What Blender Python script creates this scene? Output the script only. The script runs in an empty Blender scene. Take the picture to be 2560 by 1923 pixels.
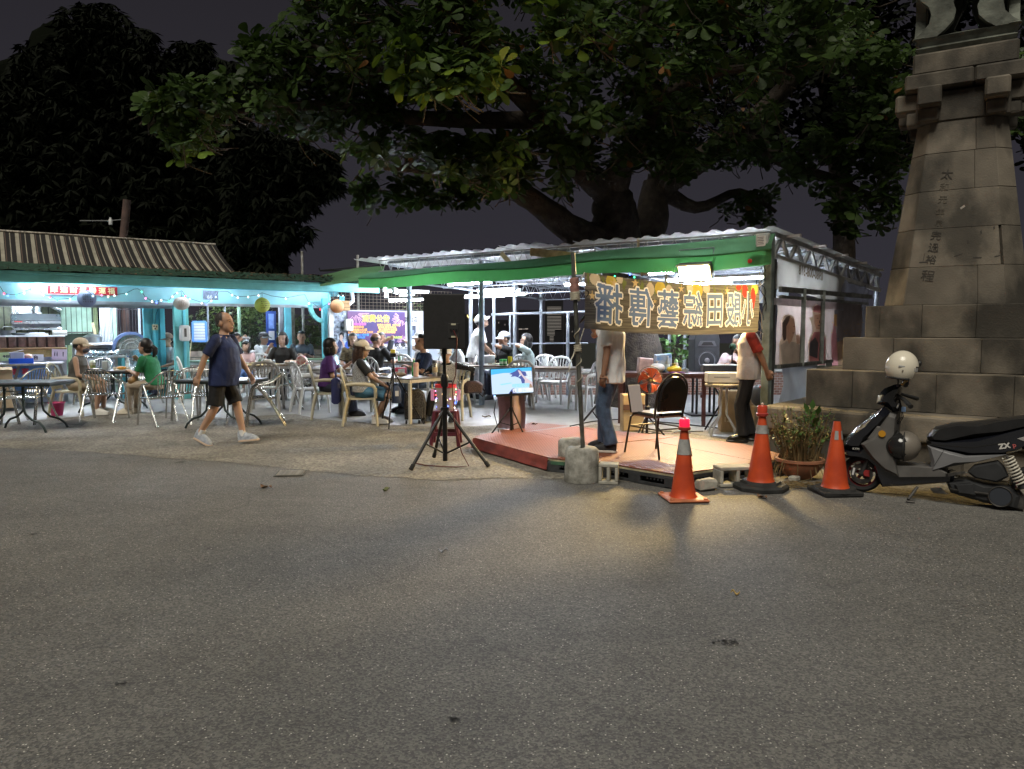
import bpy, bmesh, math, random
import numpy as np
from mathutils import Vector, Matrix, noise
R = math.radians
rng = random.Random(7)
SC = bpy.context.scene
COL = SC.collection
V = Vector
# ------- camera
F, CX, CY = 1850.0, 1280.0, 961.5  # focal length and centre of the 2560 px frame
PITCH = R(4.22)
CAMZ = 1.5
cam_d = bpy.data.cameras.new('camera')
cam_d.sensor_width = 36.0
cam_d.lens = 36.0*F/2560.0
cam_d.clip_end = 3000
cam = bpy.data.objects.new('camera',cam_d)
cam.location =(0,0,CAMZ)
cam.rotation_euler =(R(90)-PITCH,0,0)
COL.objects.link(cam)
SC.camera = cam
# ------- night sky, faint warm street glow, exposure
W = bpy.data.worlds.new('World')
SC.world = W
W.use_nodes = True
wn, wl = W.node_tree.nodes, W.node_tree.links
bg = wn['Background']
tc = wn.new('ShaderNodeTexCoord')
sx = wn.new('ShaderNodeSeparateXYZ')
rp = wn.new('ShaderNodeValToRGB')
rp.color_ramp.elements[0].position = 0.0
rp.color_ramp.elements[0].color =(0.0108,0.0102,0.0132,1)
rp.color_ramp.elements[1].position = 0.6
rp.color_ramp.elements[1].color =(0.0046,0.0040,0.0047,1)
wl.new(tc.outputs['Generated'],sx.inputs[0])
wl.new(sx.outputs['Z'],rp.inputs[0])
wl.new(rp.outputs[0],bg.inputs[0])
bg.inputs[1].default_value = 1.0
SUN_EL, SUN_AZ = R(57), R(200)  # the glow of the street comes from behind the camera, high up
sun_d = bpy.data.lights.new('sun','SUN')
sun_d.energy = 0.95
sun_d.angle = R(28)
sun_d.color =(1.0,0.945,0.82)
sun = bpy.data.objects.new('sun',sun_d)
sd = V((math.sin(SUN_AZ)*math.cos(SUN_EL),math.cos(SUN_AZ)*math.cos(SUN_EL),math.sin(SUN_EL)))
sun.rotation_euler = sd.to_track_quat('Z','Y').to_euler()
sun.location =(0,-5,20)
COL.objects.link(sun)
SC.view_settings.view_transform = 'Standard'
SC.view_settings.look = 'None'
SC.view_settings.gamma = 1
SC.view_settings.exposure = 1.6
SC.view_settings.use_curve_mapping = False
SC.render.engine = 'CYCLES'
SC.cycles.use_denoising = True
SC.cycles.max_bounces = 6
SC.cycles.diffuse_bounces = 3
SC.cycles.glossy_bounces = 3
SC.cycles.transmission_bounces = 4
SC.cycles.transparent_max_bounces = 12
SC.cycles.sample_clamp_indirect = 4.0
SC.cycles.caustics_reflective = False
SC.cycles.caustics_refractive = False
# ------- where things stand
def gz(y):
    return 0.12*min(1.0,max(0.0,(y-11.0)/5.0))  # the forecourt rises a little towards the back
CP, SP = math.cos(PITCH), math.sin(PITCH)
def ray(px,py):
    a, b =(px-CX)/F,(CY-py)/F
    return V((a,CP+b*SP,-SP+b*CP))
def at(px,py,z=None):
    """ground point seen at that pixel (or the point at height z)"""
    d = ray(px,py)
    zz = 0.0 if z is None else z
    for k in range(6):
        t =(zz-CAMZ)/d.z
        if z is not None: break
        zz = gz(t*d.y)
    return V((d.x*t,d.y*t,zz))
def atY(px,py,Y):
    d = ray(px,py); t = Y/d.y
    return V((d.x*t,Y,CAMZ+d.z*t))
def gx(px,Y):
    """x of a pixel column at depth Y near the ground"""
    return(px-CX)/F*(Y*CP+1.4*SP)
def onpl(px,py,O,e):
    n = V((e[1],-e[0],0)); d = ray(px,py)
    t =(V((O[0],O[1],0))-V((0,0,0))).dot(n)/d.dot(n)
    return V((d.x*t,d.y*t,CAMZ+d.z*t))
def ang(e): return math.atan2(e[1],e[0])
# canopy (stage tent) frame: corner post, along the front edge to the left, depth
K0 = V((3.47,10.1,0)); KU = V((-0.766,0.643,0)); KV = V((0.643,0.766,0))
def K(u,v,z): return K0+KU*u+KV*v+V((0,0,z))
# pavilion frame: left end of the eave, along the eave to the right, depth
O_P = V((-8.7,12.6,0)); PU = V((0.813,0.582,0)); PV = V((-0.582,0.813,0))
def P(u,v,z): return O_P+PU*u+PV*v+V((0,0,z))
def pv(px,py,v):
    o = O_P+PV*v
    p = onpl(px,py,o,PU); return(p-o).dot(PU), p.z
# ------- materials
MATS ={}
def mat(name,col,rough=0.6,metal=0.0,ns=0.0,na=0.0,bump=0.0,bs=None,spec=0.5,emit=None,es=0.0,trans=0.0,alpha=1.0,coat=0.0,ior=1.45,col2=None):
    if name in MATS: return MATS[name]
    m = bpy.data.materials.new(name); m.use_nodes = True
    n, l = m.node_tree.nodes, m.node_tree.links
    b = n['Principled BSDF']
    b.inputs['Base Color'].default_value =(*col,1)
    b.inputs['Roughness'].default_value = rough
    b.inputs['Metallic'].default_value = metal
    b.inputs['Specular IOR Level'].default_value = spec
    b.inputs['IOR'].default_value = ior
    b.inputs['Transmission Weight'].default_value = trans
    b.inputs['Alpha'].default_value = alpha
    b.inputs['Coat Weight'].default_value = coat
    if emit:
        b.inputs['Emission Color'].default_value =(*emit,1); b.inputs['Emission Strength'].default_value = es
    if ns>0 and(na>0 or bump>0):
        t = n.new('ShaderNodeTexCoord')
        x = n.new('ShaderNodeTexNoise'); x.inputs['Scale'].default_value = ns; x.inputs['Detail'].default_value = 5
        l.new(t.outputs['Object'],x.inputs['Vector'])
        if na>0:
            r = n.new('ShaderNodeValToRGB')
            c2 = col2 or tuple(c*(1-na)for c in col)
            c1 = col if col2 else tuple(min(1,c*(1+na*.6))for c in col)
            r.color_ramp.elements[0].position = .35; r.color_ramp.elements[0].color =(*c2,1)
            r.color_ramp.elements[1].position = .65; r.color_ramp.elements[1].color =(*c1,1)
            l.new(x.outputs['Fac'],r.inputs[0]); l.new(r.outputs[0],b.inputs['Base Color'])
            rr = n.new('ShaderNodeMapRange'); rr.inputs[3].default_value = max(0,rough-.12); rr.inputs[4].default_value = min(1,rough+.12)
            l.new(x.outputs['Fac'],rr.inputs[0]); l.new(rr.outputs[0],b.inputs['Roughness'])
        if bump>0:
            x2 = n.new('ShaderNodeTexNoise'); x2.inputs['Scale'].default_value = bs or ns*4; x2.inputs['Detail'].default_value = 4
            l.new(t.outputs['Object'],x2.inputs['Vector'])
            bp = n.new('ShaderNodeBump'); bp.inputs['Strength'].default_value = bump; bp.inputs['Distance'].default_value = .02
            l.new(x2.outputs['Fac'],bp.inputs['Height']); l.new(bp.outputs[0],b.inputs['Normal'])
    MATS[name] = m
    return m
def emat(name,col,s):
    if name in MATS: return MATS[name]
    m = bpy.data.materials.new(name); m.use_nodes = True
    n, l = m.node_tree.nodes, m.node_tree.links
    n.remove(n['Principled BSDF'])
    e = n.new('ShaderNodeEmission'); e.inputs[0].default_value =(*col,1); e.inputs[1].default_value = s
    l.new(e.outputs[0],n['Material Output'].inputs[0]); MATS[name] = m
    return m
def sheetmat(name,col,tr=0.4,rough=.6,na=.15,ns=3.0,tcol=None):
    """thin sheet that lets part of the light through"""
    if name in MATS: return MATS[name]
    m = bpy.data.materials.new(name); m.use_nodes = True
    n, l = m.node_tree.nodes, m.node_tree.links
    b = n['Principled BSDF']; b.inputs['Roughness'].default_value = rough
    t = n.new('ShaderNodeTexCoord'); x = n.new('ShaderNodeTexNoise'); x.inputs['Scale'].default_value = ns; x.inputs['Detail'].default_value = 5
    l.new(t.outputs['Object'],x.inputs['Vector'])
    r = n.new('ShaderNodeValToRGB')
    r.color_ramp.elements[0].position = .3; r.color_ramp.elements[0].color =(*[c*(1-na)for c in col],1)
    r.color_ramp.elements[1].position = .7; r.color_ramp.elements[1].color =(*col,1)
    l.new(x.outputs['Fac'],r.inputs[0]); l.new(r.outputs[0],b.inputs['Base Color'])
    tl = n.new('ShaderNodeBsdfTranslucent')
    if tcol: tl.inputs[0].default_value =(*tcol,1)
    else: l.new(r.outputs[0],tl.inputs[0])
    mx = n.new('ShaderNodeMixShader'); mx.inputs[0].default_value = tr
    l.new(b.outputs[0],mx.inputs[1]); l.new(tl.outputs[0],mx.inputs[2]); l.new(mx.outputs[0],n['Material Output'].inputs[0])
    MATS[name] = m
    return m
# ------- mesh builder
class MB:
    def __init__(s,T=None): s.v =[]; s.f =[]; s.mi =[]; s.cur = 0; s.T = T
    def add(s,vs,fs):
        o = len(s.v)
        s.v+=[tuple(s.T@V(p))for p in vs]if s.T is not None else[tuple(p)for p in vs]
        s.f+=[tuple(i+o for i in f)for f in fs]; s.mi+=[s.cur]*len(fs)
        return s
    def m(s,i): s.cur = i; return s
    def box(s,c,d,rz=0.0,b=0.0,M=None):
        hx, hy, hz = d[0]/2, d[1]/2, d[2]/2
        A = Matrix.Translation(c)@(M if M is not None else Matrix.Rotation(rz,4,'Z'))
        if b<=0:
            vs =[A@V((x*hx,y*hy,z*hz))for x,y,z in((-1,-1,-1),(1,-1,-1),(1,1,-1),(-1,1,-1),(-1,-1,1),(1,-1,1),(1,1,1),(-1,1,1))]
            return s.add(vs,[(3,2,1,0),(4,5,6,7),(0,1,5,4),(1,2,6,5),(2,3,7,6),(3,0,4,7)])
        b = min(b,hx*.95,hy*.95,hz*.95)
        vs =[]; ix ={}
        for k,(x,y,z)in enumerate(((-1,-1,-1),(1,-1,-1),(1,1,-1),(-1,1,-1),(-1,-1,1),(1,-1,1),(1,1,1),(-1,1,1))):
            for a in range(3):
                q =[x*(hx-b),y*(hy-b),z*(hz-b)]; q[a]+=(x,y,z)[a]*b
                ix[(k,a)] = len(vs); vs.append(A@V(q))
        fs =[]
        for q, a in(((3,2,1,0),2),((4,5,6,7),2),((0,1,5,4),1),((1,2,6,5),0),((2,3,7,6),1),((3,0,4,7),0)): fs.append(tuple(ix[(k,a)]for k in q))
        for i, j, a1, a2 in((0,1,1,2),(1,2,0,2),(2,3,1,2),(3,0,0,2),(4,5,2,1),(5,6,2,0),(6,7,2,1),(7,4,2,0),(0,4,0,1),(1,5,1,0),(2,6,0,1),(3,7,1,0)):
            fs.append((ix[(i,a1)],ix[(i,a2)],ix[(j,a2)],ix[(j,a1)]))
        for k in range(8): fs.append((ix[(k,0)],ix[(k,1)],ix[(k,2)]))
        return s.add(vs,fs)
    def beam(s,p,q,w,h,b=0.0,up=(0,0,1)):
        p, q = V(p), V(q); d =(q-p); L = d.length; d.normalize(); u = V(up)
        if abs(d.dot(u))>.98: u = V((1,0,0))
        x = d.cross(u).normalized(); z = x.cross(d)
        M = Matrix((x,d,z)).transposed().to_4x4()
        return s.box((p+q)/2,(w,L,h),b=b,M=M)
    def tube(s,pts,r,n=8,closed=False,cap=True,flat=1.0):
        pts =[V(p)for p in pts]; N = len(pts)
        rs = r if isinstance(r,(list,tuple))else[r]*N
        ref = None; vs =[]
        for i, p in enumerate(pts):
            a = pts[(i-1)%N]if(closed or i>0)else p
            b = pts[(i+1)%N]if(closed or i<N-1)else p
            d =(b-a)
            if d.length<1e-9: d = V((0,0,1))
            d.normalize()
            if ref is None: ref = V((0,0,1))if abs(d.z)<.9 else V((1,0,0))
            x = ref-d*ref.dot(d)
            if x.length<1e-6: x = d.orthogonal()
            x.normalize(); y = d.cross(x); ref = x
            for k in range(n):
                t = 2*math.pi*k/n
                vs.append(p+x*(math.cos(t)*rs[i])+y*(math.sin(t)*rs[i]*flat))
        fs =[]
        for i in range(N if closed else N-1):
            j =(i+1)%N
            for k in range(n): fs.append((i*n+k,i*n+(k+1)%n,j*n+(k+1)%n,j*n+k))
        if cap and not closed:
            fs.append(tuple(range(n-1,-1,-1))); fs.append(tuple((N-1)*n+k for k in range(n)))
        return s.add(vs,fs)
    def lathe(s,prof,n=16,c=(0,0,0),M=None,a0=0.0,a1=2*math.pi,cap=True):
        full = abs(a1-a0-2*math.pi)<1e-6; m = n if full else n+1; vs =[]
        A = Matrix.Translation(c)@(M if M is not None else Matrix.Identity(4))
        for r, z in prof:
            for k in range(m):
                t = a0+(a1-a0)*k/n
                vs.append(A@V((r*math.cos(t),r*math.sin(t),z)))
        fs =[]
        for i in range(len(prof)-1):
            for k in range(n):
                k2 =(k+1)%m; fs.append((i*m+k,i*m+k2,(i+1)*m+k2,(i+1)*m+k))
        if full and cap:
            if prof[0][0]>1e-6: fs.append(tuple(range(n-1,-1,-1)))
            if prof[-1][0]>1e-6: fs.append(tuple((len(prof)-1)*m+k for k in range(n)))
        return s.add(vs,fs)
    def ball(s,c,r,nu=12,nv=8,M=None,keep=None):
        rr = r if isinstance(r,(tuple,list))else(r,r,r); vs =[]; fs =[]
        A = Matrix.Translation(c)@(M if M is not None else Matrix.Identity(4)); raw =[]
        for i in range(nv+1):
            p = math.pi*i/nv-math.pi/2
            for k in range(nu):
                t = 2*math.pi*k/nu; q =(math.cos(p)*math.cos(t),math.cos(p)*math.sin(t),math.sin(p))
                raw.append(q); vs.append(A@V((q[0]*rr[0],q[1]*rr[1],q[2]*rr[2])))
        for i in range(nv):
            for k in range(nu):
                k2 =(k+1)%nu; f =(i*nu+k,i*nu+k2,(i+1)*nu+k2,(i+1)*nu+k)
                if keep:
                    cc =[sum(raw[j][a]for j in f)/4 for a in range(3)]
                    if not keep(*cc): continue
                fs.append(f)
        return s.add(vs,fs)
    def prism(s,poly,a,b,ax='y',b_in=0.0):
        """polygon in two axes extruded along the third (ax), ends drawn in by b_in for a rounded edge"""
        n = len(poly); cx = sum(p[0]for p in poly)/n; cz = sum(p[1]for p in poly)/n
        def mk(p,t,k):
            x, z = p
            if k:
                dx, dz = x-cx, z-cz; L = math.hypot(dx,dz)or 1; x-=dx/L*min(k,L*.6); z-=dz/L*min(k,L*.6)
            return{'y':(x,t,z),'z':(x,z,t),'x':(t,x,z)}[ax]
        if b_in>0:
            sg = 1 if b>a else-1
            lay =[(a,b_in),(a+sg*b_in,0),(b-sg*b_in,0),(b,b_in)]
        else: lay =[(a,0),(b,0)]
        vs =[mk(p,t,k)for t,k in lay for p in poly]; fs =[]
        for i in range(len(lay)-1):
            for k in range(n): fs.append((i*n+k,i*n+(k+1)%n,(i+1)*n+(k+1)%n,(i+1)*n+k))
        fs.append(tuple(range(n-1,-1,-1))); fs.append(tuple((len(lay)-1)*n+k for k in range(n)))
        return s.add(vs,fs)
    def grid(s,fn,nu,nv,flip=False):
        vs =[fn(i/nu,j/nv)for j in range(nv+1)for i in range(nu+1)]; w = nu+1
        fs =[(j*w+i,j*w+i+1,(j+1)*w+i+1,(j+1)*w+i)for j in range(nv)for i in range(nu)]
        if flip: fs =[f[::-1]for f in fs]
        return s.add(vs,fs)
    def slab(s,fn,nu,nv,th):
        """grid with thickness along th (vector)"""
        th = V(th); a =[V(fn(i/nu,j/nv))for j in range(nv+1)for i in range(nu+1)]; w = nu+1; n = len(a)
        fs =[(j*w+i,j*w+i+1,(j+1)*w+i+1,(j+1)*w+i)for j in range(nv)for i in range(nu)]
        fs+=[tuple(n+k for k in f[::-1])for f in fs]
        ed =[i for i in range(nu+1)]+[j*w+nu for j in range(1,nv+1)]+[nv*w+i for i in range(nu-1,-1,-1)]+[j*w for j in range(nv-1,0,-1)]
        for k in range(len(ed)):
            p, q = ed[k], ed[(k+1)%len(ed)]; fs.append((q,p,n+p,n+q))
        return s.add(a+[p+th for p in a],fs)
    def mesh(s,name,mats,smooth=None):
        me = bpy.data.meshes.new(name); me.from_pydata(s.v,[],s.f)
        for m_ in(mats if isinstance(mats,(list,tuple))else[mats]): me.materials.append(m_)
        me.polygons.foreach_set('material_index',s.mi)
        if smooth is not None:
            me.polygons.foreach_set('use_smooth',[True]*len(s.f)); me.update()
            if smooth<170: me.set_sharp_from_angle(angle=R(smooth))
        me.update(); return me
    def build(s,name,mats,parent=None,smooth=None,loc=None,rz=None,rot=None):
        return link(name,s.mesh(name,mats,smooth),parent,loc,rz,rot)
def link(name,me,parent=None,loc=None,rz=None,rot=None):
    o = bpy.data.objects.new(name,me); COL.objects.link(o)
    if parent: o.parent = parent
    if loc is not None: o.location = loc
    if rz is not None: o.rotation_euler =(0,0,rz)
    if rot is not None: o.rotation_euler = rot
    return o
def tag(o,label,cat=None,group=None,kind=None):
    if label: o['label'] = label
    if cat: o['category'] = cat
    if group: o['group'] = group
    if kind: o['kind'] = kind
    return o
def thing(name,label,cat,loc=(0,0,0),rz=0.0,group=None):
    o = bpy.data.objects.new(name,None); COL.objects.link(o)
    o.location = loc; o.rotation_euler =(0,0,rz); o.empty_display_size = .2
    return tag(o,label,cat,group)
def struct(name,o,label=None):
    o['kind'] = 'structure'
    if label: o['label'] = label
    return o
KIDS ={}
def kids(o):
    return[c for c in bpy.data.objects if c.parent==o]
def dup(root,loc,rz,label,group=None,swap=None):
    """copy a thing with its parts and their sub-parts; swap exchanges materials"""
    def mesh_for(o):
        if o.data is None or not swap: return o.data
        key =(o.data.name,tuple(sorted(swap.items())))
        if key in KIDS: return KIDS[key]
        me = o.data
        if any(m_ and m_.name in swap for m_ in me.materials):
            me = me.copy()
            for i, m_ in enumerate(me.materials):
                if m_ and m_.name in swap: me.materials[i] = MATS[swap[m_.name]]
        KIDS[key] = me
        return me
    if root.name not in KIDS: KIDS[root.name] =[(c,kids(c))for c in kids(root)]
    r = root.copy(); COL.objects.link(r); r.location = loc; r.rotation_euler =(0,0,rz); r['label'] = label
    if r.data: r.data = mesh_for(root)
    if group: r['group'] = group
    for c, gs in KIDS[root.name]:
        k = c.copy(); COL.objects.link(k); k.parent = r
        if k.data: k.data = mesh_for(c)
        for g in gs:
            q = g.copy(); COL.objects.link(q); q.parent = k
            if q.data: q.data = mesh_for(g)
    return r
def evalmesh(o):
    dg = bpy.context.evaluated_depsgraph_get()
    return bpy.data.meshes.new_from_object(o.evaluated_get(dg),depsgraph=dg)
TXT ={}
def textmesh(s,size=1.0,off=0.0,ext=0.002,mirror=False,sp=1.0,n=8):
    """flat glyphs; off thickens the strokes by laying shifted copies a hair apart"""
    key =(s,size,off,ext,mirror,sp)
    if key in TXT: return TXT[key].copy()
    cu = bpy.data.curves.new('txt','FONT'); cu.body = s; cu.size = size; cu.extrude = 0.0 if off>0 else ext
    cu.align_x = 'CENTER'; cu.align_y = 'CENTER'; cu.resolution_u = 2; cu.space_character = sp
    o = bpy.data.objects.new('txt',cu); COL.objects.link(o)
    me = evalmesh(o); bpy.data.objects.remove(o); bpy.data.curves.remove(cu)
    if off>0:
        vs =[tuple(v.co)for v in me.vertices]; fs =[tuple(p.vertices)for p in me.polygons]; V_, F_ =[],[]
        for k in range(n+1):
            dx, dy =(math.cos(6.2832*k/n)*off,math.sin(6.2832*k/n)*off)if k<n else(0,0)
            b = len(V_); V_+=[(x+dx,y+dy,z+k*.0003)for x,y,z in vs]; F_+=[tuple(i+b for i in f)for f in fs]
        me = bpy.data.meshes.new('txt'); me.from_pydata(V_,[],F_); me.update()
    if mirror:
        me.transform(Matrix.Scale(-1,4,(1,0,0))); me.flip_normals()
    TXT[key] = me
    return me.copy()
def lettering(s,size,m,parent,loc,rot,off=0.0,ext=0.002,mirror=False,name='lettering',sx=1.0):
    """flat letters; text lies in local xy plane, rot places it"""
    me = textmesh(s,size,off,ext,mirror); me.materials.clear(); me.materials.append(m)
    o = link(name,me,parent,loc); o.rotation_euler = rot
    if sx!=1.0: o.scale =(sx,1,1)
    return o
# ======= ground
def asphalt_mat():
    m = bpy.data.materials.new('asphalt'); m.use_nodes = True
    n, l = m.node_tree.nodes, m.node_tree.links; b = n['Principled BSDF']
    t = n.new('ShaderNodeTexCoord')
    def noi(s,d=4):
        x = n.new('ShaderNodeTexNoise'); x.inputs['Scale'].default_value = s; x.inputs['Detail'].default_value = d
        l.new(t.outputs['Object'],x.inputs['Vector']); return x
    def ramp(src,p0,c0,p1,c1):
        r = n.new('ShaderNodeValToRGB'); e = r.color_ramp.elements
        e[0].position = p0; e[0].color =(*c0,1); e[1].position = p1; e[1].color =(*c1,1); l.new(src,r.inputs[0]); return r
    def mix(kind,fac,a,c):
        x = n.new('ShaderNodeMixRGB'); x.blend_type = kind
        if isinstance(fac,float): x.inputs[0].default_value = fac
        else: l.new(fac,x.inputs[0])
        l.new(a,x.inputs[1]); l.new(c,x.inputs[2]); return x.outputs[0]
    big = ramp(noi(.35,6).outputs['Fac'],.35,(.118,.115,.108),.7,(.143,.139,.131))
    mid = ramp(noi(3.0,6).outputs['Fac'],.3,(.88,.88,.88),.7,(1.06,1.06,1.06))
    c = mix('MULTIPLY',1.0,big.outputs[0],mid.outputs[0])
    vo = n.new('ShaderNodeTexVoronoi'); vo.inputs['Scale'].default_value = 110; l.new(t.outputs['Object'],vo.inputs['Vector'])
    sp = n.new('ShaderNodeSeparateColor'); l.new(vo.outputs['Color'],sp.inputs[0])
    st = ramp(sp.outputs[0],.15,(.55,.55,.56),.92,(1.5,1.47,1.4))
    c = mix('MULTIPLY',.85,c,st.outputs[0])
    hi = ramp(sp.outputs[1],.962,(0,0,0),.972,(1,1,1))
    wh = n.new('ShaderNodeRGB'); wh.outputs[0].default_value =(.60,.57,.50,1)
    ds = ramp(vo.outputs['Distance'],.25,(1,1,1),.5,(0,0,0))
    hm = mix('MULTIPLY',1.0,hi.outputs[0],ds.outputs[0])
    c = mix('MIX',hm,c,wh.outputs[0])
    v2 = n.new('ShaderNodeTexVoronoi'); v2.inputs['Scale'].default_value = .9; l.new(t.outputs['Object'],v2.inputs['Vector'])
    nz = noi(40,3)
    ad = n.new('ShaderNodeMath'); ad.operation = 'MULTIPLY_ADD'; l.new(nz.outputs['Fac'],ad.inputs[0]); ad.inputs[1].default_value = .10; l.new(v2.outputs['Distance'],ad.inputs[2])
    s2 = ramp(ad.outputs[0],.085,(.32,.31,.30),.105,(1,1,1))
    c = mix('MULTIPLY',.8,c,s2.outputs[0])
    mpw = n.new('ShaderNodeMapping'); mpw.inputs['Scale'].default_value =(.16,.55,1); mpw.inputs['Rotation'].default_value =(0,0,R(-14)); l.new(t.outputs['Object'],mpw.inputs[0])
    wn_ = n.new('ShaderNodeTexNoise'); wn_.inputs['Scale'].default_value = 1.3; wn_.inputs['Detail'].default_value = 7; wn_.inputs['Roughness'].default_value = .7; l.new(mpw.outputs[0],wn_.inputs['Vector'])
    wr = ramp(wn_.outputs['Fac'],.36,(.80,.80,.81),.66,(1.10,1.09,1.07)); c = mix('MULTIPLY',1.0,c,wr.outputs[0])
    vc = n.new('ShaderNodeTexVoronoi'); vc.feature = 'DISTANCE_TO_EDGE'; vc.inputs['Scale'].default_value = .32; dn = noi(1.8,6); av = n.new('ShaderNodeMixRGB'); av.inputs[0].default_value = .22; l.new(t.outputs['Object'],av.inputs[1]); l.new(dn.outputs['Color'],av.inputs[2]); l.new(av.outputs[0],vc.inputs['Vector'])
    cr = ramp(vc.outputs['Distance'],.0008,(.62,.62,.62),.0035,(1,1,1)); c = mix('MULTIPLY',.55,c,cr.outputs[0])
    l.new(c,b.inputs['Base Color']); b.inputs['Roughness'].default_value = .72; b.inputs['Specular IOR Level'].default_value = .45
    bp = n.new('ShaderNodeBump'); bp.inputs['Strength'].default_value = .35; bp.inputs['Distance'].default_value = .008
    l.new(vo.outputs['Distance'],bp.inputs['Height']); l.new(bp.outputs[0],b.inputs['Normal'])
    return m
def concrete_mat(name,c0,c1,sc=1.2,speck=0.0,rough=.75,bump=.3):
    m = bpy.data.materials.new(name); m.use_nodes = True
    n, l = m.node_tree.nodes, m.node_tree.links; b = n['Principled BSDF']; t = n.new('ShaderNodeTexCoord')
    x = n.new('ShaderNodeTexNoise'); x.inputs['Scale'].default_value = sc; x.inputs['Detail'].default_value = 9; x.inputs['Roughness'].default_value = .65
    l.new(t.outputs['Object'],x.inputs['Vector'])
    r = n.new('ShaderNodeValToRGB'); e = r.color_ramp.elements
    e[0].position = .36; e[0].color =(*c0,1); e[1].position = .66; e[1].color =(*c1,1); l.new(x.outputs['Fac'],r.inputs[0])
    o = r.outputs[0]
    vo = n.new('ShaderNodeTexVoronoi'); vo.inputs['Scale'].default_value = 45; l.new(t.outputs['Object'],vo.inputs['Vector'])
    if speck:
        sp = n.new('ShaderNodeSeparateColor'); l.new(vo.outputs['Color'],sp.inputs[0])
        mr = n.new('ShaderNodeMapRange'); mr.inputs[3].default_value = 1-speck; mr.inputs[4].default_value = 1+speck; l.new(sp.outputs[0],mr.inputs[0])
        mu = n.new('ShaderNodeVectorMath'); mu.operation = 'SCALE'; l.new(o,mu.inputs[0]); l.new(mr.outputs[0],mu.inputs['Scale']); o = mu.outputs[0]
    l.new(o,b.inputs['Base Color']); b.inputs['Roughness'].default_value = rough
    bp = n.new('ShaderNodeBump'); bp.inputs['Strength'].default_value = bump; bp.inputs['Distance'].default_value = .01
    l.new(vo.outputs['Distance']if speck else x.outputs['Fac'],bp.inputs['Height']); l.new(bp.outputs[0],b.inputs['Normal'])
    MATS[name] = m
    return m
def ground_sheet(name,poly,dz,m,jit=0.0,edge=None):
    """flat polygon that follows the rise of the forecourt; edges named in edge are roughened"""
    pts =[]
    for i, p in enumerate(poly):
        q = poly[(i+1)%len(poly)]
        pts.append(V((p[0],p[1],0)))
        if jit and(edge is None or i<edge):
            d = V((q[0]-p[0],q[1]-p[1],0)); k = max(1,int(d.length/.09))
            nn = V((-d.y,d.x,0)).normalized()
            for j in range(1,k):
                w = V((p[0],p[1],0))+d*(j/k)
                pts.append(w+nn*(jit*(noise.noise(w*2.3)+.7*noise.noise(w*8.0))))
    bm = bmesh.new()
    f = bm.faces.new([bm.verts.new(p)for p in pts])
    if f.normal.z<0: f.normal_flip()
    for y in(11.0,16.0):
        bmesh.ops.bisect_plane(bm,geom=bm.verts[:]+bm.edges[:]+bm.faces[:],plane_co=(0,y,0),plane_no=(0,1,0))
    bmesh.ops.triangulate(bm,faces=bm.faces[:])
    bm.normal_update()
    for v in bm.verts: v.co.z = gz(v.co.y)+dz
    me = bpy.data.meshes.new(name); bm.to_mesh(me); bm.free(); me.materials.append(m)
    return struct(name,link(name,me))
ASPH = asphalt_mat()
ground_sheet('road',[(-60,-40),(60,-40),(60,24),(-60,24)],0.0,ASPH)['label'] = 'wide grey asphalt road in the foreground'
APRON = concrete_mat('old_concrete',(.125,.115,.095),(.225,.205,.168),1.6,.42,.8,.5)
pa =[at(*p)for p in((-700,1105),(0,1120),(250,1133),(480,1150),(640,1164),(800,1180),(930,1190),(1090,1202),(1240,1196),(1400,1198),(1560,1205),(1760,1218),(2040,1222),(2330,1243),(2700,1300))]
ground_sheet('forecourt',[(p.x,p.y)for p in pa]+[(14,5.5),(14,24),(-30,24),(-30,10.5)],.004,APRON,.05,14)['label'] = 'worn exposed aggregate concrete strip between road and tables'
SLAB = concrete_mat('slab_concrete',(.19,.19,.185),(.33,.33,.32),.9,0,.55,.12)
ps =[at(*p)for p in((-700,1078),(0,1060),(230,1040),(400,1030),(560,1046),(740,1036),(800,1050),(960,1062),(1100,1070),(1250,1064),(1330,1086),(1500,1060),(1680,1080),(1900,1104))]
ground_sheet('paved_floor',[(p.x,p.y)for p in ps]+[(4.1,9.3),(9,15),(7,24),(-30,24),(-30,12)],.008,SLAB,.04,13)['label'] = 'pale concrete floor under the canopies'
# a hillside falls away behind the forecourt to the city plain
HILL = mat('hillside',(.012,.014,.010),.95,ns=.2,na=.4)
mb = MB()
ys =[(24,.11),(24.5,-.6),(30,-6),(60,-25),(120,-38),(2600,-45)]
mb.add([(sx_*(70 if y<31 else 2500),y,z)for y,z in ys for sx_ in(-1,1)],[(2*i,2*i+1,2*i+3,2*i+2)for i in range(len(ys)-1)])
struct('hills',mb.build('hills',HILL),'dark hillside and plain behind the forecourt')
# darker smooth patch on the concrete near the tables
PATCH = mat('patch',(.075,.07,.062),.85,ns=9,na=.3)
pp =[at(*p)for p in((135,1062),(190,1049),(222,1056),(205,1066))]
ground_sheet('ground_patch',[(p.x,p.y)for p in pp],.012,PATCH,.02)['label'] = 'dark patch on the concrete under the beige chair'
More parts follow.
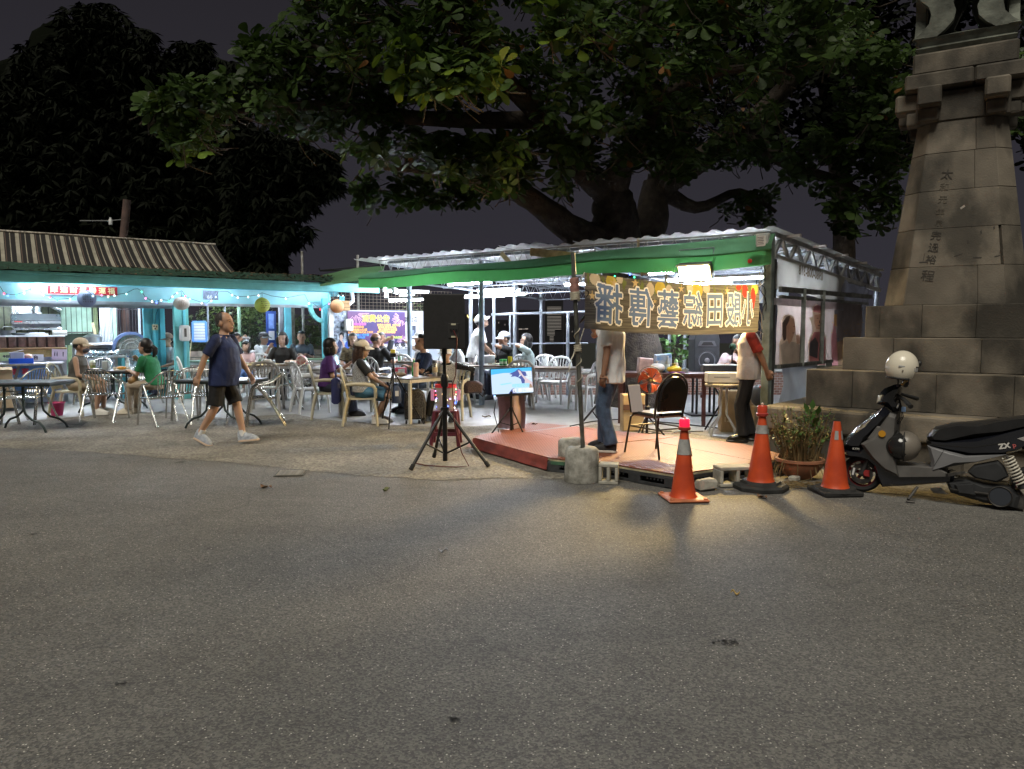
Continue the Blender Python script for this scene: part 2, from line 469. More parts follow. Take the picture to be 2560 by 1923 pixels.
# oil spots with a broken edge on the road
SPOT = mat('tar_spot',(.045,.043,.040),.7)
def spots(px,py,w,n):
    c = at(px,py); mb = MB()
    for k in range(n):
        a = rng.uniform(0,6.28); d = rng.random()**.7; r_ = rng.uniform(.003,.010)
        x, y = c.x+math.cos(a)*d*w, c.y+math.sin(a)*d*w*.55
        q = rng.randint(5,7); mb.add([(x+math.cos(6.28*i/q)*r_*rng.uniform(.6,1.3),y+math.sin(6.28*i/q)*r_*rng.uniform(.6,1.3),.004)for i in range(q)],[tuple(range(q))])
    o = mb.build('tar_stain',SPOT); o['kind'] = 'stuff'; o['label'] = 'crumbly dark tar stain on the asphalt'
spots(1815,1606,.075,46); spots(1137,1800,.03,14); spots(68,1336,.07,18); spots(520,1374,.05,10); spots(305,1710,.03,8)
# pale drain grate flush with the road
GRATE = mat('grate_metal',(.30,.28,.24),.6,.3,ns=20,na=.4)
g = at(727,1185); t = thing('drain_cover','small pale square drain cover set in the road','drain cover',(g.x,g.y,.006),R(8))
MB().box((0,0,.003),(.30,.30,.006)).build('frame',mat('grate_dark',(.09,.085,.075),.8),t)
gb = MB().box((0,0,0),(.26,.022,.005)).mesh('slat',GRATE)
for k in range(6): link('slat',gb,t,(0,-.11+k*.044,.0085))
# fallen leaves
LEAFD = mat('dry_leaf',(.16,.09,.05),.8)
def dryleaf(px,py,s,col,label):
    p = at(px,py); n_ = 6
    mb = MB().grid(lambda u,v:((u-.5)*s,(v-.5)*s*.55*math.sin(math.pi*min(.97,max(.03,u))),.012+.02*abs(v-.5)+.012*math.sin(u*7)),6,2)
    tag(mb.build('fallen_leaf',col,loc=(p.x,p.y,p.z+.002),rz=rng.uniform(0,6)),label,'leaf','fallen leaves')
dryleaf(1905,1246,.13,LEAFD,'brown dry leaf lying in front of the middle cone')
dryleaf(965,1228,.10,mat('green_leaf_fallen',(.10,.11,.04),.7),'small greenish leaf on the road left of the speaker stand')
dryleaf(1108,1383,.07,mat('pale_scrap',(.35,.36,.40),.7),'pale scrap lying in the middle of the road')
dryleaf(1336,1063,.16,LEAFD,'curled brown leaf on the concrete behind the red platform')
dryleaf(1216,1044,.16,LEAFD,'crumpled brown leaf on the floor left of the screen stand')
dryleaf(665,1221,.16,LEAFD,'thin dry leaf near the drain cover')
dryleaf(1838,1490,.05,mat('yellow_leaf',(.5,.35,.12),.7),'tiny yellow leaf on the road ahead of the cones')
# ======= the city far below
CITY = mat('city_block',(.006,.006,.008),.9)
LITW = emat('lit_window',(1.0,.90,.78),.13); LITY = emat('lit_window_yellow',(1.0,.72,.25),.8)
def tower(name,label,px0,px1,py0,Y,rows,dim,m=LITW,kind='line'):
    a, b = atY(px0,py0,Y), atY(px1,py0,Y); w = b.x-a.x; h = a.z+45
    t = thing(name,label,'building',((a.x+b.x)/2,Y+w/2,-45))
    MB().box((0,0,h/2),(w,w,h)).build('wall',CITY,t)
    for x0, x1, z in rows:
        p, q = atY(x0,z,Y), atY(x1,z,Y)
        MB().box(((p.x+q.x)/2-t.location.x,-w/2-.3,p.z+45),(abs(q.x-p.x),.5,dim)).build('window',m,t)
rows =[(1368,1403,768+k*3.6)for k in range(6)]
rows+=[(1368,1403 if k<10 else 1387,791+k*3.6)for k in range(14)]+[(1374,1384,842+k*3.6)for k in range(4)]
tower('office_tower','dark tower with rows of thin lit floors seen through the canopy',1364,1408,752,420,rows,.17)
tower('apartment_tower','wide unlit dark block with a short lit sign far away',1296,1352,775,380,[(1297,1306,823),(1309,1311,823),(1313,1320,822.5)],.5)
tower('dark_tower','dark slab tower with a few single lit windows',1240,1275,800,350,[(1246,1247.5,807),(1262,1263,812),(1244,1245,828),(1258,1259,838)],.7)
tower('pale_window_tower','low dark block with scattered lights right of the wide block',1410,1440,790,400,[(1414,1415,812),(1422,1423,818),(1420,1421,834),(1415,1416,846),(1430,1431,829)],.7)
tower('yellow_light_tower','distant dark block with orange lights near the standing server',1158,1200,785,300,[(1170,1174,793),(1176,1177,796),(1180,1181.5,798),(1184,1185,800),(1168,1170,790)],.8,LITY)
tower('slim_tower','slim dark tower with lights behind the woman at the back table',1325,1346,800,450,[(1331,1332,806),(1338,1339,818),(1333,1334,829),(1340,1341,836),(1329,1330,843),(1343,1344,851)],.8)
# ======= stage canopy
GALV = mat('galvanised',(.22,.24,.27),.42,.4,ns=6,na=.25)
STEELP = mat('painted_steel',(.34,.34,.33),.55,.3,ns=5,na=.35)
GREENPAINT = mat('green_paint_steel',(.16,.25,.18),.6,.0,ns=5,na=.3)
ROOFW = sheetmat('roof_sheet',(.60,.62,.64),.25,.5,.22,2.5)
VALG = sheetmat('green_canvas',(.040,.17,.050),.33,.7,.25,2.0,(.055,.23,.065))
VALT = sheetmat('pale_green_canvas',(.075,.20,.10),.28,.7,.2,3.0)
WOODY = mat('pale_timber',(.55,.47,.28),.7,ns=12,na=.25)
cano = thing('stage_canopy','long open steel canopy with corrugated roof and green valance','canopy',(0,0,0))
LU = 8.15  # length of the front
def roofz(v,u=0.0): return 2.845-.045*v+.012*u
def roof_sheet(u0,u1,v0,v1,dz):
    n_ = 24
    def prof(k):
        f =(k/n_*3)%1.0
        return .032 if f<.28 else(.032*(1-(f-.28)/.16)if f<.44 else(0 if f<.84 else .032*(f-.84)/.16))
    def fn(a,b):
        u = u0+(u1-u0)*a; v = v0+(v1-v0)*b
        return K(u,v,roofz(v,u)+dz+prof(a*n_)+.012*noise.noise(V((u*2,v*2,3))))
    return MB().grid(fn,n_,5).build('roof_sheet',ROOFW,cano,smooth=30)
u = -.10; k = 0
while u<LU+.1:
    w = .80
    roof_sheet(u,u+w+.05,-.12+.08*noise.noise(V((u,1,1)))+(.10 if 2.6<u<3.6 else 0),5.6,.006*(k%2)+(.03 if 3.4<u<4.6 else 0))
    u+=w; k+=1
def truss(p,q,h,n_,r=.013,m=STEELP,name='truss',web=.007):
    p, q = V(p), V(q); mb = MB()
    mb.tube([p,q],r,6); mb.tube([p-V((0,0,h)),q-V((0,0,h))],r,6)
    for i in range(n_):
        a = p.lerp(q,i/n_); b = p.lerp(q,(i+.5)/n_); c = p.lerp(q,(i+1)/n_)
        mb.tube([a,b-V((0,0,h)),c],web,4)
    return mb.build(name,m,cano,smooth=40)
truss(K(0,.05,2.825),K(LU,.05,2.92),.22,34)
truss(K(.1,1.9,2.74),K(LU,1.9,2.74),.30,26,m=GALV)
truss(K(.1,3.7,2.66),K(LU,3.7,2.66),.30,26,m=GALV)
truss(K(.1,5.4,2.58),K(LU,5.4,2.58),.30,26,m=GALV)
for uu in(2.9,5.6,7.9): truss(K(uu,.1,2.82),K(uu,5.4,2.58),.30,12,.02,GALV,web=.012)
# the heavier box truss along the right end
for dv, z in((0,2.79),(.0,2.50)): MB().beam(K(-.02,.1,z),K(-.02,5.6,z-.24),.07,.07,.006).build('truss_chord',STEELP,cano)
for i in range(9):
    a = K(-.02,.1+.6*i,2.50-.0262*i); b = K(-.02,.4+.6*i,2.777-.0262*i); c = K(-.02,.7+.6*i,2.474-.0262*i)
    MB().beam(a,b,.045,.045).build('truss_brace',STEELP,cano); MB().beam(b,c,.045,.045).build('truss_brace',STEELP,cano)
for i in range(5): MB().box(K(-.1,.5+1.1*i,2.80-.050*i),(.30,.06,.035),ang(KU)).build('purlin_end',mat('brick_red_end',(.33,.30,.28),.8),cano)
for i in range(6): MB().beam(K(0,.3+1.0*i,2.805-.045*i),K(LU,.3+1.0*i,2.90-.045*i),.04,.05).build('purlin',GALV,cano)
def post(u,v,z,r=.045,m=GALV,w=None):
    b = K(u,v,0); g_ = gz(b.y)+.006
    mb = MB()
    if w: mb.box((b.x,b.y,(z+g_)/2),(w,w,z-g_),ang(KU),.008)
    else: mb.tube([(b.x,b.y,g_),(b.x,b.y,z)],r,10)
    return mb.build('post',m,cano,smooth=40)
POSTB = mat('pale_blue_post',(.27,.33,.40),.5,.1,ns=7,na=.25)
post(0,.02,2.80,w=.11,m=mat('weathered_post',(.20,.24,.22),.7,.2,ns=5,na=.5))
post(-.02,.16,2.5,r=.035,m=mat('dark_pipe',(.045,.045,.042),.6,.3,ns=6,na=.4))
post(2.97,.38,2.78); post(5.6,.38,2.78,r=.052,m=POSTB); post(7.6,.38,2.78,r=.052,m=POSTB)
post(0,5.5,2.55); post(4.0,5.5,2.55); post(LU,5.5,2.55); post(LU,2.8,2.68)
post(6.55,2.5,2.68,r=.04)
# valance: canvas strip hanging from the front edge, folded out and back
def val(a,b):
    u = -.12+(LU+.22)*a; k = min(1,max(0,(u-.2)/5.0)); top = 2.775-.10*k; h = .22-.08*k
    z = top-b*h; out = -.10-.30*math.sin(b*1.5)*(.45+.55*k)
    w_ = .018*noise.noise(V((u*3.0,b*1.5,0)))+.02*math.sin(u*2.3)*b+.012*noise.noise(V((u*9,b*4,4)))
    if b<.45: out+=.0
    return K(u,out+w_,z-.02*math.sin(u*1.9)*(1 if b>.5 else .4))
def val_low(a,b):
    p = val(a,.999); u = -.12+(LU+.22)*a
    return V((p.x,p.y,p.z))+KV*(.025*noise.noise(V((u*3.2,b,7))))-V((0,0,b*(.20+.015*math.sin(u*1.3))))
VB = MB();
VB.m(0).grid(val,90,8)
VB.m(1).grid(val_low,90,4)
VB.build('valance',[VALT,VALG],cano,smooth=60)
MB().tube([val(i/24,.999)for i in range(25)],.012,5).build('valance_seam',mat('seam',(.02,.10,.03),.8),cano)
# timber pieces wedged under the roof edge
MB().beam(K(3.95,-.22,2.80),K(3.25,.1,2.70),.02,.13).build('timber',WOODY,cano)
MB().beam(K(4.7,-.1,2.84),K(4.6,.1,2.62),.02,.08).build('timber',WOODY,cano)
MB().beam(K(2.25,.5,2.42),K(1.3,.2,2.62),.03,.12).build('timber',mat('orange_timber',(.42,.20,.09),.65,ns=8,na=.3),cano)
MB().beam(K(1.78,.45,2.42),K(1.78,.45,2.12),.05,.03).build('timber',WOODY,cano)
MB().beam(K(2.05,.05,2.9),K(2.05,.05,2.62),.08,.03).build('timber',WOODY,cano)
# translucent blind rolled down at the back
def blind(a,b):
    u = 1.6+4.4*a; return K(u,5.3+.05*math.sin(b*5),2.72-.62*b-.12*math.sin(a*math.pi)+.03*noise.noise(V((u*2,b*3,0))))
MB().grid(blind,30,8).build('rolled_blind',sheetmat('clear_film',(.30,.32,.34),.3,.35,.3,3),cano,smooth=60)
# white fascia strip that carries on over the pavilion corner
MB().beam(K(7.9,.2,2.32),K(8.9,1.2,2.36),.05,.12).build('fascia_strip',mat('white_strip',(.62,.66,.70),.5),cano)
# meter box and lamp fittings at the corner post
mb_ = thing('meter_box','grey electricity meter box at the top of the canopy corner post','meter',K(.02,-.16,2.55),ang(KU)+math.pi)
MB().box((0,0,.11),(.17,.10,.24),b=.012).build('case',mat('meter_grey',(.42,.43,.42),.5,ns=9,na=.2),mb_)
MB().box((0,-.054,.13),(.11,.008,.14)).build('label_plate',mat('meter_paper',(.62,.62,.58),.6),mb_)
for k in range(5): MB().box((-.01,-.060,.09+k*.022),(.07 if k%2 else .085,.003,.007)).build('printed_line',mat('meter_ink',(.12,.13,.15),.7),mb_)
MB().tube([(.05,0,-.01),(.05,0,-.16)],.035,10).build('conduit',GALV,mb_)
t = thing('alarm_lamp','round brownish warning lamp at the corner of the canopy','lamp',K(.14,-.14,2.42),ang(KU)+math.pi)
MB().box((0,0,0),(.16,.10,.12),b=.02).build('case',mat('alarm_wood',(.42,.26,.13),.6,ns=9,na=.3),t)
MB().ball((-.03,-.06,0),(.05,.04,.05)).build('lens',mat('alarm_red',(.35,.03,.02),.25),t,smooth=60)
# tied cable bundle at the corner
def cable(name,label,pts,r,m,cat='cable',n=6):
    return tag(MB().tube(pts,r,n).build(name,m,smooth=60),label,cat)
BLACKC = mat('black_cable',(.012,.012,.012),.5)
REDC = mat('red_cable',(.10,.02,.02),.5)
def wav(p,q,n_,amp,seed,sag=0.0):
    p, q = V(p), V(q); o =[]
    for i in range(n_+1):
        f = i/n_; w = p.lerp(q,f); e = math.sin(math.pi*f)
        o.append(w+V((noise.noise(V((f*4,seed,0))),noise.noise(V((f*4,seed,9))),noise.noise(V((f*4,seed,5)))*.4))*amp*e-V((0,0,sag*e)))
    return o
for k in range(5):
    cable('power_cable',['loose black cable hanging by the corner post','second thin cable looped round the corner post','twisted pale rope along the corner post','thin grey wire drooping below the corner post','dark wire tied across the corner post'][k],wav(K(.05+.02*k,-.08,2.4-.05*k),K(.03*k,-.06+.02*k,1.75-.12*k),12,.10,k),.006,[BLACKC,BLACKC,mat('rope',(.42,.36,.22),.8),GALV,BLACKC][k],'cable')
# ------- tube lamps
TUBE = emat('tube_light',(.82,.89,1.0),165.0)
TUBE2 = emat('tube_light_soft',(.82,.89,1.0),130.0)
TUBE3 = emat('tube_light_dim',(.82,.89,1.0),26.0)
CASEW = mat('lamp_case',(.75,.77,.80),.45)
def tube_lamp(p,d,L,label,group='fluorescent tube lamps under the canopies',m=TUBE):
    d = V((d[0],d[1],0)).normalized()
    t = thing('tube_lamp',label,'lamp',p,math.atan2(d.y,d.x),group)
    MB().box((0,0,.035),(L,.07,.035),b=.006).build('case',CASEW,t)
    MB().tube([(-L/2+.03,0,0),(L/2-.03,0,0)],.016,8).build('tube',m,t,smooth=60)
    for s_ in(-1,1): MB().box((s_*(L/2-.015),0,.005),(.03,.045,.05),b=.004).build('end_cap',CASEW,t)
    return t
def on_canopy(px,py,v):
    o = K(0,v,0); p = onpl(px,py,o,KU); return p
tube_lamp(on_canopy(1018,751,1.2),KU,1.2,'tube lamp just left of the black loudspeaker top')
tube_lamp(on_canopy(1018,738,3.6),KU,.6,'short tube lamp further back left of the loudspeaker')
tube_lamp(on_canopy(1205,742,1.2),KU,1.25,'tube lamp just right of the black loudspeaker top')
tube_lamp(on_canopy(1285,737,1.2),KU,.62,'second tube lamp in line right of the loudspeaker')
tube_lamp(on_canopy(1243,726,2.6),KU,1.2,'tube lamp in a white case above and behind the loudspeaker')
tube_lamp(on_canopy(1857,696,1.0),KU,1.2,'tube lamp right of the bright flood lamp')
tube_lamp(on_canopy(1700,699,1.6),KU,.6,'short tube lamp left of the bright flood lamp')
tube_lamp(on_canopy(1652,684,3.2),KU,.6,'small far tube lamp above the lettered banner')
tube_lamp(K(4.4,2.2,2.40),KU,1.2,'tube lamp hidden behind the green valance over the back tables')
tube_lamp(K(2.4,3.0,2.36),KU,1.2,'tube lamp hidden behind the green valance over the stage')
tube_lamp(K(6.4,.9,2.42),KU,1.2,'tube lamp hidden behind the valance above the performers\' table')  # extra tube put in to brighten the front row
tube_lamp(K(7.4,3.0,2.38),KU,1.2,'tube lamp over the back of the seating area')
t = tube_lamp(on_canopy(964,716,.6),KU,.5,'upright tube lamp beside the pale blue post'); t.rotation_euler =(0,R(90),0)
# flood lamp
FL = emat('flood_panel',(1.0,.68,.24),330.0)
fp = K(.95,-.28,2.30)
t = thing('flood_lamp','glaring rectangular warm flood lamp above the lettered banner','lamp',fp,ang(KU)+math.pi)
Mt = Matrix.Rotation(R(26),4,'X')
MB(Mt).box((0,.05,0),(.50,.08,.26),b=.01).build('housing',mat('flood_housing',(.06,.06,.06),.5),t)
MB(Mt).add([(-.22,-.001,-.10),(.22,-.001,-.10),(.22,-.001,.10),(-.22,-.001,.10)],[(0,1,2,3)]).build('panel',FL,t)
MB(Mt).box((0,-.005,-.118),(.50,.03,.02)).build('rim',mat('flood_rim',(.55,.50,.40),.4),t)
MB(Mt).box((0,-.005,.118),(.50,.03,.02)).build('rim',MATS['flood_rim'],t)
MB().tube([(-.26,.06,0),(-.26,.06,.34),(.26,.06,.34),(.26,.06,0)],.012,6).build('bracket',GALV,t)
# ------- sheets hung on the right end
def sheet_on_end(name,label,cat,v0,v1,z0,z1,m,uu=-.07,rise=.0,wob=.015,nu=24,nv=14):
    def fn(a,b):
        v = v0+(v1-v0)*a; z = z0+(z1-z0)*b+rise*a
        return K(uu+wob*noise.noise(V((v*2.2,z*2.5,v0)))*1.6,v,z)
    o = MB().grid(fn,nu,nv).build(name,m,smooth=80)
    return tag(o,label,cat)
WSH = sheetmat('white_tarp',(.36,.35,.31),.4,.6,.25,2.0)
up = sheet_on_end('top_banner','pale upper sheet with a mirrored phone number on the canopy end','banner',.12,3.2,2.06,2.50,WSH,rise=-.12)
ROTK =(R(90),0,ang(KV))  # text plane standing along KV, facing away from the canopy
INKB = mat('faded_ink',(.10,.065,.025),.7)
o = lettering('0980-008-318',.19,INKB,up,K(-.125,1.35,2.33),(R(90),R(2.2),ang(KV)),off=.006,mirror=True,name='phone_number')
def print_mat(name,c):
    return sheetmat(name,c,.62,.6,.25,6)
pg = sheet_on_end('poster_banner','printed translucent banner of two singers over a night skyline','banner',.16,4.3,1.02,1.96,print_mat('poster_night',(.36,.29,.26)))
GLOWC = print_mat('poster_glow',(.85,.74,.60)); SKINP = print_mat('poster_skin',(.62,.43,.32)); HAIRP = print_mat('poster_hair',(.15,.11,.10)); PINKP = print_mat('poster_pink',(.60,.28,.30)); WHP = print_mat('poster_white',(.60,.55,.48)); SKYP = print_mat('poster_sky',(.50,.45,.45)); LIGHTP = print_mat('poster_lights',(.55,.32,.12)); DKP = print_mat('poster_dark',(.18,.18,.20))
def on_end(pts,dep,m,name):
    """flat printed shape on the end banner: pts are (v, z)"""
    n_ = len(pts); mb = MB().add([K(-.095-dep,a,b)for a,b in pts],[tuple(range(n_))]); return mb.build(name,m,pg)
def pxs(lst):
    out =[]
    for x, y in lst:
        p = onpl(x,y,K(-.1,0,0),KV); out.append(((p-K0).dot(KV),p.z))
    return out
c7 = lambda lst: pxs([(1860+x*.2527,560+y*.2527)for x,y in lst])
on_end(c7([(300,730),(985,760),(985,860),(300,800)]),.000,SKYP,'printed_sky')
on_end(c7([(350,1400),(345,1180),(380,1100),(365,960),(400,905),(450,890),(500,930),(515,1040),(510,1100),(545,1090),(580,1160),(590,1330),(560,1400)]),.004,GLOWC,'printed_outline')
on_end(c7([(375,1395),(360,1200),(420,1160),(500,1170),(560,1200),(570,1390)]),.008,WHP,'printed_dress')
on_end(c7([(405,960),(450,910),(490,950),(505,1040),(470,1150),(440,1190),(415,1120)]),.012,SKINP,'printed_face')
on_end(c7([(372,1100),(370,980),(410,920),(450,905),(440,960),(412,1010),(410,1140),(385,1160)]),.016,HAIRP,'printed_hair')
for x_, y_, w_, h_ in((478,1010,16,6),(470,1075,20,7),(712,930,16,6),(752,930,16,6),(722,1000,34,7),(735,955,8,28)): on_end(c7([(x_,y_),(x_+w_,y_),(x_+w_,y_+h_),(x_,y_+h_)]),.018,HAIRP,'printed_feature')
on_end(c7([(505,1100),(545,1100),(548,1180),(515,1190)]),.016,SKINP,'printed_hand')
on_end(c7([(640,1400),(635,1170),(680,1060),(660,960),(640,930),(680,920),(670,820),(720,790),(790,870),(790,960),(770,1050),(815,1120),(810,1400)]),.004,GLOWC,'printed_outline')
on_end(c7([(645,1395),(645,1180),(690,1070),(760,1065),(805,1130),(800,1395)]),.008,PINKP,'printed_coat')
on_end(c7([(640,1300),(650,1170),(700,1120),(730,1180),(720,1330)]),.012,DKP,'printed_scarf')
on_end(c7([(690,900),(780,890),(785,990),(750,1045),(710,1040),(688,980)]),.012,SKINP,'printed_face')
on_end(c7([(675,870),(685,820),(725,800),(780,830),(795,890),(740,880)]),.016,PINKP,'printed_hat')
on_end(c7([(870,1400),(860,1110),(880,1060),(880,970),(905,1040),(915,1090),(930,1400)]),.006,PINKP,'printed_robe')
for k in range(46):
    x, y = rng.uniform(860,1270), rng.uniform(960,1120); s_ = rng.uniform(3,9)
    on_end(c7([(x,y),(x+s_,y+1),(x+s_,y+s_*1.4),(x,y+s_*1.4)]),.004,LIGHTP,'printed_light')
on_end(c7([(890,900),(920,890),(918,1010),(895,1010)]),.004,LIGHTP,'printed_tower')
on_end(c7([(900,1180),(1090,1100),(1130,1130),(1010,1400),(930,1400)]),.003,print_mat('poster_street',(.30,.20,.12)),'printed_street')
tarp = sheet_on_end('torn_tarp','grey crumpled tarpaulin hanging below the printed banner','tarp',.25,1.7,.42,.98,sheetmat('grey_tarp',(.36,.38,.40),.2,.55,.25,4),uu=-.14,wob=.05)
mb = MB()
fr = thing('banner_frame','rusty steel frame holding the printed banner at the canopy end','frame',(0,0,0))  # plain frame of rails and uprights carrying the banner
FRM = mat('rusty_frame',(.10,.10,.09),.7,.3,ns=7,na=.5)
MB().beam(K(-.13,.1,2.05),K(-.13,4.6,2.10),.05,.07).build('rail',FRM,fr)
MB().beam(K(-.14,.1,1.95),K(-.14,4.3,1.97),.04,.04).build('rail',FRM,fr)
MB().beam(K(-.14,.1,1.0),K(-.14,2.4,1.0),.05,.05).build('rail',FRM,fr)
for v_ in(.98,1.85): MB().beam(K(-.15,v_,.98),K(-.15,v_,2.1),.05,.05).build('upright',mat('frame_post',(.22,.24,.22),.6,.3,ns=7,na=.4),fr)
fd = sheet_on_end('folded_sheet','dark grey folded sheet hanging at the back of the canopy end','tarp',2.7,4.9,1.3,2.55,sheetmat('dark_sheet',(.17,.17,.20),.2,.5,.3,3),uu=-.02,wob=.06)
# ------- the lettered banner (seen from behind)
B0, B1 = V((.74,7.62,0)), V((3.02,9.12,0)); BD =(B1-B0); BL = BD.length; BD.normalize(); BN = V((BD.y,-BD.x,0))
BANM = None
def banner_mat():
    m = bpy.data.materials.new('banner_print'); m.use_nodes = True
    n, l = m.node_tree.nodes, m.node_tree.links; b = n['Principled BSDF']; b.inputs['Roughness'].default_value = .65
    t = n.new('ShaderNodeTexCoord'); mp = n.new('ShaderNodeMapping'); mp.inputs['Scale'].default_value =(1.2,1.2,26); l.new(t.outputs['Object'],mp.inputs[0])
    x = n.new('ShaderNodeTexNoise'); x.inputs['Scale'].default_value = 2.2; x.inputs['Detail'].default_value = 6; l.new(mp.outputs[0],x.inputs['Vector'])
    r = n.new('ShaderNodeValToRGB'); e = r.color_ramp.elements; e[0].position = .35; e[0].color =(.068,.062,.054,1); e[1].position = .65; e[1].color =(.170,.155,.125,1)
    l.new(x.outputs['Fac'],r.inputs[0]); l.new(r.outputs[0],b.inputs['Base Color'])
    tl = n.new('ShaderNodeBsdfTranslucent'); l.new(r.outputs[0],tl.inputs[0]); mx = n.new('ShaderNodeMixShader'); mx.inputs[0].default_value = .5
    l.new(b.outputs[0],mx.inputs[1]); l.new(tl.outputs[0],mx.inputs[2]); l.new(mx.outputs[0],n['Material Output'].inputs[0])
    MATS['banner_print'] = m; return m
BANM = banner_mat()
def bsag(a): return-.055*math.sin(math.pi*a)
def bpt(a,b,dep=0.0):
    """a along, b 0 bottom .. 1 top"""
    top = 2.085+(2.055-2.085)*a+bsag(a)*.9; bot = 1.515+(1.475-1.515)*a+bsag(a)*.9
    bul = .012*math.sin(math.pi*b)
    return B0+BD*(BL*a)+BN*(bul+dep)+V((0,0,bot+(top-bot)*b))
from mathutils.bvhtree import BVHTree
CHB = sheetmat('banner_blue',(.14,.20,.33),.45,.6,.1,3); CHW = sheetmat('banner_white',(.80,.78,.72),.46,.6,.05,3)
STARM = sheetmat('print_star',(.52,.38,.18),.6,.6,.2,8); BAUB = sheetmat('print_bauble',(.46,.39,.29),.6,.6,.2,8); REDP = sheetmat('print_red',(.52,.04,.03),.6,.6,.2,8); YELP = sheetmat('print_yellow',(.46,.36,.07),.6,.6,.25,8); GRNP = sheetmat('print_green',(.14,.16,.05),.6,.6,.3,12)
glyphs =[]
for s_, a in zip('播傳藝綜田殷小',(.118,.285,.435,.578,.712,.832,.925)):
    me = textmesh(s_,1.0,0.0,0.0,True); k = 1.0-.33*a
    glyphs.append((a,.43+.02*a,.40*k*(.75 if s_=='小' else 1),.44-.03*a,BVHTree.FromPolygons([v.co.copy()for v in me.vertices],[tuple(p.vertices)for p in me.polygons])))
stars =[(.035,.60,.055),(.145,.88,.06),(.255,.93,.06),(.36,.62,.035),(.51,.90,.05),(.50,.66,.035),(.79,.88,.05),(.745,.58,.035),(.31,.70,.03)]
ovals =[(.905,.88,.05,.08,5),(.96,.76,.04,.10,5),(.955,.58,.03,.06,5),(.865,.94,.05,.03,5),(.05,.91,.07,.065,4),(.175,.97,.045,.05,4),(.335,.84,.06,.075,4),(.44,.84,.055,.07,4),(.56,.92,.05,.06,4),(.66,.93,.06,.06,4),(.39,.87,.08,.08,6),(.13,.90,.07,.07,6),(.60,.88,.10,.09,6),(.97,.90,.06,.07,6)]
def printed(a,b):
    """which ink covers the cloth at this spot: 0 ground, 1 outline, 2 character, 3.. pictures"""
    for ga, gb, sx_, sy_, tree_ in glyphs:
        x, y =(a-ga)*BL/sx_,(b-gb)*.57/sy_
        if abs(x)<.62 and abs(y)<.62:
            d = tree_.find_nearest((x,y,0))[3]
            if d<.016: return 2
            if d<.052: return 1
    for sa, sb, r_ in stars:
        x, y =(a-sa)*BL,(b-sb)*.57; r2 = math.hypot(x,y)
        if r2<r_ and r2<r_*(.40+.60*abs(((math.degrees(math.atan2(y,x))-90)/72+.5)%1-.5)**0*max(0,1-abs((((math.degrees(math.atan2(y,x))-90)/72+.5)%1)-.5)*4.2)): return 3
    for oa, ob, rx, ry, m_ in ovals:
        if((a-oa)*BL/rx)**2+((b-ob)*.57/ry)**2<1: return m_
    if b>.80+.18*noise.noise(V((a*60,0,3)))and noise.noise(V((a*90,b*5,1)))>.16: return 7
    return 0
NA, NB = 330, 72
BMB = MB(); BMB.grid(lambda a,b:bpt(a,b),NA,NB)
BMB.mi =[printed((i+.5)/NA,(j+.5)/NB)for j in range(NB)for i in range(NA)]
ban = BMB.build('lettered_banner',[BANM,CHW,CHB,STARM,BAUB,REDP,YELP,GRNP],smooth=80)
tag(ban,'brown cloth banner with large mirrored blue characters above the stage','banner')
# pole and concrete weights that hold the banner's left end
DARKP = mat('weathered_pole',(.10,.10,.085),.55,.35,ns=8,na=.5)
pb = at(1450,1203)
pole = thing('banner_pole','thin leaning steel pole standing in the concrete weight','pole',(pb.x,pb.y,0))
top = atY(1432,632,pb.y+.15)-V((pb.x,pb.y,0))
MB().tube([(.03,.02,.30),top],.022,8).build('tube',DARKP,pole,smooth=60)
ROPE = mat('pale_rope',(.50,.46,.36),.85,ns=30,na=.3); PROP = mat('pink_rope',(.34,.18,.15),.85,ns=30,na=.3)
ax =(top-V((.03,.02,.30)))
def alongp(f): return V((.03,.02,.30))+ax*f
def coil(f0,f1,turns,r_,th,m,nm='rope'):
    pts =[alongp(f0+(f1-f0)*i/(turns*10))+V((math.cos(i*.628)*r_,math.sin(i*.628)*r_,0))for i in range(turns*10+1)]
    MB().tube(pts,th,5).build(nm,m,pole,smooth=60)
coil(.80,.87,7,.034,.014,PROP); coil(.76,.80,4,.04,.012,ROPE); coil(.30,.62,4,.030,.005,ROPE); coil(.50,.535,4,.032,.008,ROPE)
MB().tube(wav(alongp(.51)+V((-.03,-.02,0)),alongp(.40)+V((-.11,-.03,0)),8,.04,3),.007,5).build('rope_end',ROPE,pole,smooth=60)
tl_ = bpt(0,1)-pole.location; MB().tube([alongp(.80),tl_],.005,5).build('tie',ROPE,pole); MB().tube([alongp(.52),bpt(0,0)-pole.location],.005,5).build('tie',ROPE,pole)
MB().tube(wav(alongp(.9),bpt(.03,.45)-pole.location,14,.12,8),.006,5).build('wire',BLACKC,pole,smooth=60)
cable('tie_rope','thin cord tying the banner to the canopy corner post',[bpt(1,.95),K(.02,-.06,2.15)],.005,ROPE,'cord')
cable('tie_rope','thin cord from the banner bottom corner to the post',[bpt(1,.03),K(.02,-.06,1.45)],.005,ROPE,'cord')
CONC = concrete_mat('rough_concrete',(.16,.155,.13),(.42,.41,.37),9,0,.9,.9)
def weight(name,label,p,r0,r1,h,hole=True):
    pr =[(.001,0),(r0,0),(r0*1.01,.03),((r0+r1)/2,h*.5),(r1,h-.03),(r1-.025,h)]+([(.03,h),(.028,h-.06)]if hole else[])+[(.001,h-(.06 if hole else 0))]
    mb = MB().lathe(pr,28)
    mb.v =[tuple(V(v)*(1+.035*noise.noise(V(v)*9)))for v in mb.v]
    return tag(mb.build(name,CONC,loc=(p.x,p.y,.004),smooth=50),label,'weight')
weight('concrete_weight','round lichen-spotted concrete weight holding the banner pole',V((pb.x+.02,pb.y+.01,0)),.175,.165,.335)
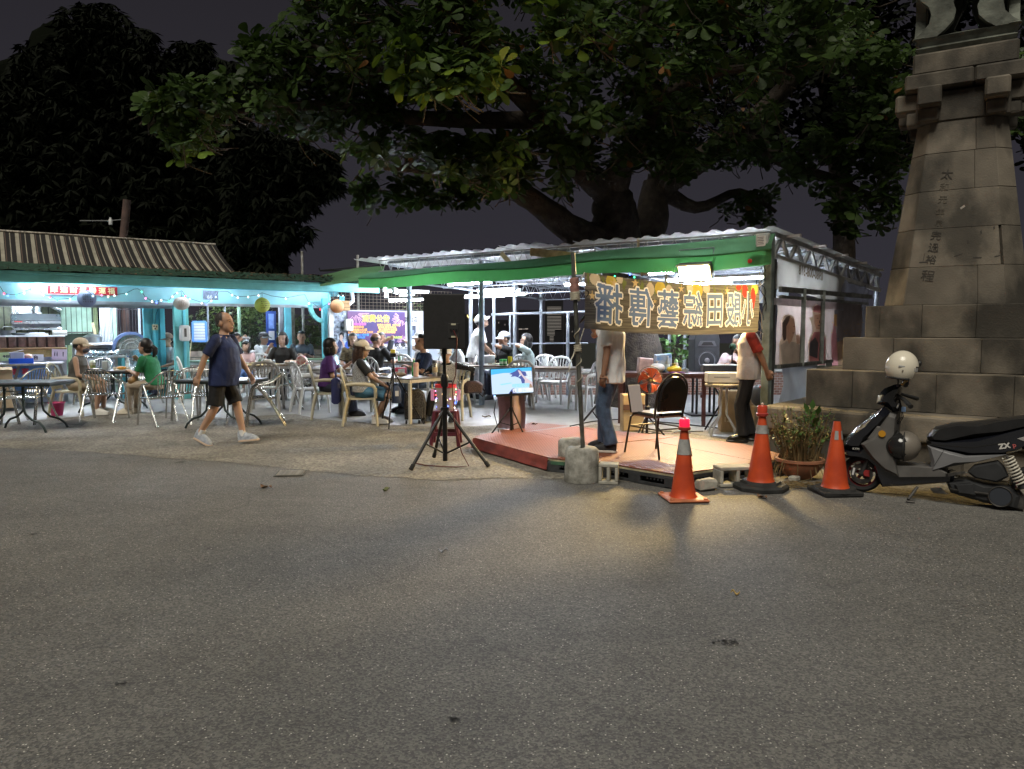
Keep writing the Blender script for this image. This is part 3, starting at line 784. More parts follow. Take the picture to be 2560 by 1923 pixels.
weight('concrete_weight','darker concrete weight just behind the one with the pole',at(1432,1180)+V((0,.16,0)),.15,.145,.33,False)
# ======= teal pavilion
TEAL = mat('teal_paint',(.16,.50,.50),.5,ns=4,na=.14); TEALB = mat('teal_blue_paint',(.13,.50,.60),.45,ns=4,na=.12)
AQUA = mat('aqua_board',(.30,.62,.70),.5,ns=3,na=.1); GREYM = mat('grey_metal',(.34,.36,.40),.4,.4,ns=5,na=.2)
NET = mat('green_net',(.018,.055,.035),.9,ns=18,na=.6,bump=.8,bs=60)
AP = ang(PU)
pav = thing('pavilion','open teal timber pavilion with dark green netted roof','pavilion',(0,0,0))
UR = pv(948,735,0)[0]
def pbeam(name,u0,u1,v0,v1,z0,z1,m,parent=None,b=.006,dz=0.0):
    c = P((u0+u1)/2,(v0+v1)/2,(z0+z1)/2+dz)
    return MB().box(c,(abs(u1-u0),abs(v1-v0),abs(z1-z0)),AP,b).build(name,m,parent or pav)
pbeam('fascia',-3,UR,-.02,.03,2.32,2.45,TEAL); pbeam('fascia',-3,UR,-.05,.03,2.452,2.51,TEAL)
pbeam('lintel',-3,UR-.9,.74,.84,2.02,2.34,AQUA); pbeam('lintel_trim',-3,UR-.9,.70,.739,1.985,2.045,GREYM)
pbeam('ceiling',-3,UR-.05,.031,4.6,2.45,2.48,mat('aqua_ceiling',(.36,.60,.66),.5,ns=2,na=.15))
pbeam('pipe_beam',-3,3.0,.95,1.12,1.93,2.08,GREYM,b=.05)
for v_ in(1.6,2.9,4.4): pbeam('joist',-3,UR-.3,v_,v_+.08,2.30,2.448,TEALB)
# roof netting with litter
def netf(a,b):
    u = -3+(UR+3.1)*a; v = -.10+2.6*b
    return P(u,v,2.52+.14*min(1,b*6)+.10*b+.02*noise.noise(V((u*3,v*3,0)))+.012*noise.noise(V((u*11,v*9,0))))
MB().grid(netf,160,22).build('roof_net',NET,pav,smooth=80)
LIT = MB()
for k in range(700):
    a = rng.betavariate(4,1.6); b = rng.uniform(.0,.32); p = netf(a,b)+V((0,0,.012)); s_ = rng.uniform(.015,.05); q = rng.uniform(0,6.28)
    d1 = V((math.cos(q),math.sin(q),rng.uniform(-.3,.5)))*s_; d2 = V((-math.sin(q),math.cos(q),rng.uniform(-.3,.5)))*s_*.5
    LIT.add([p-d1,p+d2,p+d1,p-d2],[(0,1,2,3)])
LIT.build('leaf_litter',mat('litter',(.12,.085,.05),.9),pav)['kind'] = 'stuff'
def ppost(px,v,w,d_,z,m,name='post'):
    u_, _ = pv(px,900,v); g_ = gz(P(u_,v,0).y)+.006
    pbeam(name,u_-w/2,u_+w/2,v-d_/2,v+d_/2,g_,z,m); return u_
u2 = ppost(455,.79,.27,.14,2.02,TEAL)
pbeam('post_rib',u2+.02,u2+.07,.69,.715,.3,2.2,TEALB)
for px in(368,408): ppost(px,1.25,.10,.10,2.0,TEALB)
ppost(388,1.25,.30,.04,2.0,TEALB); ppost(388,1.20,.05,.05,2.0,TEALB)
u3 = ppost(814,.55,.12,.12,2.2,TEALB); ppost(826,.62,.05,.05,2.3,TEAL)
ppost(705,2.6,.10,.10,2.3,GREYM); ppost(722,3.0,.16,.08,2.3,TEALB); ppost(735,3.1,.08,.06,2.3,mat('worn_wood_post',(.26,.22,.17),.8,ns=8,na=.4))
# curved braces under the lintel
def brace(px,py,v,s_,m=TEALB):
    u_, z_ = pv(px,py,v); pts =[P(u_+s_*.30*math.sin(i/8*1.57),v,z_-.36+.36*(1-math.cos(i/8*1.57)))for i in range(9)]
    mb = MB()
    for i in range(8): mb.beam(pts[i],pts[i+1],.08,.09)
    mb.build('brace',m,pav)
brace(808,762,.56,-1,TEAL); brace(824,740,.56,1)
# downpipe elbow at the right corner
e0, e1, e2, e3 =(P(*pv(880,735,.35)[:1],.35,2.35),P(pv(883,752,.35)[0],.35,pv(883,752,.35)[1]),P(pv(845,785,.5)[0],.5,pv(845,785,.5)[1]),P(pv(832,792,.55)[0],.55,.2))
MB().tube([e0,e1,e2,e3],.045,10).build('downpipe',mat('pipe_grey',(.45,.47,.50),.45,.2),pav,smooth=50)
# end wall post painted white below
tube_lamp(P(pv(146,714,.62)[0],.62,2.385),PU,1.2,'tube lamp above the red lucky banner',m=TUBE3)
tube_lamp(P(pv(60,714,1.9)[0],1.9,2.30),PU,1.2,'tube lamp in the kitchen at the left edge',m=TUBE2)
tube_lamp(P(pv(330,720,2.2)[0],2.2,2.32),PU,1.2,'tube lamp behind the lintel near the tall blue post',m=TUBE2)
tube_lamp(P(pv(600,730,2.2)[0],2.2,2.32),PU,1.2,'tube lamp behind the lintel above the family table',m=TUBE2)
for u_, lab_ in((1.0,'added unseen tube lamp behind the eave over the beige cap'),(3.4,'added unseen tube lamp behind the eave near the white lantern'),(5.8,'added unseen tube lamp behind the eave near the green lantern'),(7.8,'added unseen tube lamp behind the eave near the orange lantern')): tube_lamp(P(u_,.16,2.385),PU,1.2,lab_,m=TUBE3)  # unseen tubes added to brighten the seats before the pavilion
tube_lamp(P(4.6,3.5,2.34),PU,1.2,'added unseen tube lamp deep under the pavilion roof',m=TUBE2)  # this and the next tube are unseen, added to light the inside
tube_lamp(P(1.2,1.5,2.34),PU,1.2,'added unseen tube lamp over the steel work table',m=TUBE2)
# house number plate on the lintel
hp = pv(527,738,.72); t = thing('number_plate','faded dark plate with a number on the aqua lintel','sign',P(hp[0],.735,hp[1]),AP)
MB().box((0,0,0),(.30,.012,.19)).build('plate',mat('plate_grey',(.16,.20,.30),.6,ns=14,na=.5),t)
lettering('66',.11,mat('plate_white',(.5,.55,.62),.6),t,(-.02,-.008,-.04),(R(90),0,0),.002)
# red banner
rb = pv(208,727,.70); t = thing('lucky_banner','red paper banner with gold characters on the lintel','banner',P(rb[0],.69,rb[1]),AP)
ww = pv(295,727,.7)[0]-pv(121,727,.7)[0]
MB().box((0,0,0),(ww,.008,.165)).build('paper',mat('lucky_red',(.55,.015,.03),.55),t)
MB().box((0,-.006,-.076),(ww,.003,.010)).build('border',mat('lucky_edge',(.85,.55,.60),.5),t)
for i, s_ in enumerate('庫進財年聯運福'): lettering(s_,.125,mat('lucky_gold',(.90,.78,.42),.5),t,(-ww/2+(i+.65)*ww/7.3,-.012,0),(R(90),0,0),.003)
# ------- striped awning on the roof behind
AW =[mat('stripe_black',(.014,.012,.012),.85,ns=5,na=.3),mat('stripe_cream',(.30,.28,.225),.85,ns=5,na=.25),mat('stripe_brown',(.10,.07,.055),.85)]
def awn(a,b):
    u = -3.2+(pv(560,640,1.9)[0]+3.2)*a+.35*b*(0 if a<.5 else 1)*(a-.5)*2
    z = 2.66+.78*(1-b)**1.25-.03*math.sin(b*3.14)+.012*noise.noise(V((u*4,b*3,0)))
    return P(u,2.6-.9*b,z)
AM = MB(); seq =[(1,4),(0,1),(2,1),(0,4),(1,1),(0,5)]; x0 = 0; tot = 0; cuts =[]
while tot<460:
    for m_, w_ in seq: cuts.append((tot,tot+w_,m_)); tot+=w_
for c0, c1, m_ in cuts: AM.m(m_).grid(lambda a,b,c0=c0,c1=c1:awn((c0+(c1-c0)*a)/tot,b),1,12)
aw = tag(AM.build('striped_awning',AW,smooth=60),'dark awning with cream stripes on the pavilion roof','awning')
MB().tube([awn(i/30,0)+V((0,0,.015))for i in range(31)],.022,6).build('front_bar',mat('bar_pale',(.42,.38,.33),.7,ns=25,na=.6),aw,smooth=60)
def redc(a,b):
    u = -3.0+1.25*a; return P(u+pv(0,640,1.8)[0]*0+1.9,2.05-.5*b,2.98-.26*b-.2*a+.02*noise.noise(V((a*4,b*4,2))))
tag(MB().grid(redc,14,8).build('red_cloth',mat('dark_red_cloth',(.13,.025,.025),.85),smooth=60),'dark red cloth lying on the left end of the awning','cloth')
# posts, wires and the green tarp between the two roofs
for px, y0, y1, Y, lab in((755,628,690,17.5,'slim pale pole standing behind the green tarp'),(894,638,672,17.5,'second slim pole left of the corrugated roof end')):
    a, b = atY(px,y0,Y), atY(px,y1,Y); tag(MB().tube([(b.x,Y,gz(Y)),(a.x,Y,a.z)],.03,8).build('roof_pole',mat('pale_pole',(.30,.28,.25),.7,ns=6,na=.4),smooth=60),lab,'pole')
def tarp_(a,b):
    p = atY(800+160*a,690-24*a+26*b-(6*math.sin(a*3.1)if b<.5 else 0),15.6+1.2*(1-b)); return p+V((0,0,.01*noise.noise(V((a*6,b*6,0)))))
tag(MB().grid(tarp_,16,6).build('green_tarp',sheetmat('tarp_green',(.09,.20,.09),.2,.7,.3,3),smooth=60),'sagging green tarpaulin joining the pavilion and canopy roofs','tarp')
cable('roof_wire','black wire running along the roof line behind the tarp',[atY(800,676,17.6),atY(905,667,17.6),atY(1010,648,17.6),atY(1020,645,17.6)],.012,BLACKC)
cable('net_wire','fine dark mesh strip on the skyline left of the canopy',[atY(798,670,17.8),atY(800,677,17.8),atY(905,675,17.8)],.02,BLACKC)
# ------- lanterns and coloured bulbs
def lantern(px,py,v,r_,m,ink,label,sq=1.0):
    u_, z_ = pv(px,py,v); p = P(u_,v,z_); t = thing('paper_lantern',label,'lantern',p,AP,'paper lanterns under the eave')
    pr =[(r_*math.cos(x)*(1+.012*(i%2)),r_*sq*math.sin(x))for i,x in enumerate([R(-78+156*k/22)for k in range(23)])]
    MB().lathe(pr,22,cap=False).build('shade',m,t,smooth=25)
    MB().tube([(0,0,r_*sq*.97),(0,0,2.27-z_)],.004,4).build('cord',BLACKC,t)
    MB().lathe([(r_*.2,r_*sq*.95),(r_*.22,r_*sq*1.02)],12,cap=False).build('rim',ink,t)
    if ink:
        mb = MB()
        for i in range(5):
            for j in range(4):
                a = R(-118+14*i+rng.uniform(-3,3)); e = R(-26+16*j); w = rng.uniform(.3,.75)
                q =[V((math.cos(a+da)*math.cos(e+de),math.sin(a+da)*math.cos(e+de),math.sin(e+de)*sq))*(r_*1.02)for da,de in((0,0),(R(11)*w,0),(R(11)*w,R(9)*w),(0,R(11)))]
                mb.add(q,[(0,1,2,3)])
        mb.build('printed_marks',ink,t)
    return t
INKP = mat('lantern_ink',(.14,.15,.20),.7)
lantern(217,747,.25,.155,sheetmat('lantern_blue',(.22,.25,.36),.35),INKP,'blue grey paper lantern in front of the red banner')
lantern(454,759,.30,.150,sheetmat('lantern_white',(.66,.60,.54),.4),mat('lantern_ink_tan',(.42,.32,.26),.7),'white paper lantern in front of the thick teal post',.86)
lantern(656,763,.35,.155,sheetmat('lantern_green',(.50,.52,.12),.4),mat('lantern_ink_green',(.16,.16,.05),.7),'yellow green paper lantern under the middle of the eave')
lantern(843,766,.30,.150,sheetmat('lantern_orange',(.66,.34,.16),.4),mat('lantern_ink_orange',(.50,.26,.13),.7),'orange paper lantern at the right end of the eave')
sl = thing('string_lights','string of small coloured bulbs looped along the teal eave','string lights',(0,0,0))
BUL ={'r':emat('bulb_red',(1,.04,.06),3.3),'g':emat('bulb_green',(.05,1,.30),2.8),'b':emat('bulb_blue',(.05,.10,1),5.0),'w':emat('bulb_white',(1,.85,.75),3.3),'p':emat('bulb_pink',(1,.10,.35),3.3),'c':emat('bulb_cyan',(.45,.95,1),2.8),'y':emat('bulb_warm',(1,.65,.3),2.8),'v':emat('bulb_violet',(.45,.25,1),3.9)}
bb ={k:MB().ball((0,0,0),(.012,.012,.016),8,6).mesh('bulb',m)for k,m in BUL.items()}
path =[(0,716),(10,732,'r'),(20,737,'b'),(42,736,'g'),(60,730,'r'),(76,722,'g'),(88,714),(108,736,'c'),(125,741,'r'),(143,749,'g'),(175,746,'c'),(208,720),(232,738,'c'),(254,736,'p'),(270,740,'y'),(286,737,'w'),(316,733,'c'),(335,723),(345,722),(354,728,'g'),(364,744,'p'),(380,752,'w'),(391,754,'b'),(403,749,'w'),(422,751,'g'),(431,740,'y'),(443,731,'v'),(455,727),(463,739,'r'),(474,746,'c'),(504,756,'w'),(516,758,'b'),(528,750,'y'),(539,741,'c'),(547,729),(570,729),(580,736,'w'),(594,742,'w'),(620,741,'w'),(646,737,'w'),(655,732),(680,740),(714,745,'w'),(740,740),(762,736),(772,757,'w'),(783,758),(800,772,'r'),(822,758,'p'),(830,745),(846,738,'c'),(857,738,'c')]
WP =[]
for q in path:
    u_, z_ = pv(q[0],q[1],.12); WP.append(P(u_,.12,z_))
    if len(q)>2: link('bulb',bb[q[2]],sl,P(u_,.11,z_-.016))
MB().tube(WP,.0045,4).build('cord',BLACKC,sl)
sl2 = thing('stage_string_lights','string of blue and green bulbs under the valance left of the flood lamp','string lights',(0,0,0))
WP =[on_canopy(x,y,.2)for x,y in((1500,700),(1537,691),(1575,686),(1586,693),(1634,684),(1680,690))]
MB().tube(WP,.004,4).build('cord',BLACKC,sl2)
for p_, c_ in zip(WP[1:5],'gbgb'): link('bulb',bb[c_],sl2,p_)
# ------- boxes on the posts
t = thing('towel_dispenser','white wall dispenser on the thick teal post','dispenser',P(pv(464,835,.60)[0],.66,pv(464,853,.62)[1]),AP)
WPL = mat('white_plastic',(.72,.71,.68),.35,ns=8,na=.06)
MB().box((0,0,.16),(.20,.11,.32),b=.03).build('case',WPL,t,smooth=40); MB().box((.0,-.057,.17),(.045,.006,.17),b=.002).build('window',mat('dispenser_window',(.12,.12,.11),.25),t)
t = thing('smoking_sign','round no smoking sticker on the thick teal post','sign',P(pv(466,840,.7)[0],.715,pv(466,840,.7)[1]),AP)
MB().lathe([(.001,0),(.062,0),(.062,.004)],20,M=Matrix.Rotation(R(90),4,'X')).build('disc',mat('sticker_white',(.75,.70,.68),.5),t)
MB().lathe([(.052,.004),(.062,.006),(.052,.008)],20,M=Matrix.Rotation(R(90),4,'X'),cap=False).build('ring',mat('sticker_red',(.55,.08,.08),.5),t)
MB().beam((-.04,-.008,.04),(.04,-.008,-.04),.006,.014).build('bar',mat('sticker_dark',(.10,.08,.08),.5),t)
t = thing('power_socket','small yellowed socket box hanging on the tall blue post','socket',P(pv(388,815,1.15)[0],1.17,pv(388,822,1.15)[1]),AP)
MB().box((0,0,.03),(.115,.04,.115),b=.01).build('plate',mat('old_plastic',(.62,.54,.36),.5),t)
for dx, dz_ in((-.02,.05),(.025,.04),(0,.0)): MB().box((dx,-.022,dz_),(.028,.006,.03)).build('hole',mat('socket_dark',(.08,.05,.03),.6),t)
MB().tube([(0,0,.09),(.03,0,.3),(.09,0,.45)],.005,5).build('wire',BLACKC,t)
t = thing('wall_dispenser','white paper dispenser left of the purple notice banner','dispenser',V((0,0,0)))
# ------- notice boards at the back of the tables
OB = V((-4.02,16.5,0))
def bd(px,py,dep=0.0):
    o = OB-PV*dep; p = onpl(px,py,o,PU); return(p-o).dot(PU), p.z
def bw(u_,z_,dep=0.0): return OB+PU*u_-PV*dep+V((0,0,z_))
board = thing('back_panel','grey metal panel wall behind the tables','wall',(0,0,0))
L_ = bd(1132,830)[0]
MB().box(bw(L_/2,1.02,-.05),(L_+.1,.06,1.86),AP).build('panel',mat('panel_grey',(.33,.37,.42),.5,ns=3,na=.15),board)
MB().box(bw(-.02,1.0,.02),(.10,.10,1.95),AP).build('post',mat('white_post',(.62,.63,.64),.5,ns=5,na=.15),board)
MB().box(bw(L_,1.1,.0),(.12,.06,2.2),AP).build('post',POSTB,board)
wire = MB()
for i in range(34): wire.beam(bw(L_*i/33,1.96,-.06),bw(L_*i/33,2.44,-.06),.006,.006)
for j in range(7): wire.beam(bw(0,1.98+j*.075,-.06),bw(L_,1.98+j*.075,-.06),.006,.006)
wire.build('wire_grid',mat('rust_wire',(.16,.13,.10),.7,.4),board)['kind'] = 'stuff'
t = thing('wooden_box','brown wooden box on top of the grey panel wall','box',bw(*[bd(858,770,.1)[0]],bd(858,777)[1],.0),AP)
MB().box((0,0,.11),(.33,.2,.22),b=.008).build('case',mat('box_wood',(.33,.20,.09),.7,ns=9,na=.25),t)
for k in range(2): MB().box((0,-.104,.07+.08*k),(.33,.008,.010)).build('seam',mat('box_seam',(.10,.06,.03),.8),t)
notice = thing('notice_banner','purple printed price notice with fireworks and yellow heading','banner',(0,0,0))
PUR = mat('notice_purple',(.035,.022,.10),.5,ns=1.6,na=.5,col2=(.09,.025,.10))
n0, n1 = bd(868,778,.03), bd(1013,858,.03)
MB().box(bw((n0[0]+n1[0])/2,(n0[1]+n1[1])/2,.03),(n1[0]-n0[0],.012,n0[1]-n1[1]),AP).build('sheet',PUR,notice)
def btext(s,px,py,size,m,off=.003,dep=.04,par=None,sx=1.0):
    u_, z_ = bd(px,py,dep); return lettering(s,size,m,par or notice,bw(u_,z_,dep),(R(90),0,AP),off,sx=sx)
btext('消費公告',940,798,.175,mat('notice_gold_edge',(.45,.38,.20),.5),.012,.040); btext('消費公告',940,798,.175,mat('notice_gold',(.50,.22,.01),.5),.002,.045)
OR_, BL_, GN_, MG_ = mat('notice_orange',(.80,.40,.12),.5), mat('notice_blue',(.06,.26,.75),.5), mat('notice_green',(.42,.60,.08),.5), mat('notice_magenta',(.60,.12,.55),.5)
for s, x, y, m in(('自備酒水開瓶費',895,811,MG_),('自帶飲料酌收',892,818,OR_),('啤酒每瓶20元/罐',896,825,OR_),('紅酒每瓶500元以上加收',902,831,OR_),('包場唱歌每小時計費',896,838,BL_),('單點歌曲200/首',893,844,BL_),('每人100/位',895,850,BL_),('自備生日蛋糕  100元/個',972,813,OR_),('請勿亂丟垃圾物品',968,819,OR_),('禁止攜帶外食飲酒',970,825,OR_),('保持環境清潔感謝',966,831,OR_),('低消每人100元 飲品任選',975,844,GN_),('每桌限用時間',968,850,GN_)):
    btext(s,x,y,.058,m,.002)
FW = mat('firework',(.72,.42,.55),.5)
for cx, cy, rr in((890,784,34),(1003,796,26),(1008,854,18)):
    mb = MB()
    for k in range(30):
        a = k/30*6.283+rng.uniform(-.06,.06); r0, r1 = rr*rng.uniform(.15,.35), rr*rng.uniform(.7,1.0)
        p, q = bd(cx+math.cos(a)*r0,cy+math.sin(a)*r0*.9,.037), bd(cx+math.cos(a)*r1,cy+math.sin(a)*r1*.9,.037)
        if not(n0[0]<q[0]<n1[0]and n1[1]<q[1]<n0[1]and n0[0]<p[0]<n1[0]and n1[1]<p[1]<n0[1]): continue
        mb.beam(bw(*p,.037),bw(*q,.037),.002,.007)
    mb.build('printed_firework',FW,notice)
coffee = thing('coffee_poster','white coffee poster with black characters and a coffee machine picture','poster',(0,0,0))
q0, q1 = bd(1014,786,.02), bd(1046,872,.02); q2 = bd(930,862,.02)
MB().box(bw((q0[0]+q1[0])/2,(q0[1]+q1[1])/2,.02),(q1[0]-q0[0],.01,q0[1]-q1[1]),AP).build('sheet',mat('poster_paper',(.62,.64,.66),.5,ns=5,na=.1),coffee)
MB().box(bw((q2[0]+q0[0])/2-.003,(q2[1]+q1[1])/2,.02),(q0[0]-q2[0],.01,q2[1]-q1[1]),AP).build('sheet',MATS['poster_paper'],coffee)
BLK = mat('poster_black',(.02,.02,.025),.5)
btext('雜貨店',1028,800,.145,BLK,.004,.03,coffee,.8); btext('享 飲 咖 啡',1000,862,.13,BLK,.006,.03,coffee); btext('0968-211   0978-218',1010,870,.045,BLK,.002,.03,coffee)
a_, b_ = bd(1018,814,.03), bd(1040,848,.03)
MB().box(bw((a_[0]+b_[0])/2,(a_[1]+b_[1])/2,.03),(b_[0]-a_[0],.012,a_[1]-b_[1]),AP,.006).build('printed_machine',mat('machine_dark',(.05,.06,.09),.4),coffee)
MB().box(bw((a_[0]+b_[0])/2,(a_[1]+b_[1])/2-.02,.038),((b_[0]-a_[0])*.55,.006,(a_[1]-b_[1])*.45),AP).build('printed_panel',mat('machine_blue',(.16,.20,.30),.4),coffee)
collage = thing('photo_poster','bluish poster of a woman in a dark dress beside the white post','poster',(0,0,0))
a_, b_ = bd(833,778,.02), bd(866,882,.02)
MB().box(bw((a_[0]+b_[0])/2,(a_[1]+b_[1])/2,.02),(b_[0]-a_[0],.01,a_[1]-b_[1]),AP).build('sheet',mat('collage',(.30,.36,.46),.5,ns=14,na=.8),coffee and collage)
def cpoly(pts,m,name,dep=.03):
    w =[bw(*bd(820+x*.1447,770+y*.1447,dep),dep)for x,y in pts]; c = sum(w,V())/len(w)
    MB().add([c]+w,[(0,1+i,1+(i+1)%len(w))for i in range(len(w))]).build(name,m,collage)
cpoly([(190,520),(200,440),(240,418),(275,440),(278,500),(250,540),(215,535)],mat('print_hair',(.02,.02,.03),.6),'printed_hair',.028)
cpoly([(200,520),(205,470),(240,460),(260,500),(235,540),(240,560),(280,600),(290,740),(270,760),(260,640),(200,560)],mat('print_skin',(.55,.40,.33),.6),'printed_skin',.034)
cpoly([(165,600),(200,545),(245,600),(230,660),(215,760),(160,790),(175,680)],mat('print_dress',(.02,.03,.09),.6),'printed_dress',.04)
cpoly([(300,600),(350,560),(372,620),(365,790),(290,790)],mat('print_blue',(.04,.10,.45),.6),'printed_vase',.034)
bpy.data.objects.remove(t)if False else None
for o in list(bpy.data.objects):
    if o.name.startswith('wall_dispenser'): WD = o
wp_ = bd(869,843,.05); WD.location = bw(wp_[0]-.0,wp_[1]+.12,.05); WD.rotation_euler =(0,0,AP)
MB().box((0,-.06,.15),(.19,.12,.27),b=.025).build('case',WPL,WD,smooth=40); MB().box((.045,-.123,.18),(.022,.006,.13),b=.002).build('window',MATS['dispenser_window'],WD)
# hand rail frame of pipes with the open view, and the low brick wall below
rail = thing('pipe_railing','pale pipe frame along the open back of the canopy','frame',(0,0,0))
YB = 15.6
def yb(px,py): return atY(px,py,YB)
for px, y0 in((1235,745),(1275,786),(1420,782),(1675,750)):
    a = yb(px,y0); MB().tube([(a.x,YB,.12),a],.034 if px!=1275 else .022,8).build('upright',GALV,rail,smooth=60)
MB().tube([yb(1228,787),yb(1470,779)],.026,8).build('rail',GALV,rail,smooth=60)
MB().tube([yb(1228,860),yb(1470,858)],.016,8).build('rail',GALV,rail,smooth=60)
def brick_mat():
    m = bpy.data.materials.new('brickwork'); m.use_nodes = True; n, l = m.node_tree.nodes, m.node_tree.links; b = n['Principled BSDF']
    t = n.new('ShaderNodeTexCoord'); mp = n.new('ShaderNodeMapping'); mp.inputs['Rotation'].default_value =(R(90),0,0); l.new(t.outputs['Object'],mp.inputs[0])
    br = n.new('ShaderNodeTexBrick'); br.inputs['Color1'].default_value =(.23,.11,.075,1); br.inputs['Color2'].default_value =(.15,.085,.065,1); br.inputs['Mortar'].default_value =(.34,.32,.29,1)
    br.inputs['Scale'].default_value = 4.6; br.inputs['Mortar Size'].default_value = .018; l.new(mp.outputs[0],br.inputs['Vector']); l.new(br.outputs['Color'],b.inputs['Base Color'])
    bp = n.new('ShaderNodeBump'); bp.inputs['Strength'].default_value = .6; bp.inputs['Distance'].default_value = .01; bp.invert = True; l.new(br.outputs['Fac'],bp.inputs['Height']); l.new(bp.outputs[0],b.inputs['Normal']); b.inputs['Roughness'].default_value = .85
    return m
xa, xb = yb(1215,900).x, 6.5
w_ = MB().box(((xa+xb)/2,YB+.25,.36),(xb-xa,.24,.50),b=.01).build('brick_wall',brick_mat()); tag(w_,'low brick parapet at the back edge of the canopy','wall')
MB().box(((xa+xb)/2,YB+.25,.635),(xb-xa+.04,.30,.05),b=.01).build('coping',mat('coping',(.42,.42,.40),.7,ns=6,na=.25),w_)
# ======= kitchen and back of the pavilion
STEEL = mat('stainless',(.52,.54,.56),.28,.9,ns=3,na=.12); DSTEEL = mat('dark_steel',(.16,.17,.18),.3,.8,ns=3,na=.2)
def pth(name,label,cat,px,py,v,group=None):
    u_, z_ = pv(px,py,v); return thing(name,label,cat,P(u_,v,z_),AP,group)
def span(px0,py0,px1,py1,v):
    a, b = pv(px0,py0,v), pv(px1,py1,v); return a[0], b[0], b[1], a[1]  # u0,u1,z0,z1
# back wall of pale green corrugated panels
kw = thing('kitchen_wall','pale green metal panel wall at the back of the kitchen','wall',(0,0,0))
GP = mat('green_panel',(.24,.36,.28),.6,ns=4,na=.2); GP2 = mat('olive_panel',(.20,.25,.12),.65,ns=4,na=.3)
u0, u1, z0, z1 = span(150,758,232,829,3.1); n_ = 6
for i in range(n_):
    a = u0+(u1-u0)*i/n_; b = u0+(u1-u0)*(i+1)/n_-.012
    MB().box(P((a+b)/2,3.1,(z0+z1)/2+.1),(b-a,.03,z1-z0+.3),AP,.006).build('panel',GP,kw)
    MB().box(P((a+b)/2,3.0,.70),(b-a,.03,.95),AP,.006).build('panel',GP2 if i%2 else GP,kw)
MB().box(P((u0+u1)/2,3.13,1.3),(u1-u0+.1,.02,2.2),AP).build('backing',mat('panel_shadow',(.05,.07,.05),.8),kw)
MB().box(P((u0+u1)/2,2.96,z0-.02),(u1-u0+.1,.10,.03),AP).build('ledge',mat('ledge_dark',(.06,.06,.05),.7),kw)
v0, v1, z0, z1 = span(232,762,247,850,3.05)
for i in range(3): MB().box(P(v0+(v1-v0)*(i+.5)/3,3.05,1.45),((v1-v0)/3-.01,.03,1.9),AP).build('panel',GP2,kw)
v0, v1, z0, z1 = span(247,763,282,832,2.9)
for i in range(9): MB().box(P(v0+(v1-v0)*(i+.5)/9,2.9,1.5),((v1-v0)/9-.008,.03,1.3),AP,.006).build('panel',mat('white_panel',(.62,.66,.70),.5,ns=3,na=.1),kw)
MB().box(P(pv(286,800,2.85)[0],2.85,1.2),(.07,.06,2.2),AP).build('post',GP,kw)
a0, a1, _, _ = span(-80,760,150,830,3.5)
MB().box(P((a0+a1)/2,3.5,1.2),(a1-a0,.04,2.4),AP).build('tiled_wall',mat('tile_olive',(.11,.12,.07),.45,ns=6,na=.5),kw)
for i in range(9): MB().box(P(a0+(a1-a0)*i/8,3.475,1.5),(.02,.01,1.8),AP).build('groove',mat('tile_groove',(.03,.03,.025),.8),kw)
u0, u1, z0, z1 = span(28,755,82,785,3.4)
MB().box(P((u0+u1)/2,3.42,(z0+z1)/2),(u1-u0,.02,z1-z0),AP).build('steel_backsplash',STEEL,kw)
# dark doorway with a grille
dk = thing('grille_gate','dark iron grille in the doorway beside the kitchen','gate',(0,0,0))
u0, u1, z0, z1 = span(290,765,358,880,3.0); IR = mat('iron',(.05,.045,.05),.6,.5)
for i in range(9): MB().tube([P(u0+(u1-u0)*i/8,3.0,.15),P(u0+(u1-u0)*i/8,3.0,2.1)],.008,5).build('bar',IR,dk)
for z in(.9,1.45,1.95): MB().tube([P(u0,3.0,z),P(u1,3.0,z)],.01,5).build('bar',IR,dk)
MB().box(P(u1-.06,2.97,1.15),(.05,.04,2.0),AP).build('frame',GREYM,dk); MB().box(P(u0,2.97,1.15),(.05,.04,2.0),AP).build('frame',IR,dk)
# range hood
u0, u1, z0, z1 = span(27,784,153,826,2.55); t = thing('range_hood','long stainless range hood over the kitchen counter','range hood',P((u0+u1)/2,2.55,z0),AP)
w, h = u1-u0, z1-z0
MB().prism([(-.02,h*.42),(-.02,h*.62),(.10,h),(.5,h),(.5,h*.42)],-w/2,w/2,'x').build('body',DSTEEL,t)
MB().box((0,-.03,h*.46),(w,.03,.05),b=.008).build('lip',STEEL,t); MB().prism([(.03,h*.40),(.07,h*.20),(.45,h*.20),(.45,h*.40)],-w/2+.02,w/2-.02,'x').build('filter',GREYM,t)
MB().box((0,.2,h*.09),(w*.95,.4,h*.16),b=.01).build('tray',STEEL,t); MB().box((-w*.36,-.047,h*.52),(.13,.004,.014)).build('stripe',mat('hood_red',(.35,.03,.03),.4),t)
d0 = pv(93,765,2.7)[0]-(u0+u1)/2; MB().tube([(d0,.25,h),(d0,.25,h+.12),(d0+.05,.25,h+.24),(d0+.16,.25,h+.27),(d0+.30,.25,h+.17),(d0+.42,.25,h+.08)],[.085,.08,.07,.065,.06,.055],12).build('duct',STEEL,t,smooth=50)
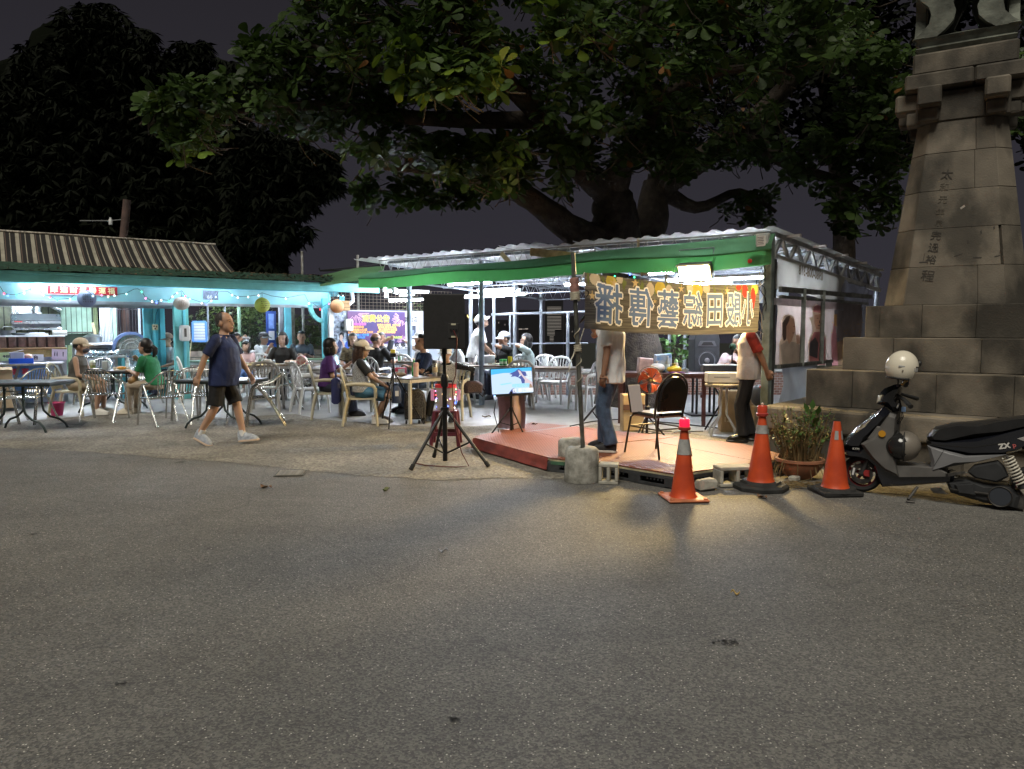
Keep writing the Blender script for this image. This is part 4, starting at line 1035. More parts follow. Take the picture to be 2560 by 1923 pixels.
# tall brown counter with ribbed tile front, wooden sign board and papers
u0, u1, z0, z1 = span(-60,843,164,868,1.5); t = thing('food_counter','brown food counter with timber board and paper signs','counter',P(u1,1.5,.12),AP)
w = u1-u0; zb = z0-.12; zt = z1-.12
BRN = mat('brown_tile',(.14,.075,.06),.55,ns=14,na=.35)
for i in range(9):
    MB().box((-w+w*(i+.5)/9,.0,(zb+zt)/2),(w/9-.03,.06,zt-zb),b=.008).build('tile',BRN,t)
    for k in range(4): MB().box((-w+w*(i+.5)/9,-.033,zb+(zt-zb)*(k+.5)/4),(w/9-.05,.01,.022)).build('rib',BRN,t)
MB().box((-w/2,.06,(zb+zt)/2),(w,.05,zt-zb)).build('core',mat('brown_core',(.06,.035,.03),.7),t)
MB().box((-w/2,.22,zt+.012),(w,.5,.025),b=.006).build('worktop',mat('counter_top',(.66,.69,.74),.35),t)
MB().box((-w/2,-.04,zb-.02),(w+.03,.14,.035),b=.006).build('ledge',mat('ledge_wood',(.28,.16,.07),.6,ns=6,na=.3),t)
z2 = pv(165,892,1.4)[1]-.12; OAK = mat('oak_board',(.36,.24,.09),.55,ns=5,na=.25)
for k in range(4): MB().box((-w/2,-.06-.012*k,zb-.04-(zb-.04-z2)*(k+.5)/4),(w,.03,(zb-z2-.04)/4-.004)).build('board',OAK,t)
MB().box((-w/2,.1,z2/2),(w,.3,z2)).build('base',mat('counter_base',(.55,.57,.62),.5,ns=4,na=.15),t)
def paper(x,z,ww,hh,m,s=None,sz=.08,ink=None,tilt=0):
    o = MB().box((0,0,0),(ww,.004,hh)).build('paper',m,t,loc=(x,-.125,z),rot=(R(-6),R(tilt),0))
    if s: lettering(s,sz,ink,o,(0,-.006,0),(R(90),0,0),.003)
    return o
sx0 = lambda px: pv(px,880,1.4)[0]-u1
PAPW, PAPP, PAPY = mat('paper_white',(.74,.70,.74),.6), mat('paper_pink',(.70,.55,.70),.6), mat('paper_lime',(.52,.62,.32),.6)
INK = mat('ink_dark',(.05,.03,.07),.6)
paper(sx0(80),zb-.19,.36,.13,PAPW,'燒 台',.085,INK,2); o = paper(sx0(148),zb-.14,.25,.21,PAPP,None,.05,None,3)
for k, xx in enumerate((-.08,-.04,.06)): lettering('牛排豬排' if k<2 else '雞腿魚排',.022,INK,o,(xx,-.006,.01),(R(90),R(90),0),.001)
paper(sx0(22),zb-.16,.30,.16,PAPY,'今日特餐',.05,INK,-2)
# clutter along the counter top
def small(name,label,cat,p,rz,parts,group=None):
    t = thing(name,label,cat,p,rz,group)
    for nm, mb, m in parts: mb.build(nm,m,t,smooth=45)
    return t
CT = lambda px, dv = .2: P(pv(px,845,1.5+dv)[0],1.5+dv,zt+.145)
small('frying_pan','dark pan on the counter below the hood','pan',CT(48),AP,[('bowl',MB().lathe([(.001,0),(.14,0),(.18,.05),(.17,.05),(.13,.01),(.001,.01)],20),DSTEEL),('handle',MB().tube([(-.17,0,.04),(-.38,-.05,.08)],.012,6),mat('black_plastic',(.02,.02,.02),.45))])
small('cooking_pot','dark round pot at the left end of the counter','pot',CT(20),AP,[('body',MB().lathe([(.001,0),(.12,0),(.13,.1),(.12,.1),(.11,.01),(.001,.01)],18),DSTEEL),('handle',MB().tube([(-.12,0,.09),(-.06,0,.17),(.06,0,.17),(.12,0,.09)],.008,6),STEEL)])
small('white_tray','white tray with blue cloth on the counter','tray',CT(90),AP,[('body',MB().box((0,0,.02),(.4,.25,.03),b=.008),WPL),('cloth',MB().box((.02,-.02,.045),(.25,.18,.02),b=.009),mat('pale_cloth',(.45,.52,.62),.8,ns=8,na=.2))])
small('tissue_box','white tissue box at the right end of the counter','box',CT(150),AP,[('box',MB().box((0,0,.05),(.24,.13,.10),b=.008),WPL),('tissue',MB().lathe([(.03,.10),(.05,.14),(.01,.17)],8),PAPW)])
# steel work table with foil bundles, stove shelf with pots
u0, u1, z0, z1 = span(205,894,300,940,1.3); t = thing('steel_table','steel work table with teal legs beside the food counter','table',P((u0+u1)/2,1.3,.12),AP)
w = u1-u0+.25; zz = z1-.12
MB().box((0,.25,zz),(w,.6,.04),b=.006).build('top',STEEL,t)
for sx_ in(-1,1):
    for y in(0,.5): MB().box((sx_*(w/2-.06),y,zz/2-.01),(.06,.06,zz-.03)).build('leg',TEALB if sx_>0 else WPL,t)
MB().box((0,.25,.3),(w-.1,.5,.03)).build('shelf',STEEL,t)
FOIL = mat('foil',(.66,.68,.70),.22,.9)
for k, px in enumerate((226,238,247,256,268,278,287,293)):
    mb = MB().ball((0,0,.05),(.07,.06,.05),10,7); mb.v =[tuple(V(v)*(1+.25*noise.noise(V(v)*40+V((k,0,0)))))for v in mb.v]
    tag(mb.build('foil_bundle',FOIL,loc=P(pv(px,890,1.5)[0],1.42+.2*(k%2),z1+.02),rz=k),['crumpled foil bundle nearest the beige cap','second foil bundle on the steel table','third foil bundle on the steel table','foil bundle in the middle of the steel table','fifth foil bundle on the steel table','sixth foil bundle on the steel table','seventh foil bundle on the steel table','rightmost foil bundle on the steel table'][k],'foil bundle','foil bundles on the steel table')
u0, u1, z0, z1 = span(185,860,285,885,2.3); t = thing('stove','grey stove with white shelf behind the steel table','stove',P((u0+u1)/2,2.3,.12),AP); w = u1-u0
MB().box((0,.2,z1/2-.08),(w,.5,z1-.14),b=.01).build('body',mat('stove_body',(.30,.31,.33),.5,.3,ns=5,na=.3),t)
MB().box((0,.16,z1-.13),(w+.06,.56,.05),b=.01).build('top',WPL,t)
for k in range(6): MB().box((.05,-.06,z1-.22-.03*k),(.38,.02,.014)).build('vent_slat',mat('vent_dark',(.04,.05,.06),.5),t)
small('steamer_pot','dented steel pot on the white stove shelf','pot',P(u0+.35,2.4,z1+.02),AP,[('body',MB().lathe([(.001,0),(.17,0),(.18,.12),(.19,.12)],18),STEEL),('lid',MB().lathe([(.19,.12),(.1,.17),(.02,.18),(.02,.2),(.001,.2)],18),DSTEEL)])
small('utensil_jar','jar of wooden spatulas on the stove shelf','jar',P(u1-.30,2.4,z1+.02),AP,[('jar',MB().lathe([(.001,0),(.07,0),(.075,.16)],14),STEEL),('spatula',MB().beam((0,0,.05),(-.06,0,.42),.01,.05),WOODY),('spoon',MB().tube([(.02,0,.05),(.1,0,.38)],.01,5),STEEL)])
# large round fan lying against the wall, white bowls shelf
u_, z_ = pv(327,872,2.2); t = thing('drum_fan','large round blue fan with a beige face behind the steel shelf','fan',P(u_,2.2,.12),AP)
hz = z_-.12
MB().lathe([(.30,-.09),(.36,-.07),(.36,.09),(.30,.1)],28,c=(0,0,hz),M=Matrix.Rotation(R(90),4,'X'),cap=False).build('housing',mat('fan_blue',(.10,.13,.24),.5),t,smooth=40)
MB().lathe([(.001,.07),(.33,.06)],28,c=(0,0,hz),M=Matrix.Rotation(R(90),4,'X')).build('face',mat('fan_face',(.27,.24,.20),.6,ns=30,na=.4),t)
for r_ in(.12,.19,.26): MB().lathe([(r_,.072),(r_+.008,.08),(r_+.016,.072)],28,c=(0,0,hz),M=Matrix.Rotation(R(90),4,'X'),cap=False).build('guard_ring',mat('fan_wire',(.42,.40,.36),.5),t,smooth=50)
for s_ in(-1,1): MB().beam((s_*.25,0,0),(s_*.20,0,hz-.28),.05,.05).build('leg',MATS['fan_blue'],t)
u0, u1, z0, z1 = span(295,902,370,925,1.35); t = thing('dish_shelf','low steel sink shelf holding white bowls','shelf',P((u0+u1)/2,1.35,.12),AP); w = u1-u0; zz = z0-.12
MB().box((0,.2,zz),(w,.5,.04),b=.006).build('top',STEEL,t); MB().box((0,.45,zz+.2),(w,.03,.42),b=.004).build('splashback',STEEL,t)
for sx_ in(-1,1):
    for y in(0,.4): MB().tube([(sx_*(w/2-.05),y,0),(sx_*(w/2-.05),y,zz)],.02,6).build('leg',STEEL,t)
for k, px in enumerate((312,326,345)):
    tag(MB().lathe([(.001,.06),(.05,.055),(.085,.01),(.09,0)],16).build('bowl',WPL,smooth=50,loc=P(pv(px,910,1.4)[0],1.45,z0+.02)),['upturned white bowl left on the sink shelf','upturned white bowl in the middle of the sink shelf','upturned white bowl right on the sink shelf'][k],'bowl','upturned bowls on the sink shelf')
# long side table with poster, blue crate and papers
u0, u1, z0, z1 = span(-60,912,155,922,.75); t = thing('side_table','grey topped side table with crossed legs in front of the counter','table',P((u0+u1)/2,.95,.12),AP); w = u1-u0; zz = z1-.14
MB().box((0,0,zz),(w,.55,.04),b=.006).build('top',mat('side_top',(.26,.27,.28),.5,ns=4,na=.2),t)
LEGM = mat('leg_grey',(.22,.22,.23),.5,.4)
for x_ in(-.15,.75):
    for s_ in(-1,1): MB().beam((x_+s_*.14,-.15,zz),(x_+s_*.02,-.15,zz*.45),.03,.045).build('leg',LEGM,t)
    for s_ in(-1,1): MB().beam((x_+s_*.02,-.15,zz*.45),(x_+s_*.22,-.15,.0),.03,.045).build('leg',LEGM,t)
u0, u1, z0, z1 = span(17,918,137,975,.72); t = thing('coffee_sign','blue gradient coffee sign leaning under the side table','sign',P((u0+u1)/2,1.22,.12),AP); w = u1-u0
MB().box((0,0,.42),(w+.1,.02,.62)).build('sheet',mat('coffee_blue',(.07,.22,.70),.5,ns=.8,na=.5,col2=(.25,.45,.80)),t)
lettering('樂 饗 宴',.12,mat('sign_red',(.60,.08,.16),.5),t,(-.22,-.018,.60),(R(90),0,0),.004); lettering('咖啡',.15,mat('sign_white',(.75,.80,.85),.5),t,(.34,-.018,.42),(R(90),0,0),.006); lettering('研磨',.15,MATS['sign_white'],t,(-.28,-.018,.42),(R(90),0,0),.006)
zt2 = pv(60,911,.9)[1]+.012
t = thing('blue_basket','blue plastic basket with papers and packets on the side table','basket',P(pv(53,905,.9)[0],.9,zt2),AP)
BLUEP = mat('blue_plastic',(.02,.10,.62),.4)
for nm, c, d in(('base',(0,0,.008),(.36,.24,.016)),('side',(0,-.12,.05),(.36,.012,.10)),('side',(0,.12,.05),(.36,.012,.10)),('side',(-.18,0,.05),(.012,.252,.10)),('side',(.18,0,.05),(.012,.252,.10))): MB().box(c,d,b=.003).build(nm,BLUEP,t)
MB().box((-.06,.0,.13),(.22,.15,.16),b=.01).build('clear_box',mat('clear_box',(.45,.47,.62),.3,alpha=.8),t); MB().ball((.11,0,.12),(.07,.06,.06),10,8).build('packet',mat('packet_pink',(.62,.34,.26),.5),t,smooth=60); MB().beam((-.18,-.02,.2),(.04,-.02,.25),.12,.01).build('paper',PAPW,t); MB().box((.06,-.03,.10),(.06,.05,.03),b=.008).build('red_packet',mat('packet_red',(.40,.02,.05),.5),t)
t = thing('paper_sheet','white sheets lying on the side table beside the basket','paper',P(pv(118,910,.9)[0],.95,zt2),AP); MB().box((0,0,.006),(.55,.3,.01)).build('sheet',PAPW,t); MB().box((.12,.02,.015),(.28,.2,.006),.2).build('top_sheet',PAPW,t)
t = thing('carton','open brown cardboard cartons stacked at the left edge','carton',P(pv(0,940,.7)[0],.65,.12),AP); CARD = mat('cardboard',(.40,.30,.19),.8,ns=6,na=.15)
MB().box((0,0,.22),(.40,.35,.44),b=.006).build('lower_box',CARD,t); MB().box((.0,0,.57),(.36,.33,.25),b=.006).build('upper_box',CARD,t); MB().box((0,-.17,.70),(.36,.10,.008),M=Matrix.Rotation(R(25),4,'X')).build('flap',CARD,t)
t = thing('red_bin','dark pink plastic waste basket on the floor','bin',at(143,1040),AP)
MB().lathe([(.001,.005),(.085,.005),(.12,.22),(.128,.23),(.112,.215),(.08,.01)],20).build('body',mat('pink_plastic',(.38,.02,.10),.45),t,smooth=40)
MB().lathe([(.122,.212),(.132,.224),(.130,.236)],20,cap=False).build('rim',mat('pink_rim',(.50,.05,.16),.4),t,smooth=40)
# louvred board, blue notice board, rail boards and shrubs behind
u0, u1, z0, z1 = span(481,805,516,853,3.2); t = thing('louvred_board','blue framed board with pale horizontal slats','board',P((u0+u1)/2,3.2,z0),AP); w, h = u1-u0, z1-z0
BLF = mat('blue_frame',(.08,.22,.52),.5);
for nm, c, d in(('frame',(0,0,h),(w,.04,.05)),('frame',(0,0,0),(w,.04,.05)),('frame',(-w/2,0,h/2),(.05,.04,h)),('frame',(w/2,0,h/2),(.05,.04,h))): MB().box(c,d).build(nm,BLF,t)
MB().box((0,.02,h/2),(w,.01,h)).build('back',mat('louvre_back',(.08,.13,.22),.7),t)
for k in range(12): MB().box((0,-.005,h*(k+.8)/12.6),(w-.05,.02,h/22)).build('slat',mat('slat_white',(.66,.70,.74),.5),t)
MB().tube([(.25,.1,-.7),(.16,0,h*.5)],.012,5).build('stand',WOODY,t); MB().tube([(-.25,.1,-.7),(-.16,0,h*.5)],.012,5).build('stand',WOODY,t)
u0, u1, z0, z1 = span(668,778,688,852,2.4); t = thing('notice_board','narrow dark blue board with white paper notices','board',P((u0+u1)/2,2.4,z0),AP); w, h = u1-u0, z1-z0
MB().box((0,0,h/2-.2),(w+.06,.03,h+.4),b=.004).build('panel',mat('navy_board',(.02,.05,.22),.5),t); MB().box((.0,-.02,h*.66),(w*.75,.006,h*.5)).build('upper_sheet',mat('sheet_blue',(.22,.34,.72),.5,ns=9,na=.4),t); MB().box((0,-.02,h*.18),(w*.78,.006,h*.3)).build('lower_sheet',PAPW,t)
t = thing('timber_fence','low fence of weathered boards at the edge of the pavilion','fence',(0,0,0)); GW = mat('grey_wood',(.17,.14,.11),.8,ns=6,na=.4)
for k in range(4): MB().box(P(6.4,4.2,.42+.16*k),(6.5,.03,.14),AP).build('board',GW,t)
for k in range(6): MB().box(P(3.4+1.2*k,4.24,.6),(.08,.05,1.0),AP).build('post',GW,t)
for px, lab in((520,'thin white pipe upright beside the louvred board'),(563,'thin white pipe upright behind the walking man'),(598,'green painted pipe upright behind the walking man')):
    u_, _ = pv(px,800,3.4); tag(MB().tube([P(u_,3.4,.12),P(u_,3.4,2.4)],.022 if px<590 else .04,8).build('pipe_upright',GALV if px<590 else GREENPAINT,smooth=60),lab,'pipe')
def leafmesh(mb,c,rad,n,L,w,droop=.3,squash=1.0,shell=.55):
    for k in range(n):
        d = V((rng.gauss(0,1),rng.gauss(0,1),rng.gauss(0,1))).normalized(); r_ = shell+(1-shell)*rng.random()
        p = V(c)+V((d.x*rad[0],d.y*rad[1],d.z*rad[2]))*r_
        a = V((d.x+rng.uniform(-.8,.8),d.y+rng.uniform(-.8,.8),rng.uniform(-.6,.6)-droop)).normalized(); s_ = a.cross(V((rng.uniform(-1,1),rng.uniform(-1,1),1))).normalized(); l_ = L*rng.uniform(.6,1.25); q = w*l_/L
        up = s_.cross(a)*(.12*l_)
        mb.add([p,p+a*l_*.5+s_*q+up,p+a*l_,p+a*l_*.5-s_*q+up],[(0,1,2),(0,2,3)])
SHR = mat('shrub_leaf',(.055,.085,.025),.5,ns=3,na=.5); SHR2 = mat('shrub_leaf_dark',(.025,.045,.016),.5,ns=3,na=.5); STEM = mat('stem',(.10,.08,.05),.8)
def shrub(name,label,c,rad,n,L,w,m,droop=.2,stems=5):
    t = thing(name,label,'shrub',(c[0],c[1],gz(c[1])))
    cc = V((0,0,c[2]-gz(c[1]))); mb = MB(); leafmesh(mb,cc,rad,n,L,w,droop,shell=.35); mb.build('foliage',m,t)['kind'] = 'stuff'
    sb = MB()
    for k in range(stems): sb.tube([(rng.uniform(-.1,.1),rng.uniform(-.1,.1),-.3),cc+V((rng.uniform(-.6,.6)*rad[0],rng.uniform(-.5,.5)*rad[1],rng.uniform(0,.7)*rad[2]))],[.02,.006],5)
    sb.build('stem',STEM,t); return t
def wsh(px,py,v): u_, z_ = pv(px,py,v); return P(u_,v,z_)
p = wsh(757,835,4.9); shrub('leafy_shrub','lit leafy shrub seen through the arch behind the grey shirt',(p.x,p.y,p.z),(.75,.5,.55),700,.17,.028,SHR)
p = wsh(590,790,4.9); shrub('hanging_foliage','leafy branches hanging behind the walking man',(p.x,p.y,p.z),(1.0,.6,.55),900,.13,.03,SHR)
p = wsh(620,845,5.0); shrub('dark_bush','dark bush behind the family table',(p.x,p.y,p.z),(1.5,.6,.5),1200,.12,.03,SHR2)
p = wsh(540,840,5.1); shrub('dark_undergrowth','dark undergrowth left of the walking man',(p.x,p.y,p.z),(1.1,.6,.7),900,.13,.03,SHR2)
p = bw(2.6,1.75,-.5); shrub('creeper','leafy creeper behind the wire grid beside the loudspeaker',(p.x,p.y,p.z),(.7,.25,.55),700,.07,.02,SHR)
p = atY(1690,870,14.6); shrub('broad_leaf_plant','bright broad leaved plant left of the tall stage speaker',(p.x,p.y,p.z),(.28,.2,.45),60,.20,.055,mat('fresh_leaf',(.075,.16,.04),.45,ns=3,na=.3),-.1)
# ======= stone monument
MC = V((2.95,8.6,0))-KU*1.60+KV*1.72  # centre of the monument
MA = -KU; MBV = KV; AM_ = ang(MA)
STONE = None
def stone_mat():
    m = bpy.data.materials.new('granite'); m.use_nodes = True; n, l = m.node_tree.nodes, m.node_tree.links; b = n['Principled BSDF']
    t = n.new('ShaderNodeTexCoord'); oi = n.new('ShaderNodeObjectInfo')
    def noi(s,d=6,v=None):
        x = n.new('ShaderNodeTexNoise'); x.inputs['Scale'].default_value = s; x.inputs['Detail'].default_value = d; l.new(v or t.outputs['Object'],x.inputs['Vector']); return x
    def ramp(src,p0,c0,p1,c1):
        r = n.new('ShaderNodeValToRGB'); e = r.color_ramp.elements; e[0].position = p0; e[0].color =(*c0,1); e[1].position = p1; e[1].color =(*c1,1); l.new(src,r.inputs[0]); return r
    base = ramp(noi(2.2).outputs['Fac'],.35,(.098,.083,.063),.65,(.175,.150,.116))
    mp = n.new('ShaderNodeMapping'); mp.inputs['Scale'].default_value =(1.7,1.7,1.0); l.new(t.outputs['Object'],mp.inputs[0])
    stain = ramp(noi(1.0,8,mp.outputs[0]).outputs['Fac'],.45,(.12,.125,.12),.56,(1,1,1))
    mu = n.new('ShaderNodeMixRGB'); mu.blend_type = 'MULTIPLY'; mu.inputs[0].default_value = .75; l.new(base.outputs[0],mu.inputs[1]); l.new(stain.outputs[0],mu.inputs[2])
    mr = n.new('ShaderNodeMapRange'); mr.inputs[3].default_value = .74; mr.inputs[4].default_value = 1.18; l.new(oi.outputs['Random'],mr.inputs[0])
    sc_ = n.new('ShaderNodeVectorMath'); sc_.operation = 'SCALE'; l.new(mu.outputs[0],sc_.inputs[0]); l.new(mr.outputs[0],sc_.inputs['Scale']); l.new(sc_.outputs[0],b.inputs['Base Color'])
    b.inputs['Roughness'].default_value = .82
    bp = n.new('ShaderNodeBump'); bp.inputs['Strength'].default_value = .45; bp.inputs['Distance'].default_value = .01; l.new(noi(55,5).outputs['Fac'],bp.inputs['Height']); l.new(bp.outputs[0],b.inputs['Normal'])
    MATS['granite'] = m; return m
STONE = stone_mat()
mon = thing('stone_monument','tall weathered stone monument on stepped blocks with carved characters','monument',MC,AM_)
CORE = mat('joint_mortar',(.20,.18,.15),.95)
def hexa(pts,m=STONE,name='stone',parent=mon,bev=.012,seg=1,gap=.004):
    c = sum((V(p)for p in pts),V())/8; bm = bmesh.new()
    vs =[bm.verts.new(V(p)+(c-V(p)).normalized()*gap)for p in pts]
    for f in((3,2,1,0),(4,5,6,7),(0,1,5,4),(1,2,6,5),(2,3,7,6),(3,0,4,7)): bm.faces.new([vs[i]for i in f])
    bmesh.ops.recalc_face_normals(bm,faces=bm.faces[:])
    bmesh.ops.bevel(bm,geom=bm.edges[:]+bm.verts[:],offset=bev*rng.uniform(.7,1.4),segments=seg,affect='EDGES',profile=.6)
    me = bpy.data.meshes.new(name); bm.to_mesh(me); bm.free(); me.materials.append(m)
    return link(name,me,parent)
def blk(x0,x1,y0,y1,z0,z1,**k): return hexa([(x0,y0,z0),(x1,y0,z0),(x1,y1,z0),(x0,y1,z0),(x0,y0,z1),(x1,y0,z1),(x1,y1,z1),(x0,y1,z1)],**k)
def ring(h,z0,z1,th,cuts,bev=.012,seg=1,gap=.004):
    """square course of separate stones: front and back full width, sides between"""
    for s_ in(-1,1):
        xs =[-h+2*h*c for c in cuts]
        for i in range(len(xs)-1):
            y0, y1 =(-h,-h+th)if s_<0 else(h-th,h)
            blk(xs[i],xs[i+1],y0+rng.uniform(0,.012)*(s_<0),y1,z0,z1,bev=bev,seg=seg,gap=gap)
        ys =[-h+th+(2*h-2*th)*c for c in cuts]
        for i in range(len(ys)-1):
            x0, x1 =(-h,-h+th)if s_<0 else(h-th,h)
            blk(x0,x1,ys[i],ys[i+1],z0,z1,bev=bev,seg=seg,gap=gap)
ring(1.60,0.0,.33,.5,(0,.30,.62,1),.02); ring(1.68,.33,.61,.6,(0,.36,.70,1),.045,3)
ring(1.28,.61,1.035,.55,(0,.20,.53,.80,1),.006,gap=.0015); ring(.97,1.035,1.41,.5,(0,.28,.72,1),.006,gap=.0015); ring(.78,1.41,1.78,.4,(0,.10,.38,.72,1),.006,gap=.0015)
MB().box((0,0,.9),(1.35,1.35,1.75)).build('core',CORE,mon); MB().box((0,0,.30),(3.1,3.1,.58)).build('core',CORE,mon); MB().box((0,0,.8),(2.4,2.4,.42)).build('core',CORE,mon); MB().box((0,0,1.2),(1.75,1.75,.4)).build('core',CORE,mon)
def octo(z):
    f =(z-1.78)/1.6; h = .71-.205*f; fc = .495-.145*f; return h, fc
def ocorn(z):
    h, f = octo(z); return[(-f,-h),(f,-h),(h,-f),(h,f),(f,h),(-f,h),(-h,f),(-h,-f)]
zs =[1.78,2.21,2.64,3.07,3.50,3.86]
for i in range(5):
    a, b = ocorn(zs[i]), ocorn(zs[i+1]); splits ={0:[(0,.73),(.73,1)],1:[(0,.97),(.97,1)],2:[(0,1)],3:[(0,.7),(.7,1)],4:[(0,.72),(.72,1)]}[i]
    for k in range(8):
        k2 =(k+1)%8
        for s0, s1 in(splits if k in(0,4)else[(0,1)]):
            if s1-s0<.1: continue
            A0, A1 = V((*a[k],zs[i])).lerp(V((*a[k2],zs[i])),s0), V((*a[k],zs[i])).lerp(V((*a[k2],zs[i])),s1)
            B0_, B1_ = V((*b[k],zs[i+1])).lerp(V((*b[k2],zs[i+1])),s0), V((*b[k],zs[i+1])).lerp(V((*b[k2],zs[i+1])),s1)
            inn = lambda p: V((p.x*.55,p.y*.55,p.z))
            hexa([A0,A1,inn(A1),inn(A0),B0_,B1_,inn(B1_),inn(B0_)],bev=.006,gap=.0015)
MB().lathe([(.62,1.7),(.42,3.9)],8,M=Matrix.Rotation(R(22.5),4,'Z')).build('core',CORE,mon)
# corbel beams, cap slabs
for s_ in(-1,1):
    for e in(-1,1):
        blk(*sorted((s_*.18,s_*.56)),*sorted((e*.22,e*.42)),3.86,4.01,bev=.03,seg=2); blk(*sorted((s_*.18,s_*.68)),*sorted((e*.20,e*.44)),4.01,4.22,bev=.02)
        blk(*sorted((s_*.22,s_*.42)),*sorted((e*.43,e*.57)),3.86,4.01,bev=.03,seg=2); blk(*sorted((s_*.20,s_*.44)),*sorted((e*.45,e*.70)),4.01,4.22,bev=.02)
blk(-.46,.46,-.46,.46,3.86,4.20)
for x0, x1 in((-.58,.1),(.1,.58)): blk(x0,x1,-.56,.56,4.22,4.40,bev=.02)
blk(-.51,.51,-.50,.50,4.40,4.64,bev=.02)
# bronze lantern on top
BRZ = mat('bronze',(.14,.15,.125),.7,.25,ns=5,na=.5,bump=.4)
MB().lathe([(.64,4.64),(.69,4.69),(.63,4.72),(.66,4.76),(.70,4.80),(.48,4.86)],4,M=Matrix.Rotation(R(45),4,'Z')).build('bronze_plinth',BRZ,mon)
prof =[(.52,4.80),(.44,4.86),(.36,4.95),(.34,5.05),(.37,5.14),(.46,5.23),(.50,5.32),(.50,5.62)]
def legface(s_,e):
    mb = MB(); o =[(p[0],p[1])for p in prof]; i_ =[(max(.08,p[0]-.24),p[1])for p in prof[:-3]]
    pts = o+[(.05,5.62),(.05,5.34),(.10,5.22)]+i_[::-1]
    mb.prism([(x*s_,z)for x,z in pts],e*.40,e*.50,'y'); return mb
for e in(-1,1):
    for s_ in(-1,1):
        legface(s_,e).build('bronze_leg',BRZ,mon)
        mb = legface(s_,e); mb.v =[(v[1],v[0],v[2])for v in mb.v]; mb.f =[f[::-1]for f in mb.f]; mb.build('bronze_leg',BRZ,mon)
MB().box((0,0,5.9),(.96,.96,.62),b=.03).build('bronze_body',BRZ,mon)
for e in(-1,1): MB().ball((-.1,e*.51,5.45),(.10,.03,.10),10,6).build('bronze_boss',BRZ,mon,smooth=60)
MB().lathe([(.85,6.2),(.9,6.26),(.3,6.7),(.08,6.9),(.001,7.0)],4,M=Matrix.Rotation(R(45),4,'Z')).build('bronze_roof',BRZ,mon)
# brushed characters and worn marks on the front
INKS = mat('old_ink',(.040,.035,.030),.9); INKF = mat('faded_ink_stone',(.082,.070,.054),.9)
def onshaft(s,x,z,size,m,tilt=0,off=0):
    h, f = octo(z); sl = math.atan2(.205,1.6); lettering(s,size,m,mon,(x,-h-.004,z),(R(90)-sl,R(tilt),0),off,.001)
for s, x, z, q, m, tl in(('太',-.12,3.24,.17,INKS,8),('和',-.14,3.10,.13,INKF,5),('元',-.15,2.96,.13,INKF,6),('年',-.17,2.82,.13,INKF,6),('宗',-.18,2.70,.11,INKF,6),('完',-.20,2.555,.15,INKS,8),('過',-.22,2.42,.15,INKS,8),('裕',-.24,2.285,.15,INKS,6),('程',-.265,2.10,.19,INKS,10)): onshaft(s,x,z,q*.74,m,tl,.0)
GRM = mat('pale_scrape',(.34,.31,.27),.9,ns=20,na=.3)
def smear(pts,m):
    v =[]
    for x, z in pts:
        h, f = octo(z); v.append((x,-h-.002,z))
    MB().add(v,[tuple(range(len(v)))]).build('worn_mark',m,mon)
smear([(.02,2.86),(.06,2.89),(.07,2.87),(.03,2.84)],GRM)
for x, z, w_ in((.13,2.66,.01),(.22,2.58,.012),(.34,2.62,.01),(.10,2.48,.012)): smear([(x,z),(x+w_,z+.02),(x+w_*1.6,z-.02),(x+w_*.5,z-.03)],INKS)
for a_, b_ in(((.16,2.29),(.24,2.285)),((.40,2.30),(.41,2.36)),((-.02,2.31),(.06,2.34)),((.36,2.29),(.41,2.30)),((-.32,2.27),(-.31,2.36)),((-.36,2.26),(-.28,2.26))): smear([a_,(b_[0],b_[1]),(b_[0]+.008,b_[1]+.012),(a_[0]+.006,a_[1]+.014)],INKS)
# the shaft is set a few degrees off the steps
RZ_ = Matrix.Rotation(R(9),4,'Z')
for o in kids(mon):
    zc = min((o.matrix_basis@v.co).z for v in o.data.vertices)
    if zc>1.75 or(o.name.startswith('core')and zc>1.6): o.matrix_basis = RZ_@o.matrix_basis
# ======= trees
def inpoly(x,y,poly):
    c = False; j = len(poly)-1
    for i in range(len(poly)):
        xi, yi = poly[i]; xj, yj = poly[j]
        if(yi>y)!=(yj>y)and x<(xj-xi)*(y-yi)/(yj-yi)+xi: c = not c
        j = i
    return c
BARK = mat('bark',(.060,.046,.035),.9,ns=7,na=.5,bump=1.0,bs=30)
def limb_tube(mb,pts,rs,n=10,rough=.12,sub=4):
    P_ =[V(p)for p in pts]; o =[]; r_ =[]
    for i in range(len(P_)-1):
        for k in range(sub):
            f = k/sub; a = P_[max(0,i-1)]; b = P_[i]; c = P_[i+1]; d = P_[min(len(P_)-1,i+2)]
            q = .5*((2*b)+(c-a)*f+(2*a-5*b+4*c-d)*f*f+(3*b-a-3*c+d)*f**3); o.append(q); r_.append(rs[i]+(rs[i+1]-rs[i])*f)
    o.append(P_[-1]); r_.append(rs[-1]); st = len(mb.v); mb.tube(o,r_,n)
    for i in range(st,len(mb.v)):
        v = V(mb.v[i]); k =(i-st)//n;
        if k<len(o): c = o[k]; mb.v[i] = tuple(c+(v-c)*(1+rough*noise.noise(v*5)+rough*.8*noise.noise(v*13)))
tree = thing('almond_tree','huge broad leaved tree spreading over the canopy','tree',(0,0,0))
T0 = V((2.35,14.2,.1))
def W3(px,py,Y): return atY(px,py,Y)
tr = MB(); limb_tube(tr,[T0-V((0,0,.1)),T0+V((-.08,0,1.0)),W3(1545,620,14.2),W3(1535,520,14.1),W3(1520,470,14.0)],[.80,.58,.46,.40,.32],18,.16,6)
limb_tube(tr,[W3(1600,640,14.6),W3(1625,560,14.8),W3(1640,460,15)],[.42,.34,.26],14,.14)
tr.build('trunk',BARK,tree,smooth=60)
